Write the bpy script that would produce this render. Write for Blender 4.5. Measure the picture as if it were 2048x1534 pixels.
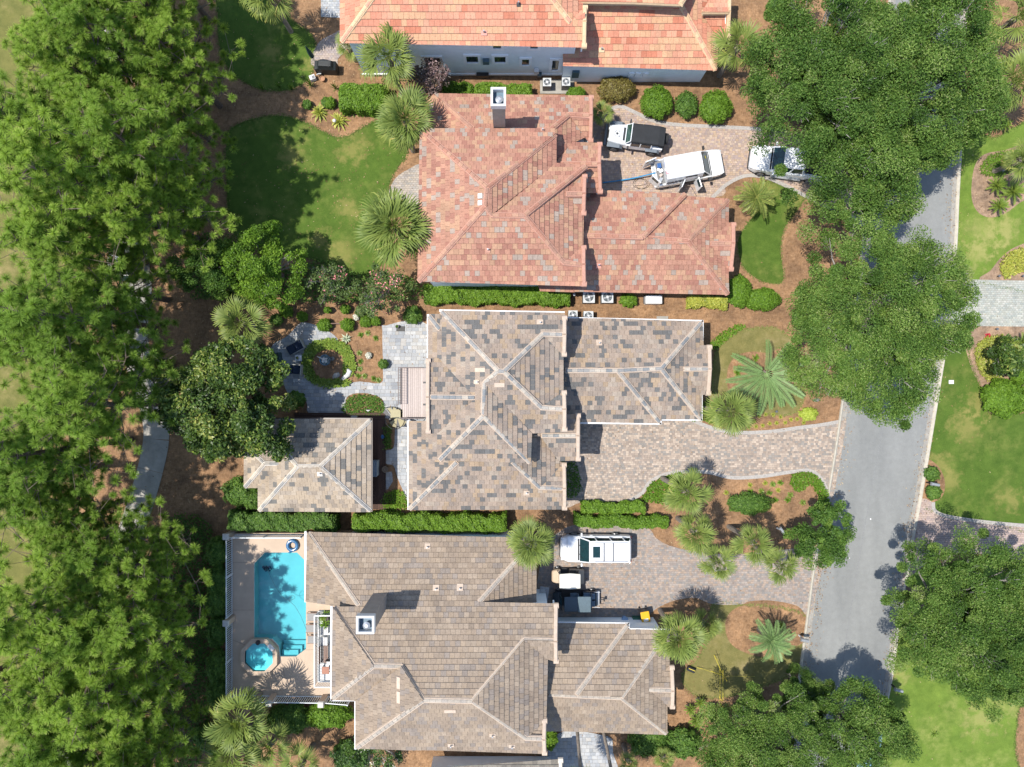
import bpy, math, random
import numpy as np
from mathutils import Vector, Matrix
R = math.radians
random.seed(7); rng = np.random.default_rng(7)
scene = bpy.context.scene
for o in list(bpy.data.objects): bpy.data.objects.remove(o)
# ---- camera: a drone 52 m up looking straight down; 27 photo pixels per metre on the ground
CH = 52.0; PS = 27.0
cam = bpy.data.cameras.new('camera'); cam.sensor_fit = 'HORIZONTAL'
cam.angle = 2*math.atan(1024/PS/CH); cam.clip_start = 1; cam.clip_end = 900
camo = bpy.data.objects.new('camera', cam); scene.collection.objects.link(camo)
camo.location = (0, 0, CH); scene.camera = camo
# ---- light
SUN_EL, SUN_AZ = 66.0, 3.0          # shadows run to +x, a touch to +y
world = bpy.data.worlds.new('World'); scene.world = world; world.use_nodes = True
wn = world.node_tree.nodes; wl = world.node_tree.links; wn.clear()
sky = wn.new('ShaderNodeTexSky'); sky.sky_type = 'NISHITA'; sky.sun_disc = False
sky.sun_elevation = R(SUN_EL); sky.sun_rotation = R(267); sky.air_density = 1.0; sky.dust_density = 0.6
bg = wn.new('ShaderNodeBackground'); bg.inputs[1].default_value = 0.15
wo = wn.new('ShaderNodeOutputWorld'); wl.new(sky.outputs[0], bg.inputs[0]); wl.new(bg.outputs[0], wo.inputs[0])
sl = bpy.data.lights.new('sun', 'SUN'); sl.energy = 4.1; sl.angle = R(0.53); sl.color = (1.0, 0.95, 0.87)
slo = bpy.data.objects.new('sun', sl); scene.collection.objects.link(slo)
sd = Vector((math.cos(R(SUN_EL))*math.cos(R(SUN_AZ)), math.cos(R(SUN_EL))*math.sin(R(SUN_AZ)), -math.sin(R(SUN_EL))))
slo.rotation_euler = sd.to_track_quat('-Z', 'Y').to_euler(); slo.location = (-20, 0, 60)
vs = scene.view_settings; vs.view_transform = 'Standard'; vs.look = 'None'; vs.exposure = 0.85; vs.gamma = 1; vs.use_curve_mapping = False

COL = scene.collection
def W(px, py, z=0.0):
    k = (1-z/CH)/PS
    return Vector(((px-1024)*k, (767-py)*k, z))
# ---------------------------------------------------------------- materials
MATS = {}
AK = .70    # one grey-card factor for hand-picked surface colours
def newmat(name):
    m = bpy.data.materials.new(name); m.use_nodes = True; nt = m.node_tree; nt.nodes.clear()
    out = nt.nodes.new('ShaderNodeOutputMaterial'); b = nt.nodes.new('ShaderNodeBsdfPrincipled')
    nt.links.new(b.outputs[0], out.inputs[0]); MATS[name] = m
    return m, nt, b, out
def N(nt, t, **kw):
    n = nt.nodes.new(t)
    for k, v in kw.items():
        if k.startswith('i_'): n.inputs[k[2:].replace('_', ' ')].default_value = v
        else: setattr(n, k, v)
    return n
def mixc(nt, a, b, fac, mode='MIX'):
    n = nt.nodes.new('ShaderNodeMix'); n.data_type = 'RGBA'; n.blend_type = mode
    for s, v in ((6, a), (7, b), (0, fac)):
        if isinstance(v, (int, float)): n.inputs[s].default_value = v
        elif isinstance(v, tuple): n.inputs[s].default_value = (*v, 1)
        else: nt.links.new(v, n.inputs[s])
    return n.outputs[2]
def pos(nt, obj=False):
    if obj: return N(nt, 'ShaderNodeTexCoord').outputs['Object']
    return N(nt, 'ShaderNodeNewGeometry').outputs['Position']
def noise(nt, scale, detail=4, rough=.6, vec=None, stretch=None, dist=0):
    v = vec if vec is not None else pos(nt)
    if stretch:
        mp = N(nt, 'ShaderNodeMapping'); mp.inputs['Scale'].default_value = stretch
        if len(stretch) > 3: pass
        nt.links.new(v, mp.inputs[0]); v = mp.outputs[0]
    n = N(nt, 'ShaderNodeTexNoise', i_Scale=scale, i_Detail=detail, i_Roughness=rough, i_Distortion=dist)
    nt.links.new(v, n.inputs['Vector']); return n.outputs[0]
def ramp(nt, fac, stops):
    r = N(nt, 'ShaderNodeValToRGB'); e = r.color_ramp.elements
    while len(e) < len(stops): e.new(.5)
    for i, (p, c) in enumerate(stops): e[i].position = p; e[i].color = (*c, 1) if len(c) == 3 else c
    nt.links.new(fac, r.inputs[0]); return r.outputs[0]
def bump(nt, b, h, strength=.5, dist=.02):
    n = N(nt, 'ShaderNodeBump', i_Strength=strength, i_Distance=dist)
    nt.links.new(h, n.inputs['Height']); nt.links.new(n.outputs[0], b.inputs['Normal'])
def plain(name, c, rough=.5, metal=0, spec=.5, var=.12, scale=6, bmp=0, obj=False):
    if name in MATS: return MATS[name]
    m, nt, b, o = newmat(name)
    v = pos(nt, obj); f = noise(nt, scale, 5, .65, v)
    c = tuple(x*AK for x in c); d = tuple(x*(1-var) for x in c); l = tuple(min(1, x*(1+var)) for x in c)
    nt.links.new(ramp(nt, f, [(.3, d), (.7, l)]), b.inputs['Base Color'])
    b.inputs['Roughness'].default_value = rough; b.inputs['Metallic'].default_value = metal
    b.inputs['Specular IOR Level'].default_value = spec
    if bmp: bump(nt, b, noise(nt, scale*6, 4, .6, v), bmp, .01)
    return m
def attrmat(name, rough=.8, var=.25, scale=9, streak=None, spec=.3, bmp=.15, stain=0):
    """base colour comes from the mesh's own colour attribute, broken up by grain"""
    if name in MATS: return MATS[name]
    m, nt, b, o = newmat(name)
    a = N(nt, 'ShaderNodeAttribute', attribute_name='Col')
    f = noise(nt, scale, 5, .7, None, streak)
    g = ramp(nt, f, [(.25, (1-var,)*3), (.75, (1+var*.6,)*3)])
    c = mixc(nt, a.outputs['Color'], g, 1.0, 'MULTIPLY')
    if stain:
        s = noise(nt, .55, 5, .6); s2 = ramp(nt, s, [(.42, (1, 1, 1)), (.72, (1-stain, 1-stain, 1-stain*.95))])
        c = mixc(nt, c, s2, 1.0, 'MULTIPLY')
    nt.links.new(c, b.inputs['Base Color'])
    b.inputs['Roughness'].default_value = rough; b.inputs['Specular IOR Level'].default_value = spec
    if bmp: bump(nt, b, f, bmp, .01)
    return m
def leafmat(name, stops, rough=.5, trans=.35, hue=.12, spec=.35):
    """two sided leaf: principled plus translucency; per-leaf tint from attribute, per-plant tint from the object's random"""
    if name in MATS: return MATS[name]
    m, nt, b, out = newmat(name)
    a = N(nt, 'ShaderNodeAttribute', attribute_name='Col')
    c = ramp(nt, a.outputs['Fac'], stops)
    oi = N(nt, 'ShaderNodeObjectInfo')
    v = ramp(nt, oi.outputs['Random'], [(0, (1-hue, 1-hue*.8, 1-hue)), (1, (1+hue, 1+hue*.6, 1+hue*.4))])
    c = mixc(nt, c, v, 1.0, 'MULTIPLY')
    nt.links.new(c, b.inputs['Base Color']); b.inputs['Roughness'].default_value = rough
    b.inputs['Specular IOR Level'].default_value = spec
    t = N(nt, 'ShaderNodeBsdfTranslucent'); nt.links.new(mixc(nt, c, (1.0, 1.0, .45), 1.0, 'MULTIPLY'), t.inputs[0])
    mx = N(nt, 'ShaderNodeMixShader'); mx.inputs[0].default_value = trans
    nt.links.new(b.outputs[0], mx.inputs[1]); nt.links.new(t.outputs[0], mx.inputs[2]); nt.links.new(mx.outputs[0], out.inputs[0])
    return m
# ---------------------------------------------------------------- mesh builder
class MB:
    def __init__(s): s.v = []; s.f = []; s.c = []; s.m = []; s.col = None; s.mi = 0
    def add(s, vs_, fs_, col=None):
        n = len(s.v); s.v.extend([tuple(p) for p in vs_])
        c = col if col is not None else s.col
        for f in fs_: s.f.append(tuple(i+n for i in f)); s.c.append(c); s.m.append(s.mi)
    def box(s, c, d, rz=0, col=None, M=None, taper=1.0):
        x, y, z = d[0]/2, d[1]/2, d[2]/2; t = taper
        P = [(-x, -y, -z), (x, -y, -z), (x, y, -z), (-x, y, -z), (-x*t, -y*t, z), (x*t, -y*t, z), (x*t, y*t, z), (-x*t, y*t, z)]
        T = Matrix.Translation(c) @ Matrix.Rotation(rz, 4, 'Z')
        if M is not None: T = M @ T
        s.add([T @ Vector(p) for p in P], [(3, 2, 1, 0), (4, 5, 6, 7), (0, 1, 5, 4), (1, 2, 6, 5), (2, 3, 7, 6), (3, 0, 4, 7)], col)
    def prism(s, poly, z0, z1, col=None, bottom=False):
        n = len(poly); P = [(p[0], p[1], z0) for p in poly]+[(p[0], p[1], z1) for p in poly]
        F = [tuple(range(n, 2*n))]+[(i, (i+1) % n, n+(i+1) % n, n+i) for i in range(n)]
        if bottom: F.append(tuple(range(n-1, -1, -1)))
        s.add(P, F, col)
    def tube(s, path, r, n=6, col=None, cap=True):
        path = [Vector(p) for p in path]; m = len(path)
        rr = r if isinstance(r, (list, tuple)) else [r]*m
        P = []; F = []
        for i, p in enumerate(path):
            d = (path[min(i+1, m-1)]-path[max(i-1, 0)]).normalized()
            a = d.cross(Vector((0, 0, 1)));
            if a.length < 1e-3: a = d.cross(Vector((1, 0, 0)))
            a.normalize(); b = d.cross(a)
            for k in range(n):
                t = 2*math.pi*k/n; P.append(p+(a*math.cos(t)+b*math.sin(t))*rr[i])
        for i in range(m-1):
            for k in range(n): F.append((i*n+k, i*n+(k+1) % n, (i+1)*n+(k+1) % n, (i+1)*n+k))
        if cap: F.append(tuple(range(n-1, -1, -1))); F.append(tuple((m-1)*n+k for k in range(n)))
        s.add(P, F, col)
    def cyl(s, c, r, h, n=16, col=None, r2=None, axis='Z', M=None):
        r2 = r if r2 is None else r2; P = []
        for (rad, z) in ((r, -h/2), (r2, h/2)):
            for k in range(n):
                t = 2*math.pi*k/n; p = Vector((rad*math.cos(t), rad*math.sin(t), z))
                if axis == 'Y': p = Vector((p.x, p.z, p.y))
                if axis == 'X': p = Vector((p.z, p.x, p.y))
                p = p+Vector(c); P.append(M @ p if M is not None else p)
        s.add(P, [tuple(range(n-1, -1, -1)), tuple(range(n, 2*n))]+[(k, (k+1) % n, n+(k+1) % n, n+k) for k in range(n)], col)
    def lathe(s, c, prof, n=20, col=None):
        P = []; F = []; m = len(prof)
        for (r, z) in prof:
            for k in range(n):
                t = 2*math.pi*k/n; P.append((c[0]+r*math.cos(t), c[1]+r*math.sin(t), c[2]+z))
        for i in range(m-1):
            for k in range(n): F.append((i*n+k, i*n+(k+1) % n, (i+1)*n+(k+1) % n, (i+1)*n+k))
        s.add(P, F, col)
    def loft(s, rings, col=None, cap=True):
        n = len(rings[0]); P = [p for r in rings for p in r]; F = []
        for i in range(len(rings)-1):
            for k in range(n): F.append((i*n+k, i*n+(k+1) % n, (i+1)*n+(k+1) % n, (i+1)*n+k))
        if cap: F.append(tuple(range(n-1, -1, -1))); F.append(tuple((len(rings)-1)*n+k for k in range(n)))
        s.add(P, F, col)
    def mesh(s, name, mats):
        me = bpy.data.meshes.new(name); me.from_pydata(s.v, [], s.f)
        for m in (mats if isinstance(mats, (list, tuple)) else [mats]): me.materials.append(m)
        if any(s.m): me.polygons.foreach_set('material_index', s.m)
        if any(c is not None for c in s.c):
            lt = np.empty(len(s.f), int); me.polygons.foreach_get('loop_total', lt)
            cc = np.array([(*(c if c is not None else (1, 1, 1)), 1.0) for c in s.c], np.float32)
            a = me.color_attributes.new('Col', 'FLOAT_COLOR', 'CORNER'); a.data.foreach_set('color', np.repeat(cc, lt, 0).ravel())
        me.update(); return me
    def build(s, name, mats, parent=None, world=False, smooth=False, bevel=0, kind=None, recalc=False):
        me = s.mesh(name, mats)
        if recalc:
            import bmesh
            bm = bmesh.new(); bm.from_mesh(me); bmesh.ops.recalc_face_normals(bm, faces=bm.faces); bm.to_mesh(me); bm.free()
        return link(name, me, parent, world, smooth, bevel, kind)
def link(name, me, parent=None, world=False, smooth=False, bevel=0, kind=None):
    o = bpy.data.objects.new(name, me); COL.objects.link(o)
    if smooth: me.polygons.foreach_set('use_smooth', [True]*len(me.polygons))
    if bevel:
        b = o.modifiers.new('bevel', 'BEVEL'); b.width = bevel; b.segments = 2; b.limit_method = 'ANGLE'; b.angle_limit = R(35)
    if parent is not None:
        o.parent = parent
        if world: o.matrix_parent_inverse = parent.matrix_basis.inverted()
    if kind: o['kind'] = kind
    return o
def tag(o, label=None, cat=None, group=None, kind=None):
    if label: o['label'] = label
    if cat: o['category'] = cat
    if group: o['group'] = group
    if kind: o['kind'] = kind
    return o
def thing(name, label, cat, loc=(0, 0, 0), rz=0, group=None):
    o = bpy.data.objects.new(name, None); COL.objects.link(o); o.empty_display_size = .3
    o.location = loc; o.rotation_euler = (0, 0, rz); return tag(o, label, cat, group)
def copy_tree(o, parent=None):
    c = o.copy(); COL.objects.link(c)
    if parent is not None: c.parent = parent
    for ch in list(o.children): copy_tree(ch, c)
    return c
def dup(o, loc, rz=0, label=None, sc=None):
    c = copy_tree(o); c.location = loc; c.rotation_euler = (0, 0, rz)
    if label: c['label'] = label
    if sc: c.scale = (sc, sc, sc) if isinstance(sc, (int, float)) else sc
    return c
# smooth closed outline through picked points
def smooth_poly(pts, n=5, closed=True):
    P = [Vector((p[0], p[1])) for p in pts]; m = len(P); out = []
    for i in range(m if closed else m-1):
        g = (lambda j: P[j % m]) if closed else (lambda j: P[max(0, min(m-1, j))])
        a, b, c, d = g(i-1), g(i), g(i+1), g(i+2)
        for k in range(n):
            t = k/n
            out.append(.5*((2*b)+(c-a)*t+(2*a-5*b+4*c-d)*t*t+(3*b-a-3*c+d)*t**3))
    if not closed: out.append(P[-1])
    return out
def clip_rect(poly, x0, x1, y0, y1):
    for ax, lim, sg in ((0, x0, 1), (0, x1, -1), (1, y0, 1), (1, y1, -1)):
        out = []; n = len(poly)
        for i in range(n):
            a = poly[i]; b = poly[(i+1) % n]; da = (a[ax]-lim)*sg; db = (b[ax]-lim)*sg
            if da >= 0: out.append(a)
            if (da >= 0) != (db >= 0):
                t = da/(da-db); out.append((a[0]+(b[0]-a[0])*t, a[1]+(b[1]-a[1])*t))
        poly = out
        if len(poly) < 3: return []
    return poly
def parea(p): return .5*abs(sum(p[i][0]*p[(i+1) % len(p)][1]-p[(i+1) % len(p)][0]*p[i][1] for i in range(len(p))))
def inside(p, poly):
    x, y = p; r = False; n = len(poly); j = n-1
    for i in range(n):
        xi, yi = poly[i][0], poly[i][1]; xj, yj = poly[j][0], poly[j][1]
        if (yi > y) != (yj > y) and x < (xj-xi)*(y-yi)/(yj-yi)+xi: r = not r
        j = i
    return r
def ground(pts, sm=True, n=5): # picked photo points on the ground -> world xy
    q = [W(*p) for p in pts]
    return smooth_poly(q, n) if sm else [Vector((p.x, p.y)) for p in q]
def sheet(name, poly, z, m, kind='structure', thick=0.0, parent=None):
    from mathutils.geometry import tessellate_polygon
    b = MB(); P = [(p[0], p[1], z) for p in poly]
    tri = tessellate_polygon([[Vector(p) for p in P]])
    F = []
    for t in tri:
        a, c, d = [Vector(P[i]) for i in t]
        F.append(t if (c-a).cross(d-a).z > 0 else (t[0], t[2], t[1]))
    b.add(P, F)
    if thick:
        k = len(P); Q = P+[(p[0], p[1], z-thick) for p in P]
        b.add(Q, [(i, (i+1) % k, k+(i+1) % k, k+i) for i in range(k)])
    return b.build(name, m, parent, kind=kind)
# ================================================================ GROUND
def lawn_mat(name, g1, g2, dry, dryamt=.5, seed=0.0, spots=()):
    m, nt, b, o = newmat(name)
    p = pos(nt); mp = N(nt, 'ShaderNodeMapping'); mp.inputs['Location'].default_value = (seed, seed*1.7, 0); nt.links.new(p, mp.inputs[0]); v = mp.outputs[0]
    big = noise(nt, .35, 5, .62, v); mid = noise(nt, 1.6, 5, .65, v); fine = noise(nt, 16, 4, .75, v)
    c = ramp(nt, fine, [(.28, tuple(x*.62 for x in g1)), (.5, g1), (.74, g2)])
    c = mixc(nt, c, ramp(nt, mid, [(.3, tuple(x*.8 for x in g1)), (.7, g2)]), .45)
    d = mixc(nt, tuple(x*.78 for x in dry), dry, fine)
    f1 = ramp(nt, big, [(.5-.02, (0,)*3), (.72, (1,)*3)]); f2 = ramp(nt, mid, [(.40, (0,)*3), (.66, (1,)*3)])
    f = mixc(nt, f1, f2, 1.0, 'MULTIPLY'); f = mixc(nt, f, (dryamt,)*3, 1.0, 'MULTIPLY')
    c = mixc(nt, c, ramp(nt, noise(nt, .9, 4, .7, v), [(.3, (.80, .84, .8)), (.7, (1.18, 1.12, 1.1))]), 1.0, 'MULTIPLY')
    for (px, py, r) in spots:   # worn patches that stay where they are
        w = W(px, py); dn = N(nt, 'ShaderNodeVectorMath', operation='DISTANCE'); nt.links.new(p, dn.inputs[0]); dn.inputs[1].default_value = (w.x, w.y, 0)
        ad = N(nt, 'ShaderNodeMath', operation='MULTIPLY_ADD'); nt.links.new(mid, ad.inputs[0]); ad.inputs[1].default_value = r*4.5; ad.inputs[2].default_value = -r*2.2
        sm = N(nt, 'ShaderNodeMath', operation='ADD'); nt.links.new(dn.outputs['Value'], sm.inputs[0]); nt.links.new(ad.outputs[0], sm.inputs[1])
        mr = N(nt, 'ShaderNodeMapRange'); mr.inputs[1].default_value = r*.25; mr.inputs[2].default_value = r*1.15; mr.inputs[3].default_value = .6; mr.inputs[4].default_value = 0; nt.links.new(sm.outputs[0], mr.inputs[0])
        f = mixc(nt, f, (1.0, 1.0, 1.0), mr.outputs[0])
    nt.links.new(mixc(nt, c, d, f), b.inputs['Base Color'])
    b.inputs['Roughness'].default_value = .95; b.inputs['Specular IOR Level'].default_value = .1
    bump(nt, b, noise(nt, 22, 5, .8, v), .7, .05); return m
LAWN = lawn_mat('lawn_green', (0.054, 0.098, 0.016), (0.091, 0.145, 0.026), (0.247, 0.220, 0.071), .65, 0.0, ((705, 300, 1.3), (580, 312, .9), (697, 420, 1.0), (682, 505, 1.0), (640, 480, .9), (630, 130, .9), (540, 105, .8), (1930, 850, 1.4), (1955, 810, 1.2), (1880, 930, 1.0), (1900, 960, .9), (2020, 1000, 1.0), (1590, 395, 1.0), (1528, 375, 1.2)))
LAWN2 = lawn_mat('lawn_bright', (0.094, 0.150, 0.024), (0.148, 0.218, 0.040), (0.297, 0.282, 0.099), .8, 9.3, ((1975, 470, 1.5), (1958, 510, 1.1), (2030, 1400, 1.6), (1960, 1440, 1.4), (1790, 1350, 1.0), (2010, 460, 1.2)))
LAWN3 = lawn_mat('lawn_dry', (0.136, 0.128, 0.044), (0.200, 0.176, 0.072), (0.288, 0.224, 0.120), .9, 4.1)
LAWN4 = lawn_mat('rough_grass', (0.114, 0.119, 0.035), (0.185, 0.176, 0.057), (0.317, 0.238, 0.114), 1.0, 2.2)
def mulch_mat(name, a, bb, c2, seed=0):
    m, nt, b, o = newmat(name)
    p = pos(nt); v1 = noise(nt, 9, 6, .75, p, (1.0, .45, 1)); v2 = noise(nt, 7, 6, .75, p, (.4, 1.0, 1)); big = noise(nt, .5+seed, 4, .6, p)
    c = ramp(nt, v1, [(.30, a), (.5, bb), (.72, c2)])
    c = mixc(nt, c, ramp(nt, v2, [(.32, a), (.55, bb), (.75, c2)]), .5)
    c = mixc(nt, c, ramp(nt, big, [(.28, (.62, .62, .65)), (.72, (1.28, 1.24, 1.2))]), 1.0, 'MULTIPLY'); c = mixc(nt, c, ramp(nt, noise(nt, 2.3, 5, .75, p), [(.32, (.66, .66, .68)), (.5, (1.0, 1.0, 1.0)), (.7, (1.25, 1.22, 1.16))]), 1.0, 'MULTIPLY')
    sp = N(nt, 'ShaderNodeTexVoronoi', i_Scale=5.5); nt.links.new(p, sp.inputs['Vector'])
    c = mixc(nt, c, tuple(min(1, x*1.7) for x in c2), ramp(nt, sp.outputs['Distance'], [(.06, (.55,)*3), (.12, (0,)*3)]))
    nt.links.new(c, b.inputs['Base Color']); b.inputs['Roughness'].default_value = 1; b.inputs['Specular IOR Level'].default_value = .05
    bump(nt, b, v1, .8, .05); return m
MULCH = mulch_mat('pine_straw', (0.119, 0.069, 0.036), (0.231, 0.140, 0.078), (0.329, 0.224, 0.140))
MULCH2 = mulch_mat('pale_bark', (0.168, 0.112, 0.073), (0.252, 0.178, 0.122), (0.350, 0.266, 0.196), .2)
CONC = plain('path_concrete', (.36, .34, .30), .9, var=.2, scale=1.5, bmp=.2)
KERB = plain('kerb_concrete', (.50, .46, .38), .9, var=.16, scale=3, bmp=.1)
def asphalt():
    m, nt, b, o = newmat('asphalt')
    f = noise(nt, 28, 4, .8); g = noise(nt, .45, 4, .6, None, (1, .25, 1)); h = noise(nt, 2.5, 5, .7)
    c = ramp(nt, f, [(.3, (0.155, 0.161, 0.156)), (.7, (0.205, 0.209, 0.203))])
    c = mixc(nt, c, ramp(nt, g, [(.3, (.82, .82, .82)), (.7, (1.11, 1.10, 1.09))]), 1.0, 'MULTIPLY')
    c = mixc(nt, c, ramp(nt, h, [(.3, (.90,)*3), (.7, (1.06,)*3)]), 1.0, 'MULTIPLY')
    nt.links.new(c, b.inputs['Base Color']); b.inputs['Roughness'].default_value = .9
    bump(nt, b, f, .3, .01); return m
ASPH = asphalt()
PAVE = attrmat('paver_stone', .9, .22, 14, bmp=.2, stain=.12)
BED = plain('paving_sand', (.26, .23, .20), 1, var=.2, scale=8)

gp = [(-260, -220), (260, -220), (260, 220), (-260, 220)]
sheet('ground', [Vector(p) for p in gp], -.03, LAWN4)
sheet('mulch_beds', [Vector(p) for p in [(-62, -48), (62, -48), (62, 48), (-62, 48)]], 0.0, MULCH)
Z1 = .006; Z2 = .012; Z3 = .018
FRINGE = []
def lawn(name, pts, m, z=Z1, thick=0):
    p = ground(pts)
    if m is not LAWN4: FRINGE.append((p, m))
    return sheet(name, p, z, m)
lawn('fairway_grass', [(-300, -300), (60, -300), (110, -60), (150, 60), (165, 200), (140, 330), (150, 480), (170, 600), (150, 760), (112, 860), (100, 1000), (120, 1130), (140, 1260), (110, 1400), (60, 1560), (20, 1900), (-300, 1900)], LAWN4)
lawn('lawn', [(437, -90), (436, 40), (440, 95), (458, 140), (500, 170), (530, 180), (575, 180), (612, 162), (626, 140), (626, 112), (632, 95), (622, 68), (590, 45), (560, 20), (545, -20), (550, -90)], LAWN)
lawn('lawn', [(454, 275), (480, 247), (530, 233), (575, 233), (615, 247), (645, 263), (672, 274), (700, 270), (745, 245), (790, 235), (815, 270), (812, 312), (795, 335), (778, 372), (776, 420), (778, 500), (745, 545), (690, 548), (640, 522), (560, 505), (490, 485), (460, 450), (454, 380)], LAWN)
lawn('lawn', [(1428, 790), (1425, 740), (1436, 695), (1470, 664), (1520, 655), (1560, 660), (1592, 690), (1606, 740), (1608, 795), (1590, 826), (1555, 831), (1510, 822), (1470, 815)], LAWN3)
sheet('palm_bed', ground([(1458, 782), (1455, 740), (1472, 712), (1505, 703), (1540, 705), (1580, 685), (1612, 690), (1618, 735), (1598, 752), (1578, 775), (1545, 780), (1520, 792), (1488, 800)]), Z2, MULCH)
lawn('lawn', [(1520, 365), (1545, 362), (1580, 378), (1608, 396), (1590, 425), (1568, 458), (1561, 500), (1566, 560), (1540, 566), (1510, 555), (1485, 530), (1476, 495), (1480, 470), (1500, 440), (1518, 415), (1512, 385)], LAWN)
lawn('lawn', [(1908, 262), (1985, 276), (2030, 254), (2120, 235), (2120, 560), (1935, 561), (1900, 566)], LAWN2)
sheet('cycad_bed', ground([(2120, 275), (2048, 288), (2010, 300), (1970, 308), (1950, 330), (1943, 370), (1945, 405), (1960, 428), (1985, 435), (2015, 424), (2050, 400), (2120, 380)]), Z2, MULCH2)
sheet('driveway_bed', ground([(2120, 470), (2040, 490), (2005, 512), (1982, 540), (1966, 561), (2120, 564)]), Z2, MULCH2)
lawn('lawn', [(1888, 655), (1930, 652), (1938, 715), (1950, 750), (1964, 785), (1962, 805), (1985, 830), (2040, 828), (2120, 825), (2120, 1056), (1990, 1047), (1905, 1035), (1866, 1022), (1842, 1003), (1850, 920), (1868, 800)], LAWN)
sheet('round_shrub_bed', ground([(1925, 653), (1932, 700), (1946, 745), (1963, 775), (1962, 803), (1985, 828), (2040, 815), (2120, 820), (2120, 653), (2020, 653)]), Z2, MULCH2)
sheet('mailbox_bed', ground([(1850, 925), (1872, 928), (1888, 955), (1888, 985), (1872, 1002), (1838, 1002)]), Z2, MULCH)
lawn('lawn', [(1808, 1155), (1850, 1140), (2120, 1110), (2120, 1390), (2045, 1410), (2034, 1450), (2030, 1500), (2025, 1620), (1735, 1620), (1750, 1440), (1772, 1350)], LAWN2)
lawn('lawn', [(1425, 1209), (1490, 1209), (1560, 1215), (1618, 1240), (1610, 1330), (1560, 1360), (1510, 1376), (1450, 1394), (1400, 1393), (1372, 1374), (1365, 1345), (1395, 1318), (1420, 1262)], LAWN3)
sheet('round_palm_bed', ground([(1450, 1250), (1463, 1222), (1500, 1206), (1545, 1203), (1590, 1212), (1618, 1240), (1616, 1275), (1592, 1292), (1562, 1294), (1530, 1313), (1490, 1305), (1460, 1285)]), Z2, MULCH)
# ---- road with rolled kerbs
RL = [(1800, -160), (1790, 0), (1772, 200), (1743, 430), (1717, 640), (1689, 850), (1665, 1000), (1643, 1110), (1635, 1160), (1622, 1260), (1606, 1380), (1588, 1540), (1575, 1700)]
RR = [(1930, -160), (1922, 0), (1914, 200), (1910, 290), (1904, 400), (1900, 490), (1887, 640), (1867, 770), (1845, 905), (1829, 1000), (1815, 1072), (1801, 1160), (1788, 1235), (1772, 1350), (1756, 1430), (1738, 1540), (1722, 1700)]
rl = smooth_poly([W(*p) for p in RL], 6, False); rr_ = smooth_poly([W(*p) for p in RR], 6, False)
sheet('road', rl+rr_[::-1], Z1+.004, ASPH)
def ribbon(path, prof, m, name, side=1):
    """sweep a kerb profile [(offset outwards, z)] along a path"""
    b = MB(); P = []; n = len(prof); path = [Vector((p[0], p[1])) for p in path]
    for i, p in enumerate(path):
        d = (path[min(i+1, len(path)-1)]-path[max(0, i-1)]).normalized(); nn = Vector((-d.y, d.x))*side
        for (o, z) in prof: q = p+nn*o; P.append((q.x, q.y, z))
    F = [(i*n+k, i*n+k+1, (i+1)*n+k+1, (i+1)*n+k) for i in range(len(path)-1) for k in range(n-1)]
    b.add(P, F); return b
prof = [(.27, .018), (.34, .10), (.40, .125), (.47, .12), (.50, -.02)]
gut = [(-.04, .004), (-.03, .02), (.275, .02)]
GUT = plain('gutter_concrete', (.33, .31, .275), .9, var=.2, scale=2.5)
for (pth, sd_, nm) in ((rl, -1, 'kerb'), (rr_, 1, 'kerb')):
    ribbon(pth, prof, KERB, nm, sd_).build(nm, KERB, kind='structure', recalc=True); ribbon(pth, gut, GUT, 'gutter', sd_).build('gutter', GUT, kind='structure', recalc=True)
# ---- cart path of separate concrete slabs under the pines
cp = smooth_poly([W(*p) for p in [(215, -60), (214, 60), (222, 160), (236, 250), (252, 340), (266, 430), (272, 520), (278, 580), (270, 660), (280, 740), (302, 800), (313, 870), (298, 950), (270, 1040), (238, 1130), (214, 1220), (190, 1320), (160, 1430), (130, 1560)]], 9, False)
pth = thing('cart_path', 'winding concrete cart path of jointed slabs under the pines', 'path', (0, 0, 0)); pth['kind'] = 'structure'
acc = 0; cur = [cp[0]]; slabs = []
for a, b_ in zip(cp, cp[1:]):
    acc += (b_-a).length; cur.append(b_)
    if acc > 2.3: slabs.append(cur); cur = [b_]; acc = 0
for s_ in slabs:
    d0 = (s_[1]-s_[0]).normalized(); d1 = (s_[-1]-s_[-2]).normalized(); wv = .95; L = []; Rr = []
    s2 = [s_[0]+d0*.015]+list(s_[1:-1])+[s_[-1]-d1*.015]
    for i, p in enumerate(s2):
        d = (s2[min(i+1, len(s2)-1)]-s2[max(i-1, 0)]).normalized(); nn = Vector((-d.y, d.x)); L.append(p+nn*wv); Rr.append(p-nn*wv)
    b = MB(); zz = .035+random.uniform(-.006, .006); b.prism(Rr+L[::-1], -.02, zz); b.build('slab', CONC, pth)
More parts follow.
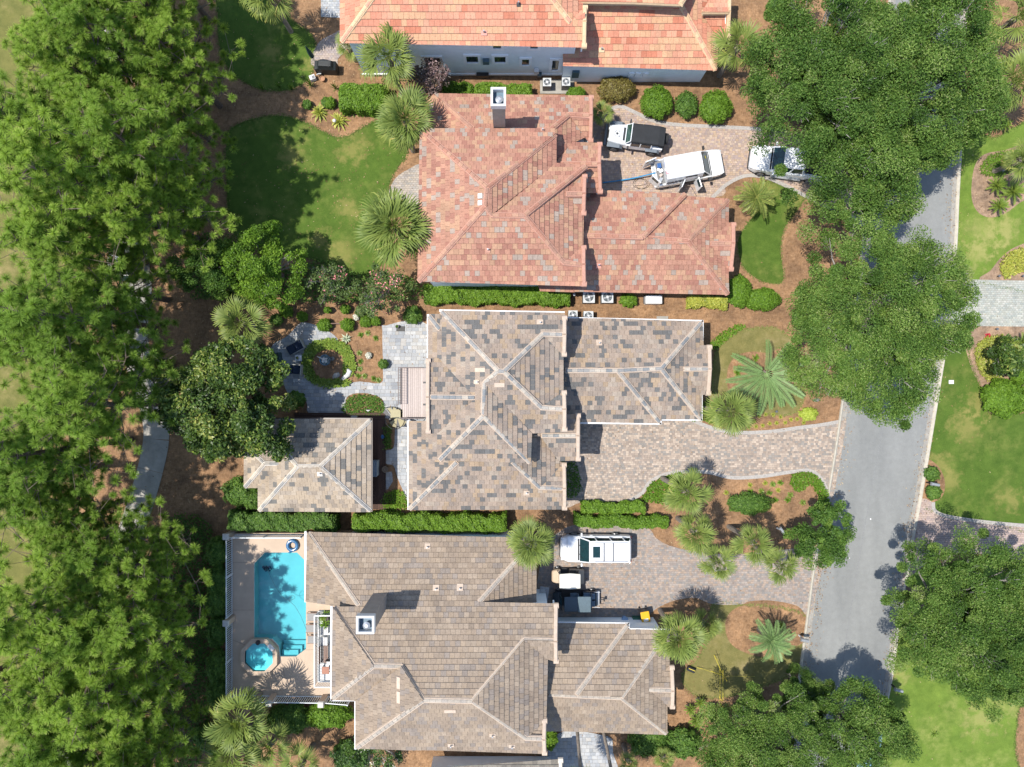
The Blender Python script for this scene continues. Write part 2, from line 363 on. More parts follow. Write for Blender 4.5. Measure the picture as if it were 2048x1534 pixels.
# ---- paving: every paver real, joined into one piece per paved area
def pave(name, poly_px, size, pal, wts, label=None, z=.03, rot=0.0, sizes=None, bond=True, border=None, sm=True, n=4, jit=.006):
    poly = ground(poly_px, sm, n)
    root = sheet(name, poly, Z2+.002, BED)
    ca, sa = math.cos(rot), math.sin(rot)
    lp = [(p.x*ca+p.y*sa, -p.x*sa+p.y*ca) for p in poly]
    xs = [p[0] for p in lp]; ys = [p[1] for p in lp]; w, h = size
    b = MB(); y = min(ys); row = 0
    while y < max(ys):
        x = min(xs)-((row % 2)*.5*w if bond else 0)-random.random()*w*.4*(sizes is not None)
        strip = clip_rect(lp, -1e4, 1e4, y, y+h)
        while x < max(xs) and strip:
            ww = w*(random.choice(sizes) if sizes else 1)
            q = clip_rect(strip, x+.007, x+ww-.007, y+.007, y+h-.007)
            if len(q) >= 3 and parea(q) > .004:
                c = random.choices(pal, wts)[0]; f = random.uniform(.88, 1.12)*AK*.90; zz = z+random.uniform(-jit, jit)
                tl = [(random.uniform(-.004, .004)) for _ in range(2)]; k = len(q)
                cx = x+ww/2; cy = y+h/2
                P3 = [(p[0]*ca-p[1]*sa, p[0]*sa+p[1]*ca, zz+(p[0]-cx)*tl[0]*2+(p[1]-cy)*tl[1]*2) for p in q]
                B3 = [(p[0], p[1], .01) for p in P3]
                sgn = sum(q[i][0]*q[(i+1) % k][1]-q[(i+1) % k][0]*q[i][1] for i in range(k))
                if sgn < 0: P3.reverse(); B3.reverse()
                b.add(P3+B3, [tuple(range(k))]+[((i+1) % k, i, k+i, k+(i+1) % k) for i in range(k)], tuple(v*f for v in c))
            x += ww
        y += h; row += 1
    o = b.build('pavers', PAVE, root, kind='stuff'); return root
DP = [(0.499, 0.401, 0.323), (0.426, 0.342, 0.280), (0.374, 0.322, 0.280), (0.603, 0.490, 0.394), (0.348, 0.317, 0.285)]
pave('driveway', [(1128, 836), (1128, 1003), (1165, 1004), (1258, 1001), (1284, 986), (1300, 964), (1332, 948), (1380, 943), (1420, 945), (1462, 955), (1520, 953), (1580, 944), (1618, 941), (1640, 955), (1654, 982), (1661, 1014), (1692, 850), (1680, 843), (1640, 850), (1600, 855), (1540, 863), (1480, 865), (1440, 860), (1405, 849), (1378, 838)], (.23, .15), DP, [4, 3, 2, 3, 2], sizes=[1, 1, .66])
TP = [(0.541, 0.396, 0.314), (0.572, 0.416, 0.294), (0.478, 0.366, 0.304), (0.603, 0.465, 0.361), (0.458, 0.356, 0.323)]
pave('driveway', [(1168, 285), (1190, 240), (1215, 222), (1240, 213), (1272, 226), (1310, 243), (1360, 250), (1420, 253), (1500, 257), (1570, 262), (1650, 300), (1720, 345), (1752, 390), (1743, 455), (1733, 455), (1702, 433), (1660, 416), (1620, 397), (1570, 371), (1530, 355), (1490, 352), (1452, 370), (1424, 396), (1168, 398)], (.22, .15), TP, [3, 2, 3, 3, 2], sizes=[1, 1, .7])
BP = [(.38, .32, .285), (.45, .345, .27), (.34, .315, .295), (.44, .375, .33), (.48, .375, .30)]
pave('driveway', [(1085, 1105), (1118, 1064), (1150, 1050), (1200, 1050), (1290, 1054), (1312, 1076), (1342, 1092), (1400, 1104), (1470, 1108), (1560, 1100), (1645, 1098), (1633, 1180), (1617, 1232), (1595, 1212), (1545, 1201), (1500, 1202), (1480, 1209), (1425, 1208), (1392, 1196), (1352, 1200), (1316, 1215), (1292, 1236), (1272, 1254), (1085, 1258)], (.22, .15), BP, [3, 2, 3, 3, 2], sizes=[1, 1, .7])
GP = [(.50, .51, .52), (.44, .46, .48), (.56, .56, .55), (.40, .42, .45), (.53, .51, .48)]
pave('patio', [(545, 690), (575, 672), (598, 648), (612, 645), (640, 653), (664, 667), (676, 679), (672, 685), (645, 684), (618, 697), (607, 725), (612, 748), (630, 764), (660, 771), (690, 768), (720, 763), (762, 766), (766, 740), (765, 660), (772, 651), (860, 652), (860, 838), (800, 838), (768, 834), (766, 800), (736, 787), (705, 788), (691, 800), (687, 829), (620, 829), (612, 800), (575, 785), (560, 740), (545, 712)], (.40, .27), GP, [4, 3, 3, 2, 2], sizes=[1, .6, .8, 1.2], n=3)
pave('side_path', [(795, 848), (822, 846), (822, 1005), (805, 978), (794, 952), (787, 931), (770, 926), (768, 902), (787, 896), (790, 862)], (.40, .27), GP, [4, 3, 3, 2, 2], sizes=[1, .6, .8, 1.2], n=3)
pave('stepping_pad', [(763, 945), (784, 943), (786, 962), (776, 978), (762, 982)], (.40, .27), GP, [4, 3, 3, 2, 2], sizes=[1, .6, .8, 1.2], sm=False)
pave('grill_patio', [(625, 132), (627, 105), (640, 83), (662, 70), (690, 60), (694, 95), (676, 118), (672, 133)], (.22, .15), [(.50, .40, .35), (.45, .38, .36), (.55, .45, .38)], [1, 1, 1])
pave('side_terrace', [(642, -60), (684, -60), (684, 36), (642, 34)], (.25, .17), GP, [4, 3, 3, 2, 2], sm=False)
pave('back_patio', [(846, 333), (815, 340), (792, 356), (779, 380), (781, 402), (802, 420), (846, 424)], (.23, .15), [(.52, .45, .38), (.46, .41, .37), (.57, .49, .41), (.40, .37, .34)], [2, 2, 2, 1])
pave('entry_walk', [(1108, 1470), (1214, 1472), (1226, 1505), (1236, 1580), (1108, 1580)], (.40, .27), GP, [4, 3, 3, 2, 2], sizes=[1, .6, .8])
RP = [(.50, .51, .44), (.46, .48, .43), (.54, .54, .48), (.43, .46, .42)]
pave('driveway', [(1893, 561), (1935, 559), (2130, 563), (2130, 654), (1935, 652), (1888, 650)], (.22, .15), RP, [2, 2, 2, 1], sm=False)
pave('driveway', [(1836, 1003), (1864, 1004), (1870, 1023), (1902, 1035), (1990, 1047), (2130, 1058), (2130, 1125), (1910, 1105), (1850, 1130), (1806, 1158), (1820, 1085)], (.22, .15), [(.53, .40, .34), (.47, .37, .34), (.57, .44, .37)], [1, 1, 1])
# soldier-course paver edging beside the middle driveway
def edging(name, pts, w, m, z=.04):
    p = smooth_poly([W(*q) for q in pts], 7, False)
    return ribbon(p, [(-w/2, .0), (-w/2, z), (w/2, z), (w/2, .0)], m, name).build(name, m, kind='structure', recalc=True)
EDG = plain('edging_stone', (.40, .37, .34), .9, var=.25, scale=12)
for pts in ([(1378, 838), (1405, 849), (1440, 860), (1480, 865), (1540, 863), (1600, 855), (1640, 850), (1680, 843)], [(1258, 1001), (1284, 986), (1300, 964), (1332, 948), (1380, 943), (1420, 945), (1462, 955), (1520, 953), (1580, 944), (1618, 941), (1640, 955), (1654, 982), (1661, 1014)],
            [(1215, 222), (1240, 213), (1272, 226), (1310, 243), (1360, 250), (1420, 253), (1500, 257), (1570, 262)], [(1733, 455), (1702, 433), (1660, 416), (1620, 397), (1570, 371), (1530, 355), (1490, 352), (1452, 370), (1424, 396)],
            [(1866, 1004), (1870, 1022), (1902, 1034), (1990, 1046), (2130, 1057)]):
    edging('paver_edging', pts, .26, EDG)
# concrete pad of the two condensers, utility lid in the lawn
sheet('equipment_pad', ground([(1080, 160), (1148, 160), (1147, 188), (1080, 188)], False), .08, CONC, thick=.1)
# ---- wooden walk round the pool house
DECKM = attrmat('dark_deck', .8, .35, 18, (1, 1, 1))
dk = thing('wooden_deck', 'dark brown plank walkway wrapping the pool house', 'deck', W(756, 920)); dk['kind'] = 'structure'; dk['kind'] = 'structure'
i = 0
for (x0, x1, y0, y1, ax) in ((590, 771, 826, 841, 'x'), (741, 769, 841, 1018, 'y')):
    p0 = W(x0, y1); p1 = W(x1, y0); st = .145
    lo, hi = (p0.y, p1.y) if ax == 'x' else (p0.x, p1.x)
    t = lo
    while t < hi-.02:
        b = MB(); c = (.10, .055, .04); f = random.uniform(.7, 1.25)*AK
        if ax == 'x': b.box(((p0.x+p1.x)/2, t+st/2, .13), (p1.x-p0.x, st-.012, .05), col=tuple(v*f for v in c))
        else: b.box((t+st/2, (p0.y+p1.y)/2, .13), (st-.012, p1.y-p0.y, .05), col=tuple(v*f for v in c))
        b.build('plank', DECKM, dk, world=True); t += st

SEAM = plain('road_seam', (.24, .245, .245), .95, var=.25, scale=9)
p_ = smooth_poly([W(*q) for q in [(1772, 820), (1752, 930), (1742, 980), (1728, 1060), (1716, 1130), (1700, 1230), (1682, 1340)]], 8, False); p_ = [q+Vector((random.gauss(0, .02), 0)) for q in p_]
ribbon(p_, [(-.025, Z1+.008), (.025, Z1+.008)], SEAM, 'road_seam').build('road_seam', SEAM, kind='structure')
b = MB()
for (px, py, r) in ((1741, 1038, .05), (1699, 1116, .03)): w = W(px, py); b.cyl((w.x, w.y, Z1+.010), r, .006, 10)
b.build('road_marks', plain('white_mark', (.9, .9, .88), .9), kind='structure')
# ================================================================ HOUSES
DV = {'N': Vector((0, 1)), 'S': Vector((0, -1)), 'E': Vector((1, 0)), 'W': Vector((-1, 0))}
TILE = attrmat('roof_tile', .85, .2, 5, (5, 5, 2), bmp=.1, stain=.10)
TILEM = {}
def stainy(name, amt): return attrmat('roof_tile_'+name, .88, .34, 13, None, bmp=.25, stain=amt)
MORT = plain('cream_mortar', (.60, .475, .37), .9, var=.12, scale=5)
MORTR = plain('red_mortar', (.56, .30, .22), .9, var=.15, scale=5)
MORTY = plain('yellow_mortar', (.74, .54, .33), .9, var=.12, scale=5)
MORTW = plain('white_mortar', (.74, .68, .60), .9, var=.08, scale=5)
WHITE = plain('white_paint', (.80, .80, .79), .5, var=.04, scale=3)
STUC = plain('grey_stucco', (1.08, 1.16, 1.18), .9, var=.06, scale=2, bmp=.15)
STUCB = plain('tan_stucco', (.52, .44, .36), .9, var=.07, scale=2, bmp=.15)
DARKG = plain('dark_glass', (.03, .045, .05), .08, var=.2, spec=.8)
METAL = plain('galvanised_metal', (.52, .54, .56), .4, .6, var=.1)
BLK = plain('black_iron', (.02, .02, .022), .5, var=.2)
class Face:
    def __init__(s, d, ref, pitch=.5):
        s.d = DV[d]; s.p = pitch; s.he = ref[2]; w = W(*ref); s.P0 = Vector((w.x, w.y)); s.k = s.d.dot(s.P0)
        c = 1/math.sqrt(1+pitch**2); sn = pitch*c
        s.u = Vector((-s.d.y, s.d.x, 0)); s.v = Vector((-s.d.x*c, -s.d.y*c, sn)); s.n = s.u.cross(s.v)
        s.O = Vector((s.P0.x, s.P0.y, s.he))
    def at(s, px, py):
        a = -(s.d.x*(px-1024)+s.d.y*(767-py))/PS
        h = (s.he+s.p*(a+s.k))/(1+s.p*a/CH); return W(px, py, h)
    def hz(s, x, y): return s.he+s.p*(s.k-(s.d.x*x+s.d.y*y))
    def uv(s, P): q = P-s.O; return (q.dot(s.u), q.dot(s.v))
    def xyz(s, u, v, t=0): return s.O+s.u*u+s.v*v+s.n*t
def tint(pal, k, c):
    m = [sum(p[i] for p in pal)/len(pal) for i in range(3)]
    return [tuple((p[i]+(m[i]-p[i])*c)*k*(1.035, .985, .915)[i] for i in range(3)) for p in pal]
class House:
    def __init__(s, name, label, cat, base_px, pal, wts, mort, ridge, tw=.33, th=.36, wall=STUC, stain=.12, nm='a', run=0, cell=None, limit=300, tk=.57, tc=.2):
        s.root = thing(name, label, cat, W(*base_px)); s.pal = tint(pal, tk, tc); s.wts = wts; s.mort = mort; s.ridge = tint(ridge, tk*1.08, 0); s.tw = tw; s.th = th
        s.wall = wall; s.deck = MB(); s.mor = MB(); s.stuff = MB(); s.full = []; s.M = stainy(nm, stain); s.run = run; s.caps = []; s.faces = []; s.limit = limit; s.nm = nm
    def pick(s, prev):
        if prev is not None and random.random() < s.run: return prev
        return random.choices(range(len(s.pal)), s.wts)[0]
    def face(s, d, ref, poly, pitch=.5, tiles=True):
        F = Face(d, ref, pitch); P = [F.at(*p) for p in poly]; uv = [F.uv(p) for p in P]; k = len(uv)
        if sum(uv[i][0]*uv[(i+1) % k][1]-uv[(i+1) % k][0]*uv[i][1] for i in range(k)) < 0: uv.reverse(); P.reverse()
        from mathutils.geometry import tessellate_polygon
        A = [F.xyz(u, v, -.0) for u, v in uv]; B = [F.xyz(u, v, -.13) for u, v in uv]
        tri = tessellate_polygon([[Vector((u, v, 0)) for u, v in uv]])
        fs = []
        for t in tri:
            a, b, c = [uv[i] for i in t]; cr = (b[0]-a[0])*(c[1]-a[1])-(b[1]-a[1])*(c[0]-a[0])
            t = t if cr > 0 else (t[0], t[2], t[1]); fs.append(t); fs.append((t[2]+k, t[1]+k, t[0]+k))
        fs += [((i+1) % k, i, k+i, k+(i+1) % k) for i in range(k)]
        s.deck.add(A+B, fs)
        tw, th = s.tw, s.th
        us = [q[0] for q in uv]; vs_ = [q[1] for q in uv]; v = min(vs_); r = 0
        while v < max(vs_) and tiles:
            strip = clip_rect(uv, -1e3, 1e3, v, v+th-.022)
            u = math.floor(min(us)/tw)*tw-(r % 2)*tw*.5; prev = None
            while u < max(us) and strip:
                q = clip_rect(strip, u+.006, u+tw-.006, v-1, v+th)
                if len(q) >= 3:
                    ar = parea(q); prev = s.pick(prev); ci = prev; jt = random.uniform(-.005, .006); tl = random.uniform(-.012, .012)
                    if ar > .985*(tw-.012)*(th-.022): s.full.append((F, u, v, ci, jt, tl))
                    elif ar > .002: s.tile(F, q, u, v, ci, jt, tl)
                u += tw
            v += th; r += 1
        s.faces.append((F, P)); return F
    def tile(s, F, q, u0, v0, ci, jt, tl):
        k = len(q); f = random.uniform(.9, 1.1); c = tuple(x*f for x in s.pal[ci])
        T = [F.xyz(u, v, .014+.058*(1-(v-v0)/s.th)+jt+tl*(u-u0-s.tw/2)) for u, v in q]; B = [F.xyz(u, v, .0) for u, v in q]
        s.stuff.add(T+B, [tuple(range(k))]+[((i+1) % k, i, k+i, k+(i+1) % k) for i in range(k)], c)
    def cap(s, F, a, b, lift=.03, w=.28, L=.40):
        A = F.at(*a) if len(a) == 2 else W(*a); B = F.at(*b) if len(b) == 2 else W(*b)
        s.capw(A, B, lift, w, L)
    def capw(s, A, B, lift=.03, w=.28, L=.40):
        d = B-A; ln = d.length; d = d.normalized(); side = d.cross(Vector((0, 0, 1))).normalized(); up = side.cross(d)
        M0 = Matrix(((d.x, side.x, up.x, 0), (d.y, side.y, up.y, 0), (d.z, side.z, up.z, 0), (0, 0, 0, 1)))
        h = w*.72; P = []
        for t in (A-d*.05, B+d*.05):
            for (o, z) in ((-h, -.06), (-h*.75, lift+.035), (h*.75, lift+.035), (h, -.06)): P.append(t+side*o+up*z)
        mb = MB(); mb.add(P, [(0, 1, 5, 4), (1, 2, 6, 5), (2, 3, 7, 6), (0, 3, 2, 1), (4, 5, 6, 7)]); mb.build('ridge_mortar', s.mort, s.root, world=True, recalc=True)
        n = max(1, round(ln/L)); st = ln/n
        for i in range(n):
            M = Matrix.Translation(A+d*(st*(i+.5))+up*lift) @ M0 @ Matrix.Scale(st/.4*.97, 4, (1, 0, 0)) @ Matrix.Scale(w/.28, 4, (0, 1, 0))
            s.caps.append(M)
    def verge(s, pts, w=.26, h=.34):
        """heavy verge wall-cap running down both slopes of a gable end"""
        b = MB()
        for A, B in zip(pts, pts[1:]):
            d = (B-A).normalized(); sd = d.cross(Vector((0, 0, 1))).normalized(); up = sd.cross(d); P = []
            for t in (A-d*.03, B+d*.03):
                for (o, z) in ((-w/2, -h*.6), (-w/2, .1), (-w*.3, .17), (w*.3, .17), (w/2, .1), (w/2, -h*.6)): P.append(t+sd*o+up*z)
            b.loft([P[:6], P[6:]])
        e = pts[-1]
        for t in (pts[0], pts[-1]):   # rolled kneeler stones at the feet
            b.cyl((t.x, t.y, t.z-.02), .2, .34, 10, axis='X')
        b.build('gable_verge', s.mort, s.root, world=True, recalc=True)
    def walls(s, x0, y0, x1, y1, he, ov=.5, z0=0, m=None, name='wall'):
        a = W(x0, y1, he); c = W(x1, y0, he); b = MB()
        b.prism([(a.x+ov, a.y+ov), (c.x-ov, a.y+ov), (c.x-ov, c.y-ov), (a.x+ov, c.y-ov)], z0, he-.12)
        return b.build(name, m or s.wall, s.root, world=True)
    def gable_wall(s, Pts, m=None):
        b = MB(); P = [Vector(p) for p in Pts]; k = len(P); nx = Vector((.1, 0, 0))
        b.add([p+nx*0 for p in P]+[p-nx for p in P], [tuple(range(k)), tuple(range(2*k-1, k-1, -1))]+[((i+1) % k, i, k+i, k+(i+1) % k) for i in range(k)])
        b.build('gable_wall', m or s.wall, s.root, world=True, recalc=True)
    def vent(s, F, px, py, w=.42, l=.36, col=None, pipe=True):
        p = F.at(px, py); Q = [p+F.u*sx*w/2+F.v*sy*l/2+F.n*.085 for sx, sy in ((-1, -1), (1, -1), (1, 1), (-1, 1))]; b = MB()
        b.add([q for q in Q]+[q-F.n*.08 for q in Q], [(0, 1, 2, 3)]+[((i+1) % 4, i, 4+i, 4+(i+1) % 4) for i in range(4)])
        o = b.build('roof_flashing', col or MORT, s.root, world=True)
        if pipe:
            b = MB(); b.cyl((p.x, p.y, p.z+.18), .05, .36, 8); b.build('vent_pipe', METAL, o)
    def gutter(s, pts, h, m=None):
        b = MB()
        for a, c in zip(pts, pts[1:]):
            A = W(*a, h); B = W(*c, h); d = (B-A).normalized(); sd = d.cross(Vector((0, 0, 1))); P = []
            for t in (A-d*.05, B+d*.05):
                for (o, z) in ((-.07, .02), (.07, .02), (.06, -.12), (-.06, -.12)): P.append(t+sd*o+Vector((0, 0, z)))
            b.loft([P[:4], P[4:]])
        b.build('gutter', m or WHITE, s.root, world=True, recalc=True)
    def finish(s):
        s.deck.build('roof_deck', s.mort, s.root, world=True)
        s.full.sort(key=lambda t: -t[0].xyz(t[1], t[2]).z)
        # keep the largest-looking that lie inside the picture
        def vis(t):
            p = t[0].xyz(t[1], t[2]); k = PS/(1-p.z/CH); return abs(p.x*k) < 1015 and abs(p.y*k) < 760
        ind = [t for t in s.full if vis(t)][:s.limit]; ids = set(map(id, ind)); tw, th = s.tw, s.th
        proto = []
        for c in s.pal:
            b = MB(); T = [(.006, 0, .072), (tw-.006, 0, .072), (tw-.006, th-.022, .014), (.006, th-.022, .014)]
            b.add(T+[(x, y, 0) for x, y, z in T], [(0, 1, 2, 3)]+[((i+1) % 4, i, 4+i, 4+(i+1) % 4) for i in range(4)], c); proto.append(b.mesh('roof_tile', s.M))
        inv = s.root.matrix_basis.inverted()
        for t in s.full:
            F, u, v, ci, jt, tl = t
            if id(t) in ids:
                O = F.xyz(u, v, jt); M = Matrix(((F.u.x, F.v.x, F.n.x, O.x), (F.u.y, F.v.y, F.n.y, O.y), (F.u.z, F.v.z, F.n.z, O.z), (0, 0, 0, 1)))
                o = bpy.data.objects.new('roof_tile', proto[ci]); COL.objects.link(o); o.parent = s.root; o.matrix_parent_inverse = inv; o.matrix_basis = M
            else: s.tile(F, [(u+.006, v), (u+tw-.006, v), (u+tw-.006, v+th-.022), (u+.006, v+th-.022)], u, v, ci, jt, tl)
        s.stuff.build('tile_field', s.M, s.root, world=True, kind='stuff')
        rp = []
        for c in s.ridge:
            b = MB(); pr = [(-.14, 0), (-.10, .075), (-.04, .105), (.04, .105), (.10, .075), (.14, 0)]
            b.loft([[(-.2, y, z) for y, z in pr], [(.2, y*.93, z*.86) for y, z in pr]], col=c); rp.append(b.mesh('ridge_tile', s.M))
        for M in s.caps:
            o = bpy.data.objects.new('ridge_tile', random.choice(rp)); COL.objects.link(o); o.parent = s.root; o.matrix_parent_inverse = inv; o.matrix_basis = M
def up(p, z): return Vector((p.x, p.y, p.z+z))
def gable_end(h, FN, FS, top, n_eave, s_eave, he_drop=1.2, wall=True):
    """verge along a gable end; wall triangle a little inside it"""
    A = FN.at(*n_eave); T = FN.at(*top); T2 = FS.at(*top); T = (T+T2)/2; B = FS.at(*s_eave)
    h.verge([up(A, .05), up(T, .05), up(B, .05)])
    if wall:
        i = Vector((-.06, 0, -.15)) if T.x > h.root.location.x-2 else Vector((.16, 0, -.15))
        h.gable_wall([A+i, T+i, B+i, Vector((B.x+i.x, B.y, B.z-he_drop)), Vector((A.x+i.x, A.y, A.z-he_drop))])

# ---------------------------------------------------------------- the middle house (mottled tan and slate)
mid = House('house', 'house with mottled tan, ochre and slate tiled hip roof in the middle of the block', 'house', (1000, 800),
    [(.47, .385, .325), (.39, .335, .30), (.165, .18, .195), (.51, .395, .285), (.50, .435, .375)], [30, 24, 20, 13, 13], MORT,
    [(.38, .39, .40), (.52, .50, .47), (.30, .33, .36), (.62, .58, .52)], nm='mottled', run=.14, stain=.22, tc=.14)
N1 = mid.face('N', (1000, 624, 5.6), [(882, 622), (997, 742), (1008, 743), (1086, 668), (1129, 669), (1130, 626)])
Wl = mid.face('W', (857, 680, 5.2), [(857, 632), (880, 660), (882, 624), (997, 742), (970, 765), (967, 832), (878, 920), (858, 920), (858, 866), (877, 866), (951, 796), (878, 716), (857, 716)])
mid.face('N', (870, 630, 5.15), [(857, 629), (883, 629), (880, 661)])
GN = mid.face('N', (868, 717, 5.5), [(951, 795), (856, 794), (857, 718), (878, 716)]); GS = mid.face('S', (868, 866, 5.5), [(951, 795), (877, 866), (857, 866), (856, 794)])
S1 = mid.face('S', (970, 922, 5.6), [(967, 832), (1061, 925), (878, 920)])
E1 = mid.face('E', (1062, 895, 5.65), [(970, 767), (967, 832), (1061, 925), (1063, 866)])
F1 = mid.face('S', (1100, 864, 5.6), [(997, 742), (1008, 743), (1083, 815), (1129, 818), (1130, 863), (1063, 866), (970, 767)])
E3 = mid.face('E', (1126, 750, 5.6), [(1008, 743), (1086, 668), (1126, 712), (1126, 783), (1083, 815)])
g1s = mid.face('S', (1110, 712, 5.6), [(1086, 668), (1129, 669), (1128, 713)]); g2n = mid.face('N', (1110, 783, 5.8), [(1083, 815), (1129, 818), (1128, 782)])
W2 = mid.face('W', (818, 930, 3.3), [(818, 842), (876, 842), (915, 923), (818, 1019)])
S2 = mid.face('S', (970, 1018, 3.3), [(915, 923), (1025, 923), (1080, 975), (1129, 976), (1130, 1018), (818, 1019)])
E2 = mid.face('E', (1127, 950, 3.35), [(1025, 923), (1050, 905), (1050, 868), (1083, 870), (1116, 921), (1127, 926), (1080, 975)])
g3n = mid.face('N', (1110, 925, 3.35), [(1080, 975), (1129, 976), (1128, 924)])
ES = mid.face('S', (1130, 920, 3.9), [(1080, 871), (1155, 871), (1157, 920), (1117, 921)]); EN = mid.face('N', (1140, 828, 4.05), [(1068, 871), (1155, 871), (1157, 829), (1128, 829)])
gN = mid.face('N', (1270, 639, 3.0), [(1129, 635), (1129, 741), (1235, 741), (1323, 737), (1404, 643)])
gS = mid.face('S', (1220, 845, 3.0), [(1129, 741), (1235, 741), (1320, 846), (1129, 843)]); gS2 = mid.face('S', (1360, 838, 2.97), [(1233, 739), (1323, 737), (1402, 838), (1312, 838)])
gE = mid.face('E', (1406, 700, 3.0), [(1323, 737), (1404, 643), (1406, 690), (1366, 738), (1403, 789), (1402, 838)])
ggN = mid.face('N', (1410, 692, 3.05), [(1366, 738), (1420, 738), (1420, 692), (1404, 691)]); ggS = mid.face('S', (1410, 787, 3.05), [(1366, 738), (1420, 738), (1417, 788), (1402, 789)])
for F, a, b in ((N1, (884, 624), (997, 742)), (N1, (1008, 743), (1086, 668)), (N1, (1086, 668), (1124, 669)), (N1, (997, 742), (1008, 743)), (Wl, (997, 742), (970, 765)), (Wl, (969, 765), (967, 832)), (S1, (967, 832), (880, 919)), (S1, (967, 832), (1059, 924)),
    (F1, (1008, 743), (1083, 815)), (F1, (1083, 815), (1124, 818)), (GN, (949, 795), (862, 794)), (S2, (914, 924), (820, 1017)), (S2, (1026, 924), (1080, 975)), (S2, (1080, 975), (1124, 976)), (ES, (1084, 871), (1151, 871)), (Wl, (859, 633), (880, 659)),
    (gN, (1132, 741), (1235, 741)), (gN, (1235, 741), (1323, 737)), (gN, (1323, 737), (1401, 646)), (gS, (1236, 742), (1318, 843)), (gS2, (1323, 738), (1400, 836)), (ggN, (1368, 738), (1416, 738))):
    mid.cap(F, a, b)
gable_end(mid, N1, g1s, (1129, 669), (1129, 637), (1128, 708)); gable_end(mid, g2n, F1, (1129, 818), (1128, 786), (1129, 858))
gable_end(mid, EN, ES, (1156, 871), (1156, 832), (1156, 917), 2.2); gable_end(mid, g3n, S2, (1129, 976), (1128, 930), (1129, 1015), 1)
gable_end(mid, ggN, ggS, (1419, 738), (1418, 695), (1416, 786), .6)
mid.verge([up(GN.at(857, 722), .05), up(GN.at(856, 794), .05), up(GS.at(857, 862), .05)])
mid.gable_wall([GN.at(858, 722)+Vector((.2, 0, -.15)), GN.at(857, 794)+Vector((.2, 0, -.15)), GS.at(858, 862)+Vector((.2, 0, -.15)), GS.at(858, 862)+Vector((.2, 0, -2.4)), GN.at(858, 722)+Vector((.2, 0, -2.4))])
mid.walls(862, 624, 1063, 922, 5.5); mid.walls(1040, 626, 1128, 864, 5.5); mid.walls(818, 842, 1128, 1018, 3.2); mid.walls(1105, 832, 1156, 919, 3.8, .35); mid.walls(1110, 638, 1404, 840, 2.95); mid.walls(1370, 692, 1418, 788, 2.95, .3)
mid.gutter([(1131, 636), (1405, 642), (1405, 690)], 3.0); mid.gutter([(1129, 845), (1321, 847), (1321, 839), (1403, 839), (1403, 790)], 3.0); mid.gutter([(817, 842), (817, 1018)], 3.3); mid.gutter([(856, 630), (856, 716)], 5.2); mid.gutter([(880, 621), (1128, 625)], 5.6)
mid.vent(N1, 1080, 645); mid.vent(gN, 1198, 686, .4, .45); mid.vent(Wl, 961, 740, .26, .75, pipe=False); mid.vent(Wl, 954, 764, .26, .4); mid.vent(F1, 999, 769, .65, .3, pipe=False); mid.vent(S2, 1053, 985, .4, .36)
for (y0, y1) in ((762, 768), (806, 812)):    # wall lamps seen by the balcony door
    p = W(853, (y0+y1)/2, 5.0); b = MB(); b.box((p.x-.1, p.y, p.z), (.22, .12, .25)); b.build('wall_lamp', BLK, mid.root, world=True)
mid.finish()
# ---------------------------------------------------------------- pool house
pav = House('pool_house', 'small square pool house with cream and slate tiled hip roof beside the dark deck', 'pool house', (630, 930),
    [(.54, .45, .35), (.48, .42, .36), (.40, .345, .29), (.17, .185, .195), (.60, .52, .43)], [34, 22, 16, 15, 13], MORTW, [(.50, .48, .44), (.36, .37, .38), (.60, .56, .50)], tw=.36, th=.36, nm='cream', run=.08, stain=.24, tk=.61)
pN = pav.face('N', (640, 838, 2.9), [(517, 838), (742, 839), (640, 933), (595, 933)]); pE = pav.face('E', (742, 930, 2.9), [(742, 839), (640, 933), (742, 1023)])
pS = pav.face('S', (640, 1022, 2.9), [(595, 933), (640, 933), (742, 1023), (517, 1022)]); pW = pav.face('W', (517, 930, 2.9), [(517, 838), (595, 933), (517, 1022)])
qN = pav.face('N', (500, 888, 2.95), [(530, 927), (564, 927), (524, 888), (489, 888)]); qS = pav.face('S', (505, 975, 2.8), [(530, 927), (564, 927), (515, 975), (489, 975)]); qW = pav.face('W', (489, 930, 2.8), [(489, 888), (530, 927), (489, 975)])
for F, a, b in ((pN, (595, 933), (640, 933)), (pE, (740, 841), (640, 933)), (pE, (740, 1020), (640, 933)), (pN, (519, 841), (595, 933)), (pS, (519, 1020), (595, 933)), (qS, (530, 927), (562, 927)), (qS, (491, 973), (530, 927)), (qN, (491, 890), (530, 927))): pav.cap(F, a, b, w=.24)
pav.walls(517, 838, 742, 1022, 2.9, .55, m=STUCB); pav.gutter([(516, 837), (743, 838), (743, 1022)], 2.9, plain('bronze_gutter', (.09, .06, .045), .4)); pav.walls(489, 888, 530, 975, 2.8, .45, m=STUCB)
pav.vent(pS, 640, 947, .36, .34, MORTW); pav.finish()
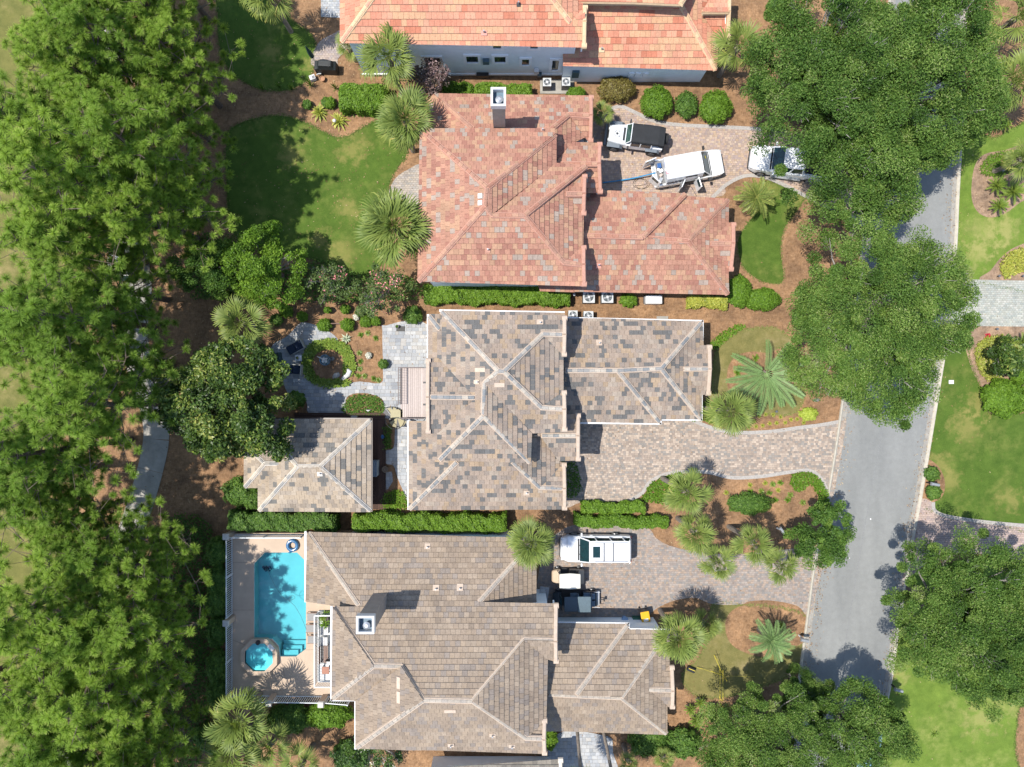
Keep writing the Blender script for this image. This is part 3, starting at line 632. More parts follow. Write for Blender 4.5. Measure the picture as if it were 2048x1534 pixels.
# ---------------------------------------------------------------- red house
red = House('house', 'house with salmon red tiled hip roof and a tall grey chimney near its back edge', 'house', (1050, 400),
    [(.54, .285, .21), (.57, .35, .235), (.43, .20, .155), (.45, .40, .36), (.50, .265, .20)], [28, 28, 20, 13, 18], MORTR, [(.50, .255, .19), (.55, .33, .24), (.46, .27, .21)], tw=.33, th=.36, nm='salmon', run=.08, stain=.18, tk=.62)
rW = red.face('W', (838, 420, 5.6), [(836, 563), (970, 412), (975, 375), (845, 262), (840, 262)])
rN1 = red.face('N', (950, 259, 5.7), [(845, 262), (975, 375), (1111, 268), (1111, 258), (848, 258)])
rN2 = red.face('N', (1030, 190, 3.4), [(868, 188), (1183, 192), (1182, 232), (1138, 229), (1098, 262), (1095, 290), (960, 290), (945, 258)])
rW2 = red.face('W', (866, 230, 3.4), [(868, 188), (945, 258), (945, 280), (850, 280), (850, 205)])
rg0 = red.face('S', (1160, 283, 3.5), [(1138, 229), (1182, 232), (1182, 284), (1176, 283)])
rE2 = red.face('E', (1180, 265, 3.4), [(1095, 262), (1138, 229), (1177, 272), (1146, 286), (1113, 332), (1095, 332)])
rEN = red.face('N', (1170, 286, 4.1), [(1110, 328), (1198, 328), (1200, 287), (1145, 285)]); rES = red.face('S', (1185, 386, 3.95), [(1150, 328), (1198, 328), (1201, 386), (1150, 386)])
rE1 = red.face('E', (1112, 300, 5.7), [(975, 375), (1112, 268), (1112, 327), (985, 428), (972, 412)])
rF1 = red.face('N', (1140, 329, 5.75), [(972, 412), (985, 428), (1050, 430), (1174, 331), (1112, 327)])
rE3 = red.face('E', (1168, 430, 5.6), [(1050, 431), (1173, 331), (1169, 352), (1131, 388), (1167, 428), (1166, 494), (1128, 525)])
ra1 = red.face('N', (1155, 352, 5.65), [(1131, 388), (1168, 388), (1170, 350), (1167, 352)]); ra2 = red.face('S', (1155, 427, 5.65), [(1131, 388), (1168, 388), (1167, 429)])
rb1 = red.face('N', (1150, 494, 5.7), [(1128, 525), (1167, 529), (1167, 492)])
rS = red.face('S', (1000, 568, 5.6), [(836, 563), (970, 412), (985, 430), (1050, 431), (1128, 525), (1167, 529), (1168, 572)])
rgN = red.face('N', (1270, 384, 3.1), [(1160, 380), (1373, 387), (1285, 474), (1160, 471)]); rgN2 = red.face('N', (1410, 395, 2.98), [(1368, 393), (1457, 398), (1376, 482), (1285, 476)])
rgS = red.face('S', (1300, 586, 3.0), [(1146, 583), (1457, 589), (1376, 482), (1285, 474), (1146, 471)])
rgE = red.face('E', (1457, 500, 2.98), [(1376, 482), (1457, 398), (1456, 446), (1420, 487), (1456, 540), (1457, 589)])
rh1 = red.face('N', (1450, 447, 3.0), [(1420, 487), (1466, 487), (1467, 447), (1455, 446)]); rh2 = red.face('S', (1450, 538, 3.0), [(1420, 487), (1466, 487), (1461, 541), (1456, 541)])
for F, a, b in ((rS, (838, 562), (970, 413)), (rW, (971, 412), (975, 376)), (rW, (975, 375), (850, 266)), (rE1, (976, 375), (1110, 270)), (rS, (972, 414), (985, 430)), (rS, (985, 430), (1050, 431)), (rF1, (1050, 430), (1171, 333)), (rS, (1051, 432), (1128, 525)), (rS, (1128, 525), (1163, 529)),
    (ra1, (1133, 388), (1164, 388)), (rN2, (884, 204), (945, 257)), (rN2, (1099, 261), (1138, 229)), (rN2, (1138, 229), (1178, 232)), (rEN, (1115, 328), (1194, 328)), (rgN, (1165, 471), (1285, 474)), (rgN2, (1285, 475), (1376, 482)), (rgN, (1370, 389), (1287, 473)), (rgE, (1376, 482), (1455, 401)), (rgS, (1376, 482), (1455, 587)), (rh1, (1422, 487), (1462, 487))): red.cap(F, a, b)
gable_end(red, rN2, rg0, (1182, 232), (1182, 196), (1181, 281), 1.4); gable_end(red, rEN, rES, (1198, 328), (1199, 290), (1200, 383), 2); gable_end(red, ra1, ra2, (1168, 388), (1169, 354), (1167, 426)); gable_end(red, rb1, rS, (1167, 529), (1167, 496), (1168, 568)); gable_end(red, rh1, rh2, (1466, 487), (1466, 450), (1461, 538), .6)
red.walls(838, 260, 1112, 570, 5.5, .5); red.walls(1090, 330, 1168, 570, 5.5, .5); red.walls(868, 190, 1182, 300, 3.3); red.walls(1110, 287, 1198, 386, 3.8, .35); red.walls(1100, 384, 1457, 588, 2.95); red.walls(1420, 447, 1465, 540, 2.95, .3)
LB = red.face('S', (1120, 583, 2.9), [(1072, 560), (1150, 560), (1150, 584), (1080, 582)])
def chimney(h, px, py, zb, zt, w, l):
    p = W(px, py, zb); b = MB(); zt2 = zt-.35
    b.prism([(p.x-w/2, p.y-l/2), (p.x+w/2, p.y-l/2), (p.x+w/2, p.y+l/2), (p.x-w/2, p.y+l/2)], zb-1.2, zt2)
    st = b.build('chimney', plain('chimney_stucco', (.40, .34, .29), .9, var=.12, scale=2), h.root, world=True)
    inv = h.root.matrix_basis.inverted()
    b = MB(); W2_, L2 = w/2+.07, l/2+.07; t = .13
    for (cx, cy, sx, sy) in ((0, L2-t/2, 2*W2_, t), (0, -L2+t/2, 2*W2_, t), (W2_-t/2, 0, t, 2*L2-2*t), (-W2_+t/2, 0, t, 2*L2-2*t)): b.box((p.x+cx, p.y+cy, zt2+.25), (sx, sy, .5))
    b.build('chimney_shroud', WHITE, st)
    b = MB(); b.cyl((p.x+.05, p.y-.1, zt2+.14), .16, .28, 16); b.cyl((p.x+.05, p.y-.1, zt2+.36), .23, .07, 16, r2=.1); b.build('flue_cap', METAL, st)
    b = MB(); b.prism([(p.x-W2_+t, p.y-L2+t), (p.x+W2_-t, p.y-L2+t), (p.x+W2_-t, p.y+L2-t), (p.x-W2_+t, p.y+L2-t)], zt2-.02, zt2+.01); b.build('chimney_top', plain('blue_grey_metal', (.12, .2, .27), .5), st)
chimney(red, 999, 244, 5.3, 9.3, .78, 1.0)
red.vent(rW, 961, 392, .3, .3, WHITE, False); red.vent(rW, 961, 406, .3, .3, WHITE, False); red.vent(rS, 976, 500, .3, .3, MORTR); red.vent(rgS, 1197, 531, .36, .36, plain('coral_flashing', (.68, .33, .26), .8)); red.vent(rN1, 1085, 227+34, .25, .25, MORTR)
red.finish()
# ---------------------------------------------------------------- bottom house
bot = House('house', 'house with plain tan brown tiled hip roof beside the swimming pool', 'house', (900, 1300),
    [(.405, .33, .265), (.45, .375, .305), (.345, .305, .28), (.37, .305, .25), (.43, .35, .275)], [28, 22, 18, 16, 16], MORT, [(.50, .46, .41), (.54, .50, .45), (.46, .43, .40)], tw=.34, th=.36, nm='tan', run=.08, stain=.2, tk=.585, tc=.1)
bN = bot.face('N', (840, 1070, 3.0), [(615, 1064), (1072, 1076), (1038, 1118), (957, 1204), (1112, 1207), (1112, 1281), (1048, 1279), (945, 1402), (847, 1400), (803, 1332), (748, 1331), (667, 1214), (717, 1212)])
bW0 = bot.face('W', (612, 1130, 3.0), [(615, 1064), (717, 1212), (700, 1216), (612, 1203)])
bW = bot.face('W', (664, 1300, 5.4), [(666, 1214), (748, 1331), (664, 1399)])
bS0 = bot.face('S', (690, 1399, 5.4), [(748, 1331), (803, 1332), (790, 1342), (715, 1400), (664, 1399)])
bW1 = bot.face('W', (712, 1450, 5.5), [(803, 1332), (847, 1400), (712, 1496), (712, 1400), (790, 1342)])
bS = bot.face('S', (900, 1500, 5.6), [(847, 1400), (945, 1402), (1052, 1476), (1087, 1477), (1089, 1506), (712, 1496)])
bE = bot.face('E', (1093, 1380, 5.5), [(945, 1402), (1048, 1280), (1095, 1317), (1092, 1440), (1052, 1476)])
bE0 = bot.face('E', (1072, 1140, 3.1), [(1072, 1077), (957, 1204), (975, 1216), (1072, 1216)])
bg1 = bot.face('S', (1100, 1322, 5.4), [(1048, 1280), (1111, 1281), (1113, 1323), (1095, 1318)]); bg2 = bot.face('N', (1080, 1440, 5.5), [(1052, 1476), (1088, 1477), (1090, 1438)])
bgN = bot.face('N', (1180, 1247, 2.9), [(1085, 1246), (1256, 1248), (1152, 1390), (1085, 1387)]); bgN2 = bot.face('N', (1300, 1260, 2.88), [(1249, 1258), (1338, 1260), (1243, 1394), (1150, 1391)])
bgS = bot.face('S', (1200, 1465, 2.9), [(1085, 1387), (1152, 1391), (1243, 1395), (1334, 1468), (1085, 1461)])
bgE = bot.face('E', (1337, 1400, 2.9), [(1243, 1394), (1338, 1261), (1338, 1334), (1295, 1379), (1334, 1412), (1334, 1468)])
bh1 = bot.face('N', (1330, 1334, 2.95), [(1295, 1379), (1346, 1380), (1343, 1332), (1337, 1333)]); bh2 = bot.face('S', (1330, 1412, 2.92), [(1295, 1379), (1346, 1380), (1345, 1414), (1333, 1412)])
for F, a, b in ((bN, (618, 1067), (717, 1210)), (bN, (668, 1216), (748, 1331)), (bN, (748, 1331), (803, 1332)), (bN, (803, 1332), (847, 1400)), (bN, (847, 1400), (945, 1402)), (bN, (945, 1402), (1048, 1280)), (bN, (1048, 1279), (1108, 1281)), (bN, (1070, 1079), (959, 1203)), (bS0, (748, 1331), (667, 1396)), (bS, (847, 1400), (715, 1494)), (bS, (945, 1402), (1052, 1476)), (bS, (1052, 1476), (1083, 1477)),
    (bgS, (1098, 1388), (1152, 1391)), (bgS, (1152, 1391), (1243, 1395)), (bgN, (1254, 1251), (1153, 1389)), (bgE, (1243, 1394), (1336, 1263)), (bgS, (1243, 1395), (1332, 1466)), (bh1, (1297, 1379), (1342, 1380))): bot.cap(F, a, b)
gable_end(bot, bN, bg1, (1111, 1281), (1112, 1211), (1112, 1321)); gable_end(bot, bg2, bS, (1088, 1477), (1089, 1441), (1089, 1504)); gable_end(bot, bh1, bh2, (1345, 1380), (1343, 1335), (1344, 1412), .6)
bot.walls(612, 1064, 1072, 1216, 2.9); bot.walls(664, 1214, 1093, 1398, 5.3); bot.walls(712, 1380, 1092, 1500, 5.4); bot.walls(950, 1207, 1112, 1322, 5.0); bot.walls(1085, 1247, 1337, 1464, 2.85); bot.walls(1297, 1334, 1345, 1412, 2.85, .3)
bot.gutter([(1097, 1245), (1257, 1247), (1257, 1258), (1337, 1260)], 2.9); bot.gutter([(663, 1214), (663, 1400), (711, 1400), (711, 1497)], 5.4); bot.gutter([(611, 1064), (611, 1203)], 3.0)
chimney(bot, 757, 1206, 5.4, 9.5, .95, .95)
for F, px, py, w, l, pp in ((bN, 855, 1093, .4, .4, 1), (bN, 872, 1176, .42, .4, 1), (bN, 920, 1175, .42, .48, 1), (bW1, 798, 1365, .75, .26, 0), (bW1, 798, 1394, .75, .26, 0), (bS, 900, 1421, .75, .26, 0), (bS, 985, 1469, .4, .3, 1), (bS, 902, 1489, .42, .3, 1), (bS, 1024, 1491, .42, .3, 1)): bot.vent(F, px, py, w, l, MORT, bool(pp))
for (x0, x1, y, z0, z1) in ((928, 958, 1, 1.0, 2.2), (985, 1014, 1, 2.0, 3.9)):     # windows of the rear wall
    a = W(712, 1500, 5.4); yy = a.y+.5-.02
    xa = (x0-1024)*.033; xb = (x1-1024)*.033; b = MB(); zc = (z0+z1)/2
    b.box(((xa+xb)/2, yy-.03, zc), (xb-xa+.3, .08, z1-z0+.3)); o = b.build('window', plain('bronze_frame', (.06, .05, .045), .4), bot.root, world=True)
    b = MB(); b.box(((xa+xb)/2, yy-.08, zc), (xb-xa, .04, z1-z0)); b.build('pane', DARKG, o)
bot.finish()
# ---------------------------------------------------------------- top house
top = House('house', 'house with coral and peach tiled roof and long grey side wall at the top', 'house', (1060, 40),
    [(.66, .285, .20), (.68, .43, .27), (.70, .355, .25), (.58, .21, .135), (.67, .38, .27)], [26, 24, 26, 9, 15], MORTY, [(.70, .48, .30), (.68, .38, .28), (.72, .55, .36)], tw=.36, th=.42, nm='coral', run=.4, stain=.12, tk=.66)
tS = top.face('S', (920, 90, 5.6), [(681, 86), (1168, 95), (1170, 24), (1140, 44), (1095, -15), (1060, -90), (805, -90)])
tW = top.face('W', (681, 40, 5.6), [(681, 86), (805, -90), (681, -90)])
tE = top.face('E', (1166, 0, 5.6), [(1140, 44), (1165, 20), (1166, -90), (1060, -90), (1095, -15)])
tgn = top.face('N', (1160, 15, 5.55), [(1140, 44), (1169, 45), (1170, 14)])
tgS = top.face('S', (1280, 137, 3.0), [(1126, 132), (1433, 141), (1361, 9), (1268, 5), (1126, 3)])
tgN = top.face('N', (1280, -112, 3.0), [(1126, 3), (1268, 5), (1361, 9), (1425, -100), (1126, -108)])
tgE = top.face('E', (1434, 90, 3.0), [(1361, 9), (1433, 141), (1437, 76), (1403, 25), (1440, -30), (1433, -100)])
th1 = top.face('S', (1440, 78, 3.02), [(1403, 25), (1458, 25), (1456, 79), (1436, 77)]); th2 = top.face('N', (1445, -29, 3.02), [(1403, 25), (1458, 25), (1461, -31), (1438, -31)])
for F, a, b in ((tS, (684, 83), (800, -80)), (tS, (1095, -15), (1140, 44)), (tgS, (1268, 5), (1361, 9)), (tgS, (1130, 4), (1268, 5)), (tgS, (1361, 9), (1431, 138)), (th1, (1405, 25), (1454, 25)), (tgN, (1361, 9), (1420, -90))): top.cap(F, a, b)
gable_end(top, tgn, tS, (1169, 45), (1170, 17), (1168, 92), .8); gable_end(top, th2, th1, (1457, 25), (1459, -28), (1455, 76), .6)
wt = top.walls(681, -90, 1168, 92, 5.5, .45); top.walls(1118, -105, 1433, 139, 2.95, .4); top.walls(1400, -30, 1456, 77, 2.95, .3)
yw = W(920, 92, 5.5).y+.45
TRIM = plain('pale_trim', (1.18, 1.2, 1.2), .8, var=.04)
b = MB(); b.box((W(920, 90, 5.5).x, yw-.03, .3), (15.3, .08, .16)); b.build('wall_band', TRIM, top.root, world=True)
# windows of the side wall are found where their heads show in the photograph
for (px0, px1, z0, z1, sill) in ((851, 882, .95, 3.0, 0), (933, 956, 2.2, 3.2, 1), (989, 1011, 2.2, 3.15, 1), (1044, 1058, 1.8, 2.75, 0), (1104, 1117, 1.0, 2.6, 0), (986, 1002, 4.3, 5.3, 0), (1061, 1076, 4.3, 5.3, 0)):
    k = (1-(z0+z1)/2/CH)/PS; xa = (px0-1024)*k; xb = (px1-1024)*k
    b = MB(); t = .2
    for (cx, cz, sx, sz) in (((xa+xb)/2, z1+t/2, xb-xa+2*t, t), ((xa+xb)/2, z0-t/2, xb-xa+2*t, t), (xa-t/2, (z0+z1)/2, t, z1-z0), (xb+t/2, (z0+z1)/2, t, z1-z0)): b.box((cx, yw-.04, cz), (sx, .1, sz))
    o = b.build('window', TRIM, top.root, world=True)
    b = MB(); b.box(((xa+xb)/2, yw-.012, (z0+z1)/2), (xb-xa, .02, z1-z0)); b.build('pane', DARKG, o)
DKB = plain('dark_blue_metal', (.06, .12, .16), .5)
for (px, z, sx, sz, m, nm) in ((972, 2.6, .45, .45, DKB, 'wall_box'), (1073, 1.1, .35, .4, WHITE, 'wall_box'), (965, .45, .9, .3, BLK, 'gas_meter'), (1151, 1.5, .5, .9, DKB, 'meter_cabinet'), (1079, .5, .3, .3, DKB, 'wall_box')):
    k = (1-z/CH)/PS; b = MB(); b.box(((px-1024)*k, yw-.16-(.35 if px > 1140 else 0), z), (sx, .26, sz)); b.build(nm, m, top.root, world=True)
for px in (1262, 1275, 1290):
    p = W(px, 147, 1.2); b = MB(); b.box((p.x, W(1280, 139, 2.95).y+.36, 1.3), (.36, .1, .6)); b.build('meter_box', TRIM, top.root, world=True)
top.vent(tS, 968, 66, .4, .3, plain('coral_flashing', (.68, .33, .26), .8)); top.vent(tS, 1037, 9, .25, .25, BLK); top.vent(tgS, 1203, 100, .38, .3, MORTY); top.finish()
# grey roof edge at the very bottom of the picture
gry = House('house', 'low weathered grey tiled roof edge of the next house at the bottom edge', 'house', (980, 1600), [(.30, .28, .25), (.36, .34, .31), (.26, .25, .235)], [1, 1, 1], MORTW, [(.42, .41, .38)], nm='grey', run=.2, stain=.2)
yN = gry.face('N', (980, 1528, 3.0), [(836, 1538), (1120, 1518), (1122, 1640), (836, 1640)]); gry.verge([yN.at(1121, 1520)+Vector((0, 0, .05)), yN.at(1122, 1630)+Vector((0, 0, .05))])
gry.walls(846, 1545, 1114, 1700, 2.9, .4); gry.finish()
# ================================================================ PLANTS
OAKM = leafmat('oak_leaf', [(0, (0.040, 0.086, 0.015)), (.4, (0.092, 0.178, 0.032)), (.75, (0.169, 0.264, 0.054)), (.95, (0.249, 0.335, 0.091)), (1, (0.245, 0.290, 0.117))], .55, .42, .12, .2)
PINEM = leafmat('pine_needle', [(0, (0.089, 0.145, 0.023)), (.4, (0.198, 0.320, 0.047)), (.8, (0.312, 0.465, 0.085)), (.95, (0.397, 0.495, 0.136)), (1, (0.397, 0.277, 0.136))], .6, .55, .20, .15)
MAGM = leafmat('magnolia_leaf', [(0, (0.027, 0.054, 0.011)), (.5, (0.061, 0.114, 0.021)), (.85, (0.159, 0.216, 0.037)), (1, (0.317, 0.336, 0.092))], .42, .3, .06, .3)
HEDM = leafmat('hedge_leaf', [(0, (0.058, 0.121, 0.013)), (.5, (0.126, 0.237, 0.023)), (1, (0.230, 0.363, 0.047))], .5, .4, .1, .2)
HEDD = leafmat('dark_hedge_leaf', [(0, (0.043, 0.092, 0.018)), (.5, (0.094, 0.185, 0.032)), (1, (0.188, 0.290, 0.055))], .5, .38, .1, .2)
YELM = leafmat('yellow_leaf', [(0, (0.171, 0.228, 0.034)), (.5, (0.329, 0.360, 0.057)), (1, (0.561, 0.516, 0.115))], .5, .35, .1)
LIMM = leafmat('lime_leaf', [(0, (0.244, 0.336, 0.034)), (1, (0.488, 0.552, 0.103))], .5, .35, .05)
BRNM = leafmat('bronze_leaf', [(0, (0.085, 0.060, 0.017)), (.5, (0.159, 0.132, 0.034)), (1, (0.293, 0.264, 0.069))], .5, .3, .05)
FANM = leafmat('fan_frond', [(0, (.065, .105, .020)), (.5, (.185, .245, .058)), (.8, (.36, .39, .105)), (1, (.56, .45, .15))], .5, .36, .12, .25)
FEAM = leafmat('feather_frond', [(0, (0.108, 0.191, 0.066)), (.6, (0.191, 0.301, 0.110)), (1, (0.298, 0.401, 0.166))], .5, .3, .06, .3)
CYCM = leafmat('cycad_frond', [(0, (0.073, 0.132, 0.018)), (.6, (0.171, 0.258, 0.040)), (1, (0.342, 0.384, 0.081))], .4, .25, .08)
MYRM = leafmat('myrtle_leaf', [(0, (0.043, 0.083, 0.023)), (.5, (0.098, 0.152, 0.037)), (.86, (0.168, 0.221, 0.063)), (.9, (0.589, 0.179, 0.202)), (1, (0.772, 0.304, 0.329))], .5, .3, .05)
PURM = leafmat('purple_leaf', [(0, (0.061, 0.054, 0.040)), (.4, (0.146, 0.102, 0.092)), (.8, (0.293, 0.192, 0.196)), (1, (0.415, 0.300, 0.310))], .5, .3, .05)
WHFM = leafmat('white_flower_leaf', [(0, (0.024, 0.060, 0.014)), (.6, (0.073, 0.144, 0.029)), (.9, (0.134, 0.204, 0.046)), (.93, (0.756, 0.696, 0.598)), (1, (0.915, 0.840, 0.736))], .5, .3, .05)
BARK = plain('bark', (.12, .085, .065), .95, var=.3, scale=8, bmp=.4)
TWIG = plain('grey_twig', (.36, .33, .30), .9, var=.25, scale=6)
PBARK = plain('palm_bark', (.27, .225, .18), .95, var=.3, scale=7, bmp=.4)
ORD = ['first', 'second', 'third', 'fourth', 'fifth', 'sixth', 'seventh', 'eighth', 'ninth', 'tenth', 'eleventh', 'twelfth', 'thirteenth', 'fourteenth']
def ranks(pts):
    o = sorted(range(len(pts)), key=lambda i: pts[i]); return {p: ORD[k] for k, p in enumerate(o)}
def np_mesh(name, V, F, tint, mat):
    """V (n,3), F (m,k) equal sided faces, tint per vertex"""
    me = bpy.data.meshes.new(name); n = len(V); m, k = F.shape
    me.vertices.add(n); me.vertices.foreach_set('co', np.ascontiguousarray(V, np.float32).ravel())
    me.loops.add(m*k); me.loops.foreach_set('vertex_index', np.ascontiguousarray(F, np.int32).ravel())
    me.polygons.add(m); me.polygons.foreach_set('loop_start', np.arange(m, dtype=np.int32)*k)
    try: me.polygons.foreach_set('loop_total', np.full(m, k, np.int32))
    except Exception: pass
    a = me.color_attributes.new('Col', 'FLOAT_COLOR', 'POINT'); c = np.ones((n, 4), np.float32); c[:, :3] = np.clip(tint, 0, 1)[:, None]
    a.data.foreach_set('color', c.ravel()); me.materials.append(mat); me.update(calc_edges=True); return me
def unit(v): return v/np.maximum(np.linalg.norm(v, axis=-1, keepdims=True), 1e-9)
def leaves(C, size, upb=.7, asp=.45, nrm=None):
    n = len(C); nn = rng.normal(size=(n, 3)); nn[:, 2] += upb*1.5
    if nrm is not None: nn = nn*.6+nrm*1.2
    nn = unit(nn); a = rng.normal(size=(n, 3)); a = unit(a-nn*np.sum(a*nn, 1)[:, None]); b = np.cross(nn, a)
    s = np.asarray(size).reshape(-1, 1)*np.ones((n, 1))*rng.uniform(.7, 1.3, (n, 1))
    V = np.stack([C-a*s, C+b*s*asp-a*s*.1, C+a*s, C-b*s*asp-a*s*.1], 1).reshape(-1, 3)
    return V, np.arange(4*n).reshape(n, 4)
def crown_pts(Rx, Ry, Rz, ncl, per, rc, low=-.35, inner=.25, lob=.22):
    ph = rng.uniform(0, 6.28, 6); am = rng.uniform(.3, 1, 6); cl = []
    while len(cl) < ncl:
        d = unit(rng.normal(size=3))
        if len(cl) % 5 < 3: q = rng.uniform(-1, 1, 2); r2 = q@q; d = np.array([q[0], q[1], math.sqrt(max(0, 1-r2))]) if r2 < 1 else np.array([0, 0, -1.])
        if d[2] < low: continue
        th = math.atan2(d[1], d[0]); l = sum(am[k]*math.cos((k+2)*th+ph[k]) for k in range(5))/2.2
        f = (1+lob*l)*(1-.12*rng.random())*(rng.uniform(1.06, 1.2) if rng.random() < .16 else 1) if rng.random() > inner else rng.uniform(.35, .85)
        cl.append(d*f*np.array([Rx, Ry, Rz]))
    cl = np.array(cl); rcs = rc*rng.uniform(.45, 1.35, ncl)
    off = rng.normal(size=(ncl, per, 3)); off = unit(off)*(rng.random((ncl, per, 1))**.45); off[..., 2] *= .62
    P = cl[:, None, :]+off*rcs[:, None, None]
    t = rng.normal(.42, .19, (ncl, 1))+rng.normal(0, .20, (ncl, per))+off[..., 2]*.12
    return cl, P.reshape(-1, 3), t.reshape(-1)
def broad_tree(R_, Rz, hc, mat, ncl=120, per=300, rc=.8, ls=.13, lob=.22, trunk_r=.22, upb=.8, twig=TWIG, limbs=16, Ry=None, inner=.25, spread=(0, 0)):
    """crown centred hc above the ground; returns meshes for trunk, limbs, crown"""
    cl, P, t = crown_pts(R_, Ry or R_, Rz, ncl, per, rc, lob=lob, inner=inner); P[:, 2] += hc; cl[:, 2] += hc
    V, F = leaves(P, ls, upb); cm = np_mesh('crown', V, F, np.repeat(t, 4), mat)
    b = MB(); top = (spread[0], spread[1], hc-.2*Rz); b.tube([(spread[0]*1.2, spread[1]*1.2, 0), (spread[0]*.5, spread[1]*.5, hc*.3), (0, 0, hc*.6)], [trunk_r*1.25, trunk_r, trunk_r*.8], 8); tm = b.mesh('trunk', BARK)
    b = MB()
    for i in rng.choice(ncl, min(limbs, ncl), replace=False):
        c = cl[i]; m = Vector((c[0]*.45, c[1]*.45, hc*.6+(c[2]-hc*.6)*.35+.3*random.random())); e = Vector(c)
        b.tube([(0, 0, hc*.5), m, m.lerp(e, .6)+Vector((random.uniform(-.2, .2), random.uniform(-.2, .2), 0)), e+Vector((0, 0, rc*.55))], [trunk_r*.5, trunk_r*.3, .05, .018], 5)
        for _ in range(6):
            q = e+Vector((random.uniform(-1, 1), random.uniform(-1, 1), random.uniform(0, .6)))*rc
            b.tube([m.lerp(e, .75), q], [.022, .008], 3)
    lm = b.mesh('limb', twig); return tm, lm, cm
def plant_tree(name, meshes, p, label, cat='tree', rz=0, sc=1, group=None, z=0):
    t = thing(name, label, cat, (p[0], p[1], z), rz, group); t.scale = (sc, sc, sc) if isinstance(sc, (int, float)) else sc
    for n, me in zip(('trunk', 'limbs', 'crown'), meshes): link(n, me, t)
    return t
def at(px, py, h): w = W(px, py, h); return (w.x, w.y)
# ---- oaks over the road
oakA = broad_tree(6.3, 3.2, 6.9, OAKM, 350, 600, .80, .072, .22, .3, limbs=60)
oakB = broad_tree(5.5, 3.0, 7.2, OAKM, 260, 600, .80, .072, .3, .28, limbs=50)
oakC = broad_tree(3.6, 2.2, 5.6, OAKM, 130, 580, .68, .07, .3, .2, limbs=26)
for me, px, py, h, rz, sc, lab in (
    (oakA, 1750, 634, 6.9, 0, .92, 'wide olive green oak covering the road beside the feather palm'),
    (oakB, 1648, 152, 7.2, 1.0, .97, 'broad green oak overhanging the silver pickup at the upper right'),
    (oakA, 1800, 180, 6.9, 2.4, .97, 'largest green oak covering the top end of the road'),
    (oakC, 1722, 338, 5.6, 2.5, 1.06, 'lower oak reaching over the road between the pickup and sunlit asphalt'),
    (oakB, 1922, 1228, 7.2, 4.2, .84, 'spreading grey green oak by the pink paver driveway at the right edge'),
    (oakB, 2062, 1275, 7.2, 2.2, .85, 'oak crown cut by the right edge of the picture below the pink driveway'),
    (oakB, 1530, 1500, 7.2, 3.0, .74, 'dense dark oak at the bottom edge left of the tree shaded road'),
    (oakC, 1706, 1458, 5.6, 2.0, .88, 'oak hanging over the blue car at the bottom of the road'),
    (oakC, 1612, 1392, 5.6, 4.0, .50, 'small bright tipped oak at the corner of the yellow goal lawn')):
    plant_tree('oak_tree', me, at(px, py, h*sc), lab, 'tree', rz, sc, 'oaks along the road')
med = broad_tree(2.5, 1.7, 3.6, HEDD, 90, 300, .55, .085, .3, .12, limbs=8)
plant_tree('shade_tree', med, at(1648, 1078, 3.6), 'rounded deep green tree at the corner between driveway and road', 'tree', 0, .82)
plant_tree('shade_tree', med, at(430, 535, 3.6), 'dark rounded tree left of its brighter twin below the shaded lawn', 'tree', 2, (.72, .95, 1))
br = broad_tree(2.7, 2.0, 4.0, HEDM, 95, 320, .55, .085, .3, .13, limbs=8)
plant_tree('shade_tree', br, at(530, 535, 4.0), 'bright green bushy tree at the bottom of the shaded back lawn', 'tree', 1, (1, .9, 1))
mag = broad_tree(3.9, 2.8, 5.0, MAGM, 230, 250, .62, .12, .26, .2, upb=.9, limbs=10, Ry=4.1, inner=.25)
plant_tree('magnolia_tree', mag, at(468, 805, 5.0), 'big dark glossy magnolia overhanging the pool house roof', 'tree', .6)
mag2 = broad_tree(1.25, 1.0, 1.6, MAGM, 30, 170, .45, .13, .2, .1, upb=.9, limbs=4)
plant_tree('magnolia_tree', mag2, at(2012, 715, 1.7), 'small dark glossy tree in the yellow shrub bed by the right edge', 'tree', 0, 1.05)
for (px, py, mat, nm, lab, r, pr) in ((660, 565, MYRM, 'crape_myrtle', 'thin crape myrtle with few pink flowers below the back lawn', 1.4, 60), (768, 578, MYRM, 'crape_myrtle', 'pink flowering crape myrtle beside the red house corner', 1.75, 80), (858, 158, PURM, 'purple_leaf_tree', 'mauve leaved small tree between hedge and long grey wall', 1.25, 70), (735, 1500, WHFM, 'crape_myrtle', 'white flowering crape myrtle under the tan house corner', 2.1, 110)):
    plant_tree(nm, broad_tree(r, r*.8, 3.0, mat, 46, pr, .4, .085, .3, .06, limbs=16), at(px, py, 3.0), lab, 'tree')
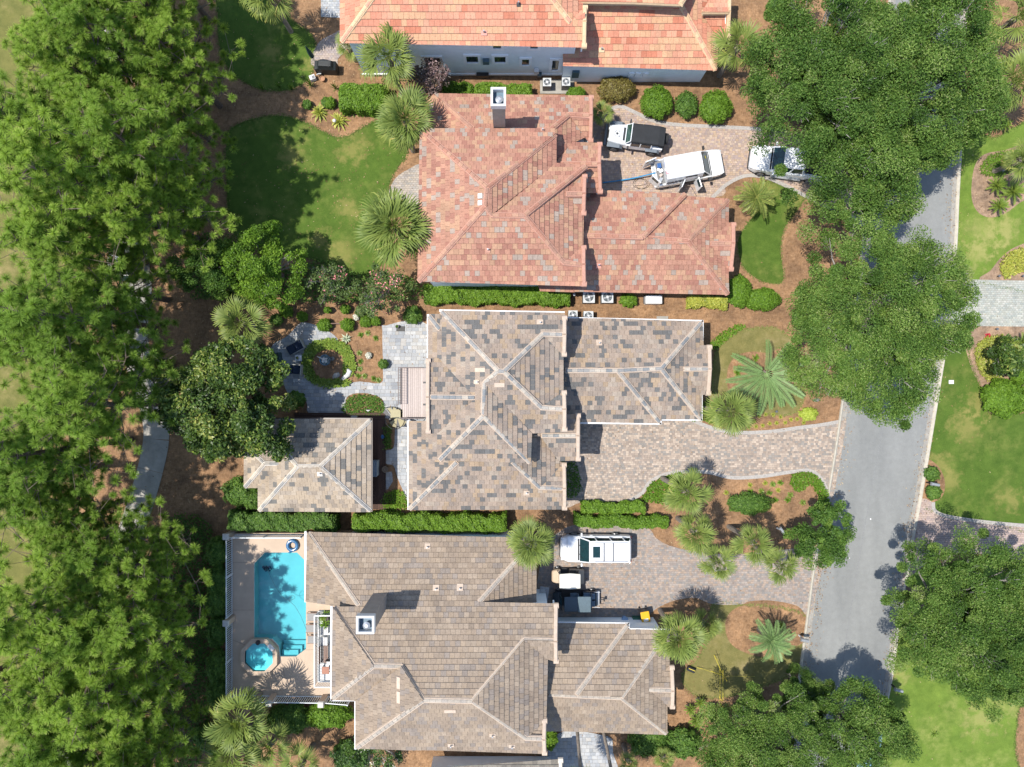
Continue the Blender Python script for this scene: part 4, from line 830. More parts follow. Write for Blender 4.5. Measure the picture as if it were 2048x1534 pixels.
# ---- long-needled pines
def pine(seed, H=13.5, spread=3.0, tufts=190):
    rs = np.random.default_rng(seed); b = MB(); bb = MB(); tips = []
    lean = rs.uniform(-.5, .5, 2); pts = [Vector((lean[0]*t*t, lean[1]*t*t, H*t)) for t in (0, .35, .7, 1)]
    b.tube(pts, [.24, .19, .13, .04], 8)
    nb = 30
    for i in range(nb):
        f = .40+.58*(i/(nb-1)); az = i*2.4+rs.uniform(-.5, .5); z = H*f
        ln = spread*(1.05-.75*((f-.40)/.6)**1.6)*rs.uniform(.75, 1.15); base = Vector((lean[0]*f*f, lean[1]*f*f, z))
        d = Vector((math.cos(az), math.sin(az), 0)); mid_ = base+d*ln*.5+Vector((0, 0, ln*.02)); end = base+d*ln+Vector((0, 0, ln*.22))
        bb.tube([base, mid_, end], [.055, .035, .015], 4)
        k = max(3, int(tufts/nb*(.5+ln/spread*.6)))
        for j in range(k):
            u = rs.uniform(.35, 1.0); c = (mid_.lerp(end, (u-.5)*2) if u > .5 else base.lerp(mid_, u*2))
            sp = .24+.34*ln*u*.5; q = c+Vector((rs.normal()*sp, rs.normal()*sp, abs(rs.normal())*.28+.1)); tips.append(q)
            bb.tube([c, q], [.022, .012], 3, cap=False)
    tips += [Vector((lean[0]+rs.normal()*.35, lean[1]+rs.normal()*.35, H+rs.uniform(-.2, .5))) for _ in range(8)]
    T = np.array([tuple(t) for t in tips]); n = len(T); m = 100
    d = rs.normal(size=(n, m, 3)); d[..., 2] = np.abs(d[..., 2])*1.0-.3; d = unit(d); L = rs.uniform(.24, .40, (n, m, 1))*rs.uniform(.8, 1.2, (n, 1, 1))
    droop = np.zeros_like(d); droop[..., 2] = -.07
    sidev = unit(np.cross(d, rs.normal(size=(n, m, 3))*.45+np.array([0, 0, 1.])))*.0125
    base = T[:, None, :]+d*.03; tip = T[:, None, :]+d*L+droop
    V = np.stack([base-sidev, base+sidev, tip+sidev*.5, tip-sidev*.5], 2).reshape(-1, 3); F = np.arange(n*m*4).reshape(-1, 4)
    t = np.clip(rs.normal(.5, .14, (n, 1))+rs.normal(0, .12, (n, m)), 0, .94); t = np.where(rs.random((n, 1)) < .02, 1.0, t)
    tt = np.stack([t*.35, t*.35, np.minimum(t+.16, 1), np.minimum(t+.16, 1)], 2).reshape(-1)
    return b.mesh('trunk', BARK), bb.mesh('branches', plain('pine_branch', (.16, .12, .09), .95, var=.3)), np_mesh('needles', V, F, tt, PINEM)
PIN = [pine(11, 13.5, 3.7, 430), pine(23, 12.0, 3.4, 390), pine(37, 14.5, 3.8, 440), pine(51, 10.5, 3.3, 340)]
pines = [(425, 285, 3), (440, 212, 3), (405, 385, 0), (440, 430, 3), (398, 480, 1), (408, 135, 3), (418, 40, 1), (345, 335, 1), (328, 455, 2), (352, 205, 0), (340, 60, 2), (300, 250, 2), (298, 145, 1), (292, 525, 1), (335, 600, 3), (270, 360, 0),
         (308, 655, 0), (345, 730, 3), (230, 700, 1), (345, 805, 1), (262, 878, 2), (205, 930, 1), (250, 1000, 3), (310, 1065, 3), (262, 1120, 0), (372, 1078, 3), (330, 1185, 1), (388, 1185, 3), (285, 1250, 2), (360, 1268, 0), (300, 1345, 1), (382, 1335, 3), (330, 1425, 0), (285, 1490, 2), (382, 1435, 3), (88, 1290, 2), (72, 1322, 0), (270, 20, 3)]
for i, (px, py, v) in enumerate(pines):
    w = W(px, py); t = thing('pine_tree', 'tall long-needled pine in the dense stand along the left side', 'tree', w, i*1.7, 'pines in the stand on the left')
    s_ = .9+.2*((i*37) % 11)/10; t.scale = (s_, s_, s_)
    for n, me in zip(('trunk', 'branches', 'needles'), PIN[v]): link(n, me, t)
# ---- fan palms
def fan_mesh(seed, pet=1.0, bl=1.0, nseg=30, mat=FANM, old=0.0, wid=.05, droop=1.0):
    rs = np.random.default_rng(seed); V = []; F = []; T = []
    # petiole: a slim three sided rod curving down a little
    pp = [(0, 0, 0), (pet*.5, 0, .03), (pet, 0, -.02)]
    for i, p in enumerate(pp):
        for (y, z) in ((-.022, 0), (.022, 0), (0, .03)): V.append((p[0], p[1]+y, p[2]+z)); T.append(.55+old*.3)
    for i in range(2):
        for k in range(3): F.append((i*3+k, i*3+(k+1) % 3, i*3+3+(k+1) % 3, i*3+3+k))
    for i in range(nseg):
        a = R(-80+160*(i+.5)/nseg)+rs.normal()*.035; L = bl*(.66+.34*math.cos(a*.75))*rs.uniform(.88, 1.08); sgn = 1 if i % 2 else -1
        d = np.array([math.cos(a), math.sin(a), 0]); s = np.array([-math.sin(a), math.cos(a), 0]); o = np.array([pet-.05+.10*math.cos(a), 0, -.02])
        fold = abs(math.sin(a)); w = wid*rs.uniform(.85, 1.1); dr = rs.uniform(.7, 1.5)*droop
        m = o+d*L*.5+np.array([0, 0, fold*.24*L+.022*sgn]); e = o+d*L*(1-.12*dr)+np.array([0, 0, fold*.26*L-.34*L*dr])
        m2 = o+d*L*.8+np.array([0, 0, fold*.30*L-.10*L*dr]); w2 = w*.55; bw = .012
        n0 = len(V); V += [o-s*bw, o+s*bw, m+s*w, m-s*w, m2+s*w2, m2-s*w2, e+s*.006, e-s*.006]; t0 = np.clip(rs.normal(.42, .12)+old*.35, 0, 1); t1 = min(1, t0+.10+old*.3); T += [t0*.75, t0*.75, t0, t0, t0+.05, t0+.05, t1, t1]
        F += [(n0, n0+1, n0+2, n0+3), (n0+3, n0+2, n0+4, n0+5), (n0+5, n0+4, n0+6, n0+7)]
    return np_mesh('frond', np.array(V, float), np.array(F), np.array(T, float), mat)
FANS = [fan_mesh(1, .60, 1.20, 16, wid=.046, droop=.4), fan_mesh(2, .95, 1.25, 18, wid=.048, droop=.8), fan_mesh(3, .95, 1.2, 18, old=.2, wid=.046, droop=1.1), fan_mesh(4, .9, 1.0, 16, old=.75, wid=.036, droop=1.4)]
FANU = [fan_mesh(5, .8, .72, 24, wid=.045)]
def spike(seed, pet=.1, L=1.0, n=1):
    pass
def trunk_mesh(H, r=.17, lean=(0, 0)):
    b = MB(); b.tube([(0, 0, 0), (lean[0]*.3, lean[1]*.3, H*.4), (lean[0], lean[1], H)], [r*1.2, r, r*1.05], 9)
    rs = random.Random(int(H*100))
    for i in range(18):   # old leaf boots
        z = H-.05-i*.045; a = i*2.4; b.box((lean[0]+math.cos(a)*r*1.1, lean[1]+math.sin(a)*r*1.1, z), (.10, .10, .22), a)
    return b.mesh('trunk', PBARK)
def fan_palm(px, py, H, rad, label, n=27, fans=None, lean=(0, 0), group=None, low=-.55, seed=0, name='fan_palm'):
    """crown seen at (px, py) in the photo, H metres up, rad = reach of the fronds in metres"""
    rs = random.Random(seed*13+int(px*7+py)); w = W(px, py, H); n = max(16, int(n*.80))
    t = thing(name, label, 'palm tree', (w.x-lean[0], w.y-lean[1], 0), 0, group); s = rad/2.0
    link('trunk', trunk_mesh(H-.1, .16, lean), t); fans = fans or FANS; a = rs.random()*6
    for i in range(n):
        f = i/(n-1); a += 2.399+rs.uniform(-.3, .3); el = 1.42+(low-1.42)*f**.80+rs.uniform(-.16, .16)
        me = fans[min(len(fans)-1, 0 if f < .4 else 1 if f < .72 else 2 if f < .9 else 3)] if len(fans) > 1 else fans[0]
        o = bpy.data.objects.new('frond', me); COL.objects.link(o); o.parent = t; o.location = (lean[0], lean[1], H)
        o.rotation_euler = (rs.uniform(-.5, .5), -el, a); k = s*rs.uniform(.82, 1.1)*(.62 if f < .12 else 1); o.scale = (k, k, k)
    return t
PG = 'fan palms in the gardens'
for args in (
    (778, 115, 5.6, 2.05, 'fan palm standing against the long grey wall of the coral roofed house'),
    (812, 240, 5.6, 2.1, 'olive fan palm overlapping the upper left corner of the salmon roof', 34, None, (.3, .2)),
    (790, 455, 5.6, 2.7, 'largest fan palm over the left edge of the salmon roof', 39),
    (482, 645, 4.5, 1.95, 'fan palm above the dark magnolia in the back garden', 22),
    (1374, 985, 5.6, 1.7, 'fan palm in the bed below the middle driveway', 22, None, (.45, -.2)),
    (1460, 822, 5.0, 1.8, 'fan palm beside the corner of the middle garage', 25, None, (1.0, -.1)),
    (1062, 1086, 5.2, 1.85, 'fan palm between the tan roof and the white car', 32),
    (1392, 1066, 5.2, 1.62, 'fan palm nearest the white car in the row beside the lower driveway', 25),
    (1437, 1125, 4.6, 1.4, 'lowest fan palm of the cluster leaning over the lower driveway', 20),
    (1508, 1086, 5.4, 1.55, 'fan palm in the middle of the cluster beside the lower driveway', 22),
    (1562, 1130, 5.0, 1.4, 'fan palm nearest the road in the cluster over the lower driveway', 20),
    (1357, 1277, 5.8, 1.85, 'fan palm rising over the corner of the lower garage roof', 32),
    (1478, 92, 4.6, 1.9, 'fan palm half hidden under the oak beside the coral garage', 22),
    (2034, 35, 4.6, 2.2, 'pale fan palm in the top right corner', 19),
    (2028, 165, 4.8, 2.2, 'olive fan palm at the right edge below the corner palm', 29),
    (478, 1440, 5.2, 2.3, 'fan palm just outside the lower left corner of the pool fence', 26),
    (462, 1505, 4.8, 2.2, 'deep green fan palm at the bottom edge left of the white flowers', 26),
    (540, 1490, 3.6, 1.6, 'bright fan palm between its two darker neighbours at the bottom', 17),
    (600, 1535, 3.2, 1.7, 'fan palm cut by the bottom edge beside the white flowering myrtle', 19),
    (535, -12, 5.0, 1.9, 'fan palm cut by the top edge above the small lawn', 25),
    (698, 92, 2.2, 1.1, 'low fan palm at the corner of the coral roofed house', 16),
    (1204, 226, 1.8, .95, 'small fan palm by the salmon roof beside the paver driveway', 14),
    (2045, 318, 3.0, 1.5, 'fan palm at the right edge among the cycads', 22),
    (190, 352, 4.0, 1.3, 'small fan palm among the pines near the fairway', 16),
    (1258, 1524, 2.4, .8, 'small fan palm at the bottom edge beside the leaning palm trunks', 13),
    (1328, 1518, 1.6, .9, 'low fan palm at the bottom edge right of the grey walk', 13),
    (1410, 1250, 1.6, 1.3, 'shaded low fan palm behind the palm at the lower garage', 14)):
    px, py, H, rad, lab = args[:5]; ex = args[5:]
    fan_palm(px, py, H, rad, lab, *(ex if ex else (27,)), group=PG)
# two slim leaning palms whose trunks cross the grey walk at the bottom
for (bx, by, tx, ty, lab) in ((1157, 1478, 1165, 1580, 'left slim palm trunk leaning over the grey entry walk'), (1203, 1478, 1232, 1585, 'right slim palm trunk leaning over the grey entry walk')):
    A = W(bx, by, .0); A = W(bx-8, by-70, 0); H = 6.2; B = W(tx, ty, H)
    t = thing('slim_palm', lab, 'palm tree', A); l = (B.x-A.x, B.y-A.y); b = MB(); b.tube([(0, 0, 0), (l[0]*.35, l[1]*.35, H*.4), (l[0], l[1], H)], [.15, .12, .11], 9); b.build('trunk', PBARK, t)
    for i in range(16):
        o = bpy.data.objects.new('frond', FANS[i % 3]); COL.objects.link(o); o.parent = t; o.location = (l[0], l[1], H); o.rotation_euler = (0, -1+i*.09, i*2.4); o.scale = (.75,)*3
# ---- feather palms and cycads
def feather_mesh(seed, L, ll, npair, mat, arch=.6, vee=.5, wid=.03):
    rs = np.random.default_rng(seed); V = []; F = []; T = []
    def c(u): return np.array([L*u*(1-.12*u*u), 0, L*(.30*u-arch*u*u)])
    for i in range(7):
        p = c(i/6); w = .035*(1-i/7)+.008
        for q in ((0, -w, 0), (0, w, 0), (0, 0, w)): V.append(p+np.array(q)); T.append(.75)
    for i in range(6):
        for k in range(3): F.append((i*3+k, i*3+(k+1) % 3, i*3+3+(k+1) % 3, i*3+3+k))
    for i in range(npair):
        u = .12+.88*(i+.5)/npair; p = c(u); l = ll*(math.sin(math.pi*(.12+.80*u))**.6)*rs.uniform(.9, 1.1)
        for sg in (-1, 1):
            d = unit(np.array([.55+.5*u, sg*1.0, vee+rs.normal()*.08])); s = np.array([1, 0, 0])*wid
            e = p+d*l+np.array([0, 0, -.18*l]); m = p+d*l*.5; n0 = len(V); t0 = np.clip(rs.normal(.45, .16), 0, 1)
            V += [p, m-s, e, m+s]; T += [t0*.8, t0, min(1, t0+.2), t0]; F.append((n0, n0+1, n0+2, n0+3))
    return np_mesh('frond', np.array(V), np.array(F), np.array(T), mat)
PHX = [feather_mesh(i, 3.3, .46, 56, FEAM, .34, .35, .026) for i in (1, 2)]
PIND = [feather_mesh(i, 1.9, .42, 40, FEAM, .62, .5, .022) for i in (3, 4)]
PINY = [feather_mesh(i, 1.9, .42, 40, FANM, .62, .5, .022) for i in (3, 4)]
CYC = [feather_mesh(i, 1.0, .17, 34, CYCM, .42, .3, .014) for i in (5, 6)]
def feather_palm(px, py, H, meshes, n, label, sc=1, el0=1.0, el1=-.1, name='feather_palm', tr=.2, cat='palm tree', az=None, group=None):
    w = W(px, py, H); t = thing(name, label, cat, (w.x, w.y, 0), 0, group); rs = random.Random(int(px)); link('trunk', trunk_mesh(max(.3, H), tr), t)
    for i in range(n):
        f = i/(n-1); o = bpy.data.objects.new('frond', meshes[i % len(meshes)]); COL.objects.link(o); o.parent = t; o.location = (0, 0, H)
        o.rotation_euler = (rs.uniform(-.2, .2), -(el0+(el1-el0)*f+rs.uniform(-.08, .08)), az[i] if az else i*2.399); k = sc*rs.uniform(.85, 1.08); o.scale = (k,)*3
    return t
feather_palm(1532, 748, 1.5, PHX, 17, 'silvery feather palm with long arching fronds in the tan front lawn', 1.0, .55, -.05, az=[R(a) for a in (98, 60, 22, -12, -35, -55, -72, -88, -105, -125, -140, 152, 170, 190, 208, -62, 40)])
feather_palm(1542, 1282, 2.3, PIND, 22, 'blue grey feather palm in the round pine straw bed by the road', .92, 1.0, -.5)
feather_palm(1512, 395, 2.2, PINY, 24, 'yellowing feather palm beside the salmon garage roof', .82, 1.0, -.6)
for (px, py, s_, lab) in ((1992, 372, .85, 'left cycad of the three in the bed by the right edge'), (2024, 384, .95, 'right cycad of the three in the bed by the right edge'), (1997, 412, .75, 'lowest cycad of the three in the bed by the right edge'), (2040, 690, 1.0, 'cycad beside the red flowers at the right edge'), (2008, 250, .6, 'small round cycad above the cycad bed'), (1400, 1405, .5, 'upper spiky cycad by the lower garage'), (1380, 1418, .5, 'left spiky cycad by the lower garage'), (1423, 1415, .45, 'right spiky cycad by the lower garage'), (1392, 1440, .62, 'bright yellow green cycad by the lower garage'), (1560, 1250, .42, 'small cycad beside the blue grey palm'), (1510, 1395, .6, 'shaded cycad under the bottom oaks')):
    feather_palm(px, py, .5, CYC, 26, lab, s_*1.05, 1.2, .05, 'cycad', .14, 'cycad', group='cycads')
# ---- strap-leaved clumps
def strap_mesh(seed, n, L, w, mat, droop=.5, up0=1.2, nm='leaves'):
    rs = np.random.default_rng(seed); V = []; F = []; T = []
    for i in range(n):
        a = i*2.399+rs.normal()*.2; f = (i+.5)/n; el = up0*(1-f)+.25*f+rs.normal()*.1; l = L*rs.uniform(.7, 1.1)
        d = np.array([math.cos(a)*math.cos(el), math.sin(a)*math.cos(el), math.sin(el)]); s = np.array([-math.sin(a), math.cos(a), 0])*w
        m = d*l*.55; e = d*l+np.array([0, 0, -droop*l*math.cos(el)]); n0 = len(V); t0 = np.clip(rs.normal(.45, .2), 0, 1)
        V += [np.zeros(3)-s*.3, np.zeros(3)+s*.3, m+s, m-s, e]; T += [t0*.7, t0*.7, t0, t0, min(1, t0+.25)]
        F += [(n0, n0+1, n0+2, n0+3), (n0+3, n0+2, n0+4, n0+4)]
    Q = np.array([f for f in F]); 
    # trailing triangles are stored as quads with a tiny last edge
    V = np.array(V); k = len(V); add = []
    for j, f in enumerate(F):
        if f[2] == f[3]: add.append(V[f[2]]+np.array([.0008, .0008, 0])); Q[j, 3] = k+len(add)-1; T.append(T[f[2]])
    V = np.vstack([V, np.array(add)])
    return np_mesh(nm, V, Q, np.array(T), mat)
CRI = strap_mesh(1, 46, .95, .05, YELM, .55); CRG = strap_mesh(2, 40, .8, .045, HEDM, .55)
TUF = [strap_mesh(3, 40, .42, .02, HEDM, .6), strap_mesh(4, 40, .42, .022, CYCM, .6), strap_mesh(5, 34, .34, .03, YELM, .5)]
AGA = strap_mesh(6, 26, .5, .05, leafmat('agave_leaf', [(0, (.3, .36, .26)), (1, (.55, .58, .42))], .5, .15), .15, 1.1)
CAC = strap_mesh(7, 22, .9, .05, HEDD, .02, 1.5)
def single(me, name, px, py, label, cat='plant', sc=1, z=0, rz=0, group=None, h=0):
    w = W(px, py, h); o = link(name, me); o.location = (w.x, w.y, z); o.rotation_euler = (0, 0, rz); o.scale = (sc, sc, sc) if isinstance(sc, (int, float)) else sc
    return tag(o, label, cat, group)
single(CRI, 'strap_leaf_plant', 640, 226, 'yellow edged strap-leaved plant, leftmost of three under the square hedge', sc=1.0)
single(CRI, 'strap_leaf_plant', 679, 243, 'yellow edged strap-leaved plant with the white globe lamp', sc=1.05, rz=1)
single(CRG, 'strap_leaf_plant', 708, 222, 'smaller strap-leaved plant touching the square hedge', sc=.85)
for i, (px, py, s_) in enumerate(((527, 180, 1), (560, 175, .9), (585, 180, .95), (622, 172, 1.05), (672, 178, .9))):
    single(CAC, 'column_plant', px, py, ORD[i]+' from the left of the dark upright spiky plants along the lawn edge' if i < 4 else 'dark upright spiky plant touching the square hedge', 'plant', (.55*s_, .55*s_, 1.5*s_), 0, i, 'upright spiky plants in a row' if i < 4 else None)
single(AGA, 'agave', 693, 678, 'pale striped agave in the pine straw of the middle garden')
# ---- clipped shrubs and hedges
def shell_mesh(kind, dims, n, ls, mat, upb=.5, rough=.10):
    """leaves over a clipped form, with a solid core inside, tinted dark as painted shade"""
    a, b_, c = dims
    if kind == 'ball':
        d = unit(rng.normal(size=(n, 3))); d[:, 2] = np.where(d[:, 2] < -.25, -d[:, 2], d[:, 2])
        ph = rng.uniform(0, 6, 3); bumpy = 1+.07*np.sin(d[:, 0]*7+d[:, 1]*4+ph[0])+.06*np.cos(d[:, 1]*9-d[:, 2]*6+ph[1])+.05*np.sin(d[:, 0]*15+ph[2])
        P = d*np.array([a, b_, c])*bumpy[:, None]*rng.uniform(1-rough*1.6, 1.04, (n, 1)); P[:, 2] += c*.8; nr = d
    else:
        f = rng.random(n); P = np.empty((n, 3)); nr = np.zeros((n, 3)); at_ = a*b_; as_ = (a+b_)*c; top_ = f < at_/(at_+as_)
        P[:, 0] = rng.uniform(-a, a, n); P[:, 1] = rng.uniform(-b_, b_, n); P[:, 2] = 2*c*rng.random(n)
        P[top_, 2] = 2*c-np.abs(rng.normal(0, rough*.7, top_.sum())); nr[top_, 2] = 1
        s_ = ~top_; pick = rng.random(n) < a/(a+b_); sg = np.where(rng.random(n) < .5, -1, 1)
        q = s_ & pick; P[q, 1] = sg[q]*(b_-np.abs(rng.normal(0, rough*.6, q.sum()))); nr[q, 1] = sg[q]
        q = s_ & ~pick; P[q, 0] = sg[q]*(a-np.abs(rng.normal(0, rough*.6, q.sum()))); nr[q, 0] = sg[q]
        ph = rng.uniform(0, 6, 6); P[:, 2] += .08*np.sin(P[:, 0]*1.9+ph[0])+.08*np.sin(P[:, 1]*4.3+P[:, 0]*3.7+ph[1])+.07*np.sin(P[:, 0]*8.1+P[:, 1]*6+ph[2]); P[:, 1] += .10*np.sin(P[:, 0]*2.1+ph[3])+.06*np.sin(P[:, 0]*6.3+ph[4]); P += rng.normal(0, .035, P.shape)
        # rounded shoulders
        ex = np.maximum(0, np.abs(P[:, 0])-a+.18)+np.maximum(0, np.abs(P[:, 1])-b_+.18); P[:, 2] -= np.where(P[:, 2] > 1.4*c, ex*.9, 0)
    V, F = leaves(P, ls, upb, .5, nr); t = np.clip(rng.normal(.45, .2, n), 0, 1); T = np.repeat(t, 4)
    # solid core, inner shade painted in by a dark leaf tint
    m = MB()
    if kind == 'ball':
        m.lathe((0, 0, 0), [(.02, c*1.62)]+[(math.sin(x)*.84*a, c*.8+math.cos(x)*.84*c) for x in (.35, .7, 1.05, 1.4, 1.75)]+[(a*.6, 0)], 14)
        m.v = [(x, y*b_/a, z) for x, y, z in m.v]
    else: m.box((0, 0, c-.07), (2*a-.3, 2*b_-.3, 2*c-.26))
    tv = np.array(m.v); tf = np.array([f if len(f) == 4 else f+(f[-1],) for f in m.f if len(f) == 4]); k = len(V)
    return np_mesh('leaves', np.vstack([V, tv]), np.vstack([F, tf+k]), np.concatenate([T, np.full(len(tv), .12)]), mat)
def shrub(px, py, rx, ry, h, mat, label, name='shrub', ls=.075, dens=420, cat='shrub', group=None, z=0):
    k = (1-h*.6/CH)/PS; a, b_ = rx*k, ry*k; n = int(dens*(a*b_*3.14+(a+b_)*h*2))
    o = link(name, shell_mesh('ball', (a, b_, h/1.8), n, ls, mat)); w = W(px, py, h*.6); o.location = (w.x, w.y, z); return tag(o, label, cat, group)
def hedge(x0, y0, x1, y1, h, mat, label, ls=.085, dens=420, rz=0, name='hedge'):
    A = W(x0, y1, h); B = W(x1, y0, h); a, b_ = (B.x-A.x)/2, (B.y-A.y)/2; n = int(dens*(4*a*b_+4*(a+b_)*h))
    o = link(name, shell_mesh('box', (a, b_, h/2), n, ls, mat)); o.location = ((A.x+B.x)/2, (A.y+B.y)/2, 0); o.rotation_euler = (0, 0, rz); return tag(o, label, 'hedge')
shrub(1234, 176, 37, 25, 1.3, BRNM, 'bronze brown clipped shrub between the condensers and the green balls')
shrub(1315, 203, 32, 32, 1.5, HEDM, 'bright green ball shrub, left of the three by the top driveway')
shrub(1374, 208, 23, 26, 1.2, HEDD, 'duller open shrub between two bright green balls by the top driveway', dens=300)
shrub(1432, 212, 31, 32, 1.5, HEDM, 'bright green ball shrub nearest the oak by the top driveway')
hedge(677, 166, 772, 216, 1.5, HEDM, 'square clipped bright green hedge block beside the fan palms')
hedge(885, 163, 945, 190, 1.2, HEDM, 'short clipped hedge behind the salmon roof, nearer the mauve tree', rz=-.03); hedge(950, 165, 1062, 192, 1.3, HEDM, 'longer clipped hedge behind the red house chimney', rz=-.03)
shrub(1153, 186, 19, 12, .9, HEDM, 'small green shrub under the condenser pad')
hedge(848, 569, 1140, 606, 1.3, HEDM, 'long clipped hedge along the foot of the salmon roof', rz=-.015)
hedge(704, 1032, 1012, 1064, 1.8, HEDM, 'long bright hedge between the middle and lower houses', ls=.08, rz=-.01)
hedge(455, 1028, 668, 1062, 1.9, HEDD, 'shaded hedge along the top of the pool terrace')
hedge(1150, 1034, 1338, 1056, 1.1, HEDM, 'rough hedge along the top of the lower driveway beside the white car', dens=330, rz=-.02)
hedge(1164, 1006, 1290, 1028, .9, HEDM, 'low hedge along the bottom of the middle driveway', dens=330)
shrub(1480, 582, 25, 31, 1.3, HEDM, 'bright egg shaped shrub at the lower corner of the salmon garage'); shrub(1526, 598, 36, 22, 1.3, HEDM, 'bright shrub next to the egg shaped one under the road oak')
hedge(1378, 592, 1456, 614, .9, YELM, 'pale variegated hedge along the salmon garage', dens=330)
shrub(1258, 600, 18, 14, .8, HEDM, 'small green shrub between condensers and the white generator'); shrub(826, 630, 19, 18, .9, HEDD, 'dark green shrub at the corner of the grey patio')
shrub(2012, 797, 46, 37, 1.4, HEDM, 'large bright mounded shrub at the right edge of the lawn', ls=.1); shrub(2045, 745, 22, 25, 1.1, HEDM, 'bright shrub behind the dark glossy tree at the right edge')
shrub(1618, 828, 18, 13, .7, LIMM, 'lime yellow cushion shrub beside the tan front lawn'); shrub(1500, 1008, 46, 22, 1.1, HEDD, 'dark mounded shrub under the middle driveway bed', dens=300)
shrub(1093, 1480, 22, 22, 1.2, HEDM, 'shrub wedged beside the lower tan roof corner'); shrub(655, 1432, 46, 26, 1.6, HEDM, 'bright leafy shrub below the pool fence', ls=.1, dens=300); shrub(575, 1440, 44, 30, 1.6, HEDD, 'dark shrub below the pool fence post', ls=.1, dens=300)
for i, (py, r) in enumerate(((1105, 30), (1160, 28), (1200, 34), (1262, 32), (1335, 34), (1385, 28))):
    shrub(434, py, 22, r, 1.9, HEDD, ORD[i]+' from the top of the dark shrubs screening the pool fence', ls=.1, dens=260, group='screening shrubs outside the pool fence')
for (px, py, r, lab) in ((480, 985, 36, 'dark loose shrub left of the pool house porch'), (505, 1000, 22, 'brighter low shrub at the pool house corner'), (700, 1520, 30, 'dark shrub at the foot of the white flowering myrtle'), (420, 1480, 34, 'dark shrub in the shade left of the bottom palms'), (1300, 1480, 42, 'dark loose shrub under the lower garage eave'), (1365, 1488, 36, 'loose shrub beside the bottom oak'), (1560, 12, 26, 'loose dark shrub in the top right oak shade'), (590, 800, 20, 'dark shrub between magnolia and grey patio'), (690, 1500, 20, 'low shrub beside the white flowering myrtle')):
    shrub(px, py, r, r*.85, 1.3, HEDD, lab, ls=.1, dens=230)
shrub(652, 204, 10, 10, .6, HEDD, 'small round shrub above the yellow strap plants'); shrub(660, 205, 11, 11, .7, HEDM, 'small light shrub left of the square hedge'); shrub(614, 208, 10, 9, .6, HEDD, 'small shaded shrub beside the row of spiky plants')
SM = 'small shrubs in the middle back garden'
for (px, py, r, m, lab) in ((648, 650, 14, HEDM, 'left of two shrubs linked by the wooden rail'), (694, 650, 14, HEDM, 'right of two shrubs linked by the wooden rail'), (731, 643, 12, HEDM, 'shrub right of the linked pair in the back garden row'), (751, 642, 10, HEDM, 'last shrub of the back garden row near the patio'), (604, 633, 11, HEDM, 'shrub touching the curved end of the grey patio'), (655, 620, 7, HEDM, 'small shrub in the upper row of the back garden'), (690, 618, 10, HEDM, 'wider shrub in the upper row of the back garden'), (572, 622, 14, HEDM, 'bushy shrub left of the curved patio end'), (552, 640, 13, HEDD, 'dark shrub in shade above the loungers'), (722, 622, 12, MYRM, 'pink tinged shrub in the upper row of the back garden'), (766, 728, 10, HEDD, 'shrub overlapping the edge of the grey patio')):
    shrub(px, py, r, r*.95, .8, m, lab, ls=.06, dens=520)
for i, (px, py) in enumerate(((722, 670), (736, 666), (752, 676), (719, 706), (721, 723), (720, 738), (717, 752), (730, 752), (748, 757), (757, 760))):
    single(TUF[i % 2], 'clump_plant', px, py, ORD[i]+' leafy clump of the bed beside the grey patio, counting down from the top', sc=.85, rz=i, group='clumps beside the grey patio')
CL1 = ranks(((1518, 832), (1531, 829), (1546, 829), (1561, 834), (1582, 839), (1594, 838), (1570, 845), (1539, 847), (1525, 851), (1512, 853), (1497, 853), (1553, 846), (1607, 845), (1508, 843)))
for i, (px, py) in enumerate(((1518, 832), (1531, 829), (1546, 829), (1561, 834), (1582, 839), (1594, 838), (1570, 845), (1539, 847), (1525, 851), (1512, 853), (1497, 853), (1553, 846), (1607, 845), (1508, 843))):
    single(TUF[2], 'clump_plant', px, py, CL1[i]+' from the left of the little clumps below the feather palm lawn', sc=.75, rz=i, group='clumps below the feather palm lawn')
CL2 = ranks(((1500, 983), (1452, 985), (1522, 982), (1538, 985), (1556, 980), (1580, 990), (1575, 1000), (1530, 966), (1545, 968), (1560, 965), (1500, 970), (1605, 1005), (1550, 1000)))
for i, (px, py) in enumerate(((1500, 983), (1452, 985), (1522, 982), (1538, 985), (1556, 980), (1580, 990), (1575, 1000), (1530, 966), (1545, 968), (1560, 965), (1500, 970), (1605, 1005), (1550, 1000))):
    single(TUF[(i*2) % 3], 'clump_plant', px, py, CL2[i]+' from the left of the green clumps between the two driveways', sc=.9, rz=i, group='clumps between the two driveways')
CL3 = ranks(((1483, 718), (1478, 738), (1474, 746), (1492, 760), (1510, 716)))
for i, (px, py) in enumerate(((1483, 718), (1478, 738), (1474, 746), (1492, 760), (1510, 716))):
    single(TUF[0], 'clump_plant', px, py, CL3[i]+' from the left of the green clumps beside the feather palm', sc=1.1, rz=i, group='clumps around the feather palm')
for (px, py, s_, lab) in ((1865, 948, .9, 'upper bronze shrub beside the mailbox in the right lawn'), (1868, 985, .85, 'lower bronze shrub beside the mailbox in the right lawn')):
    shrub(px, py, 15, 15, .8, BRNM if 0 else HEDD, lab, ls=.09, dens=260)
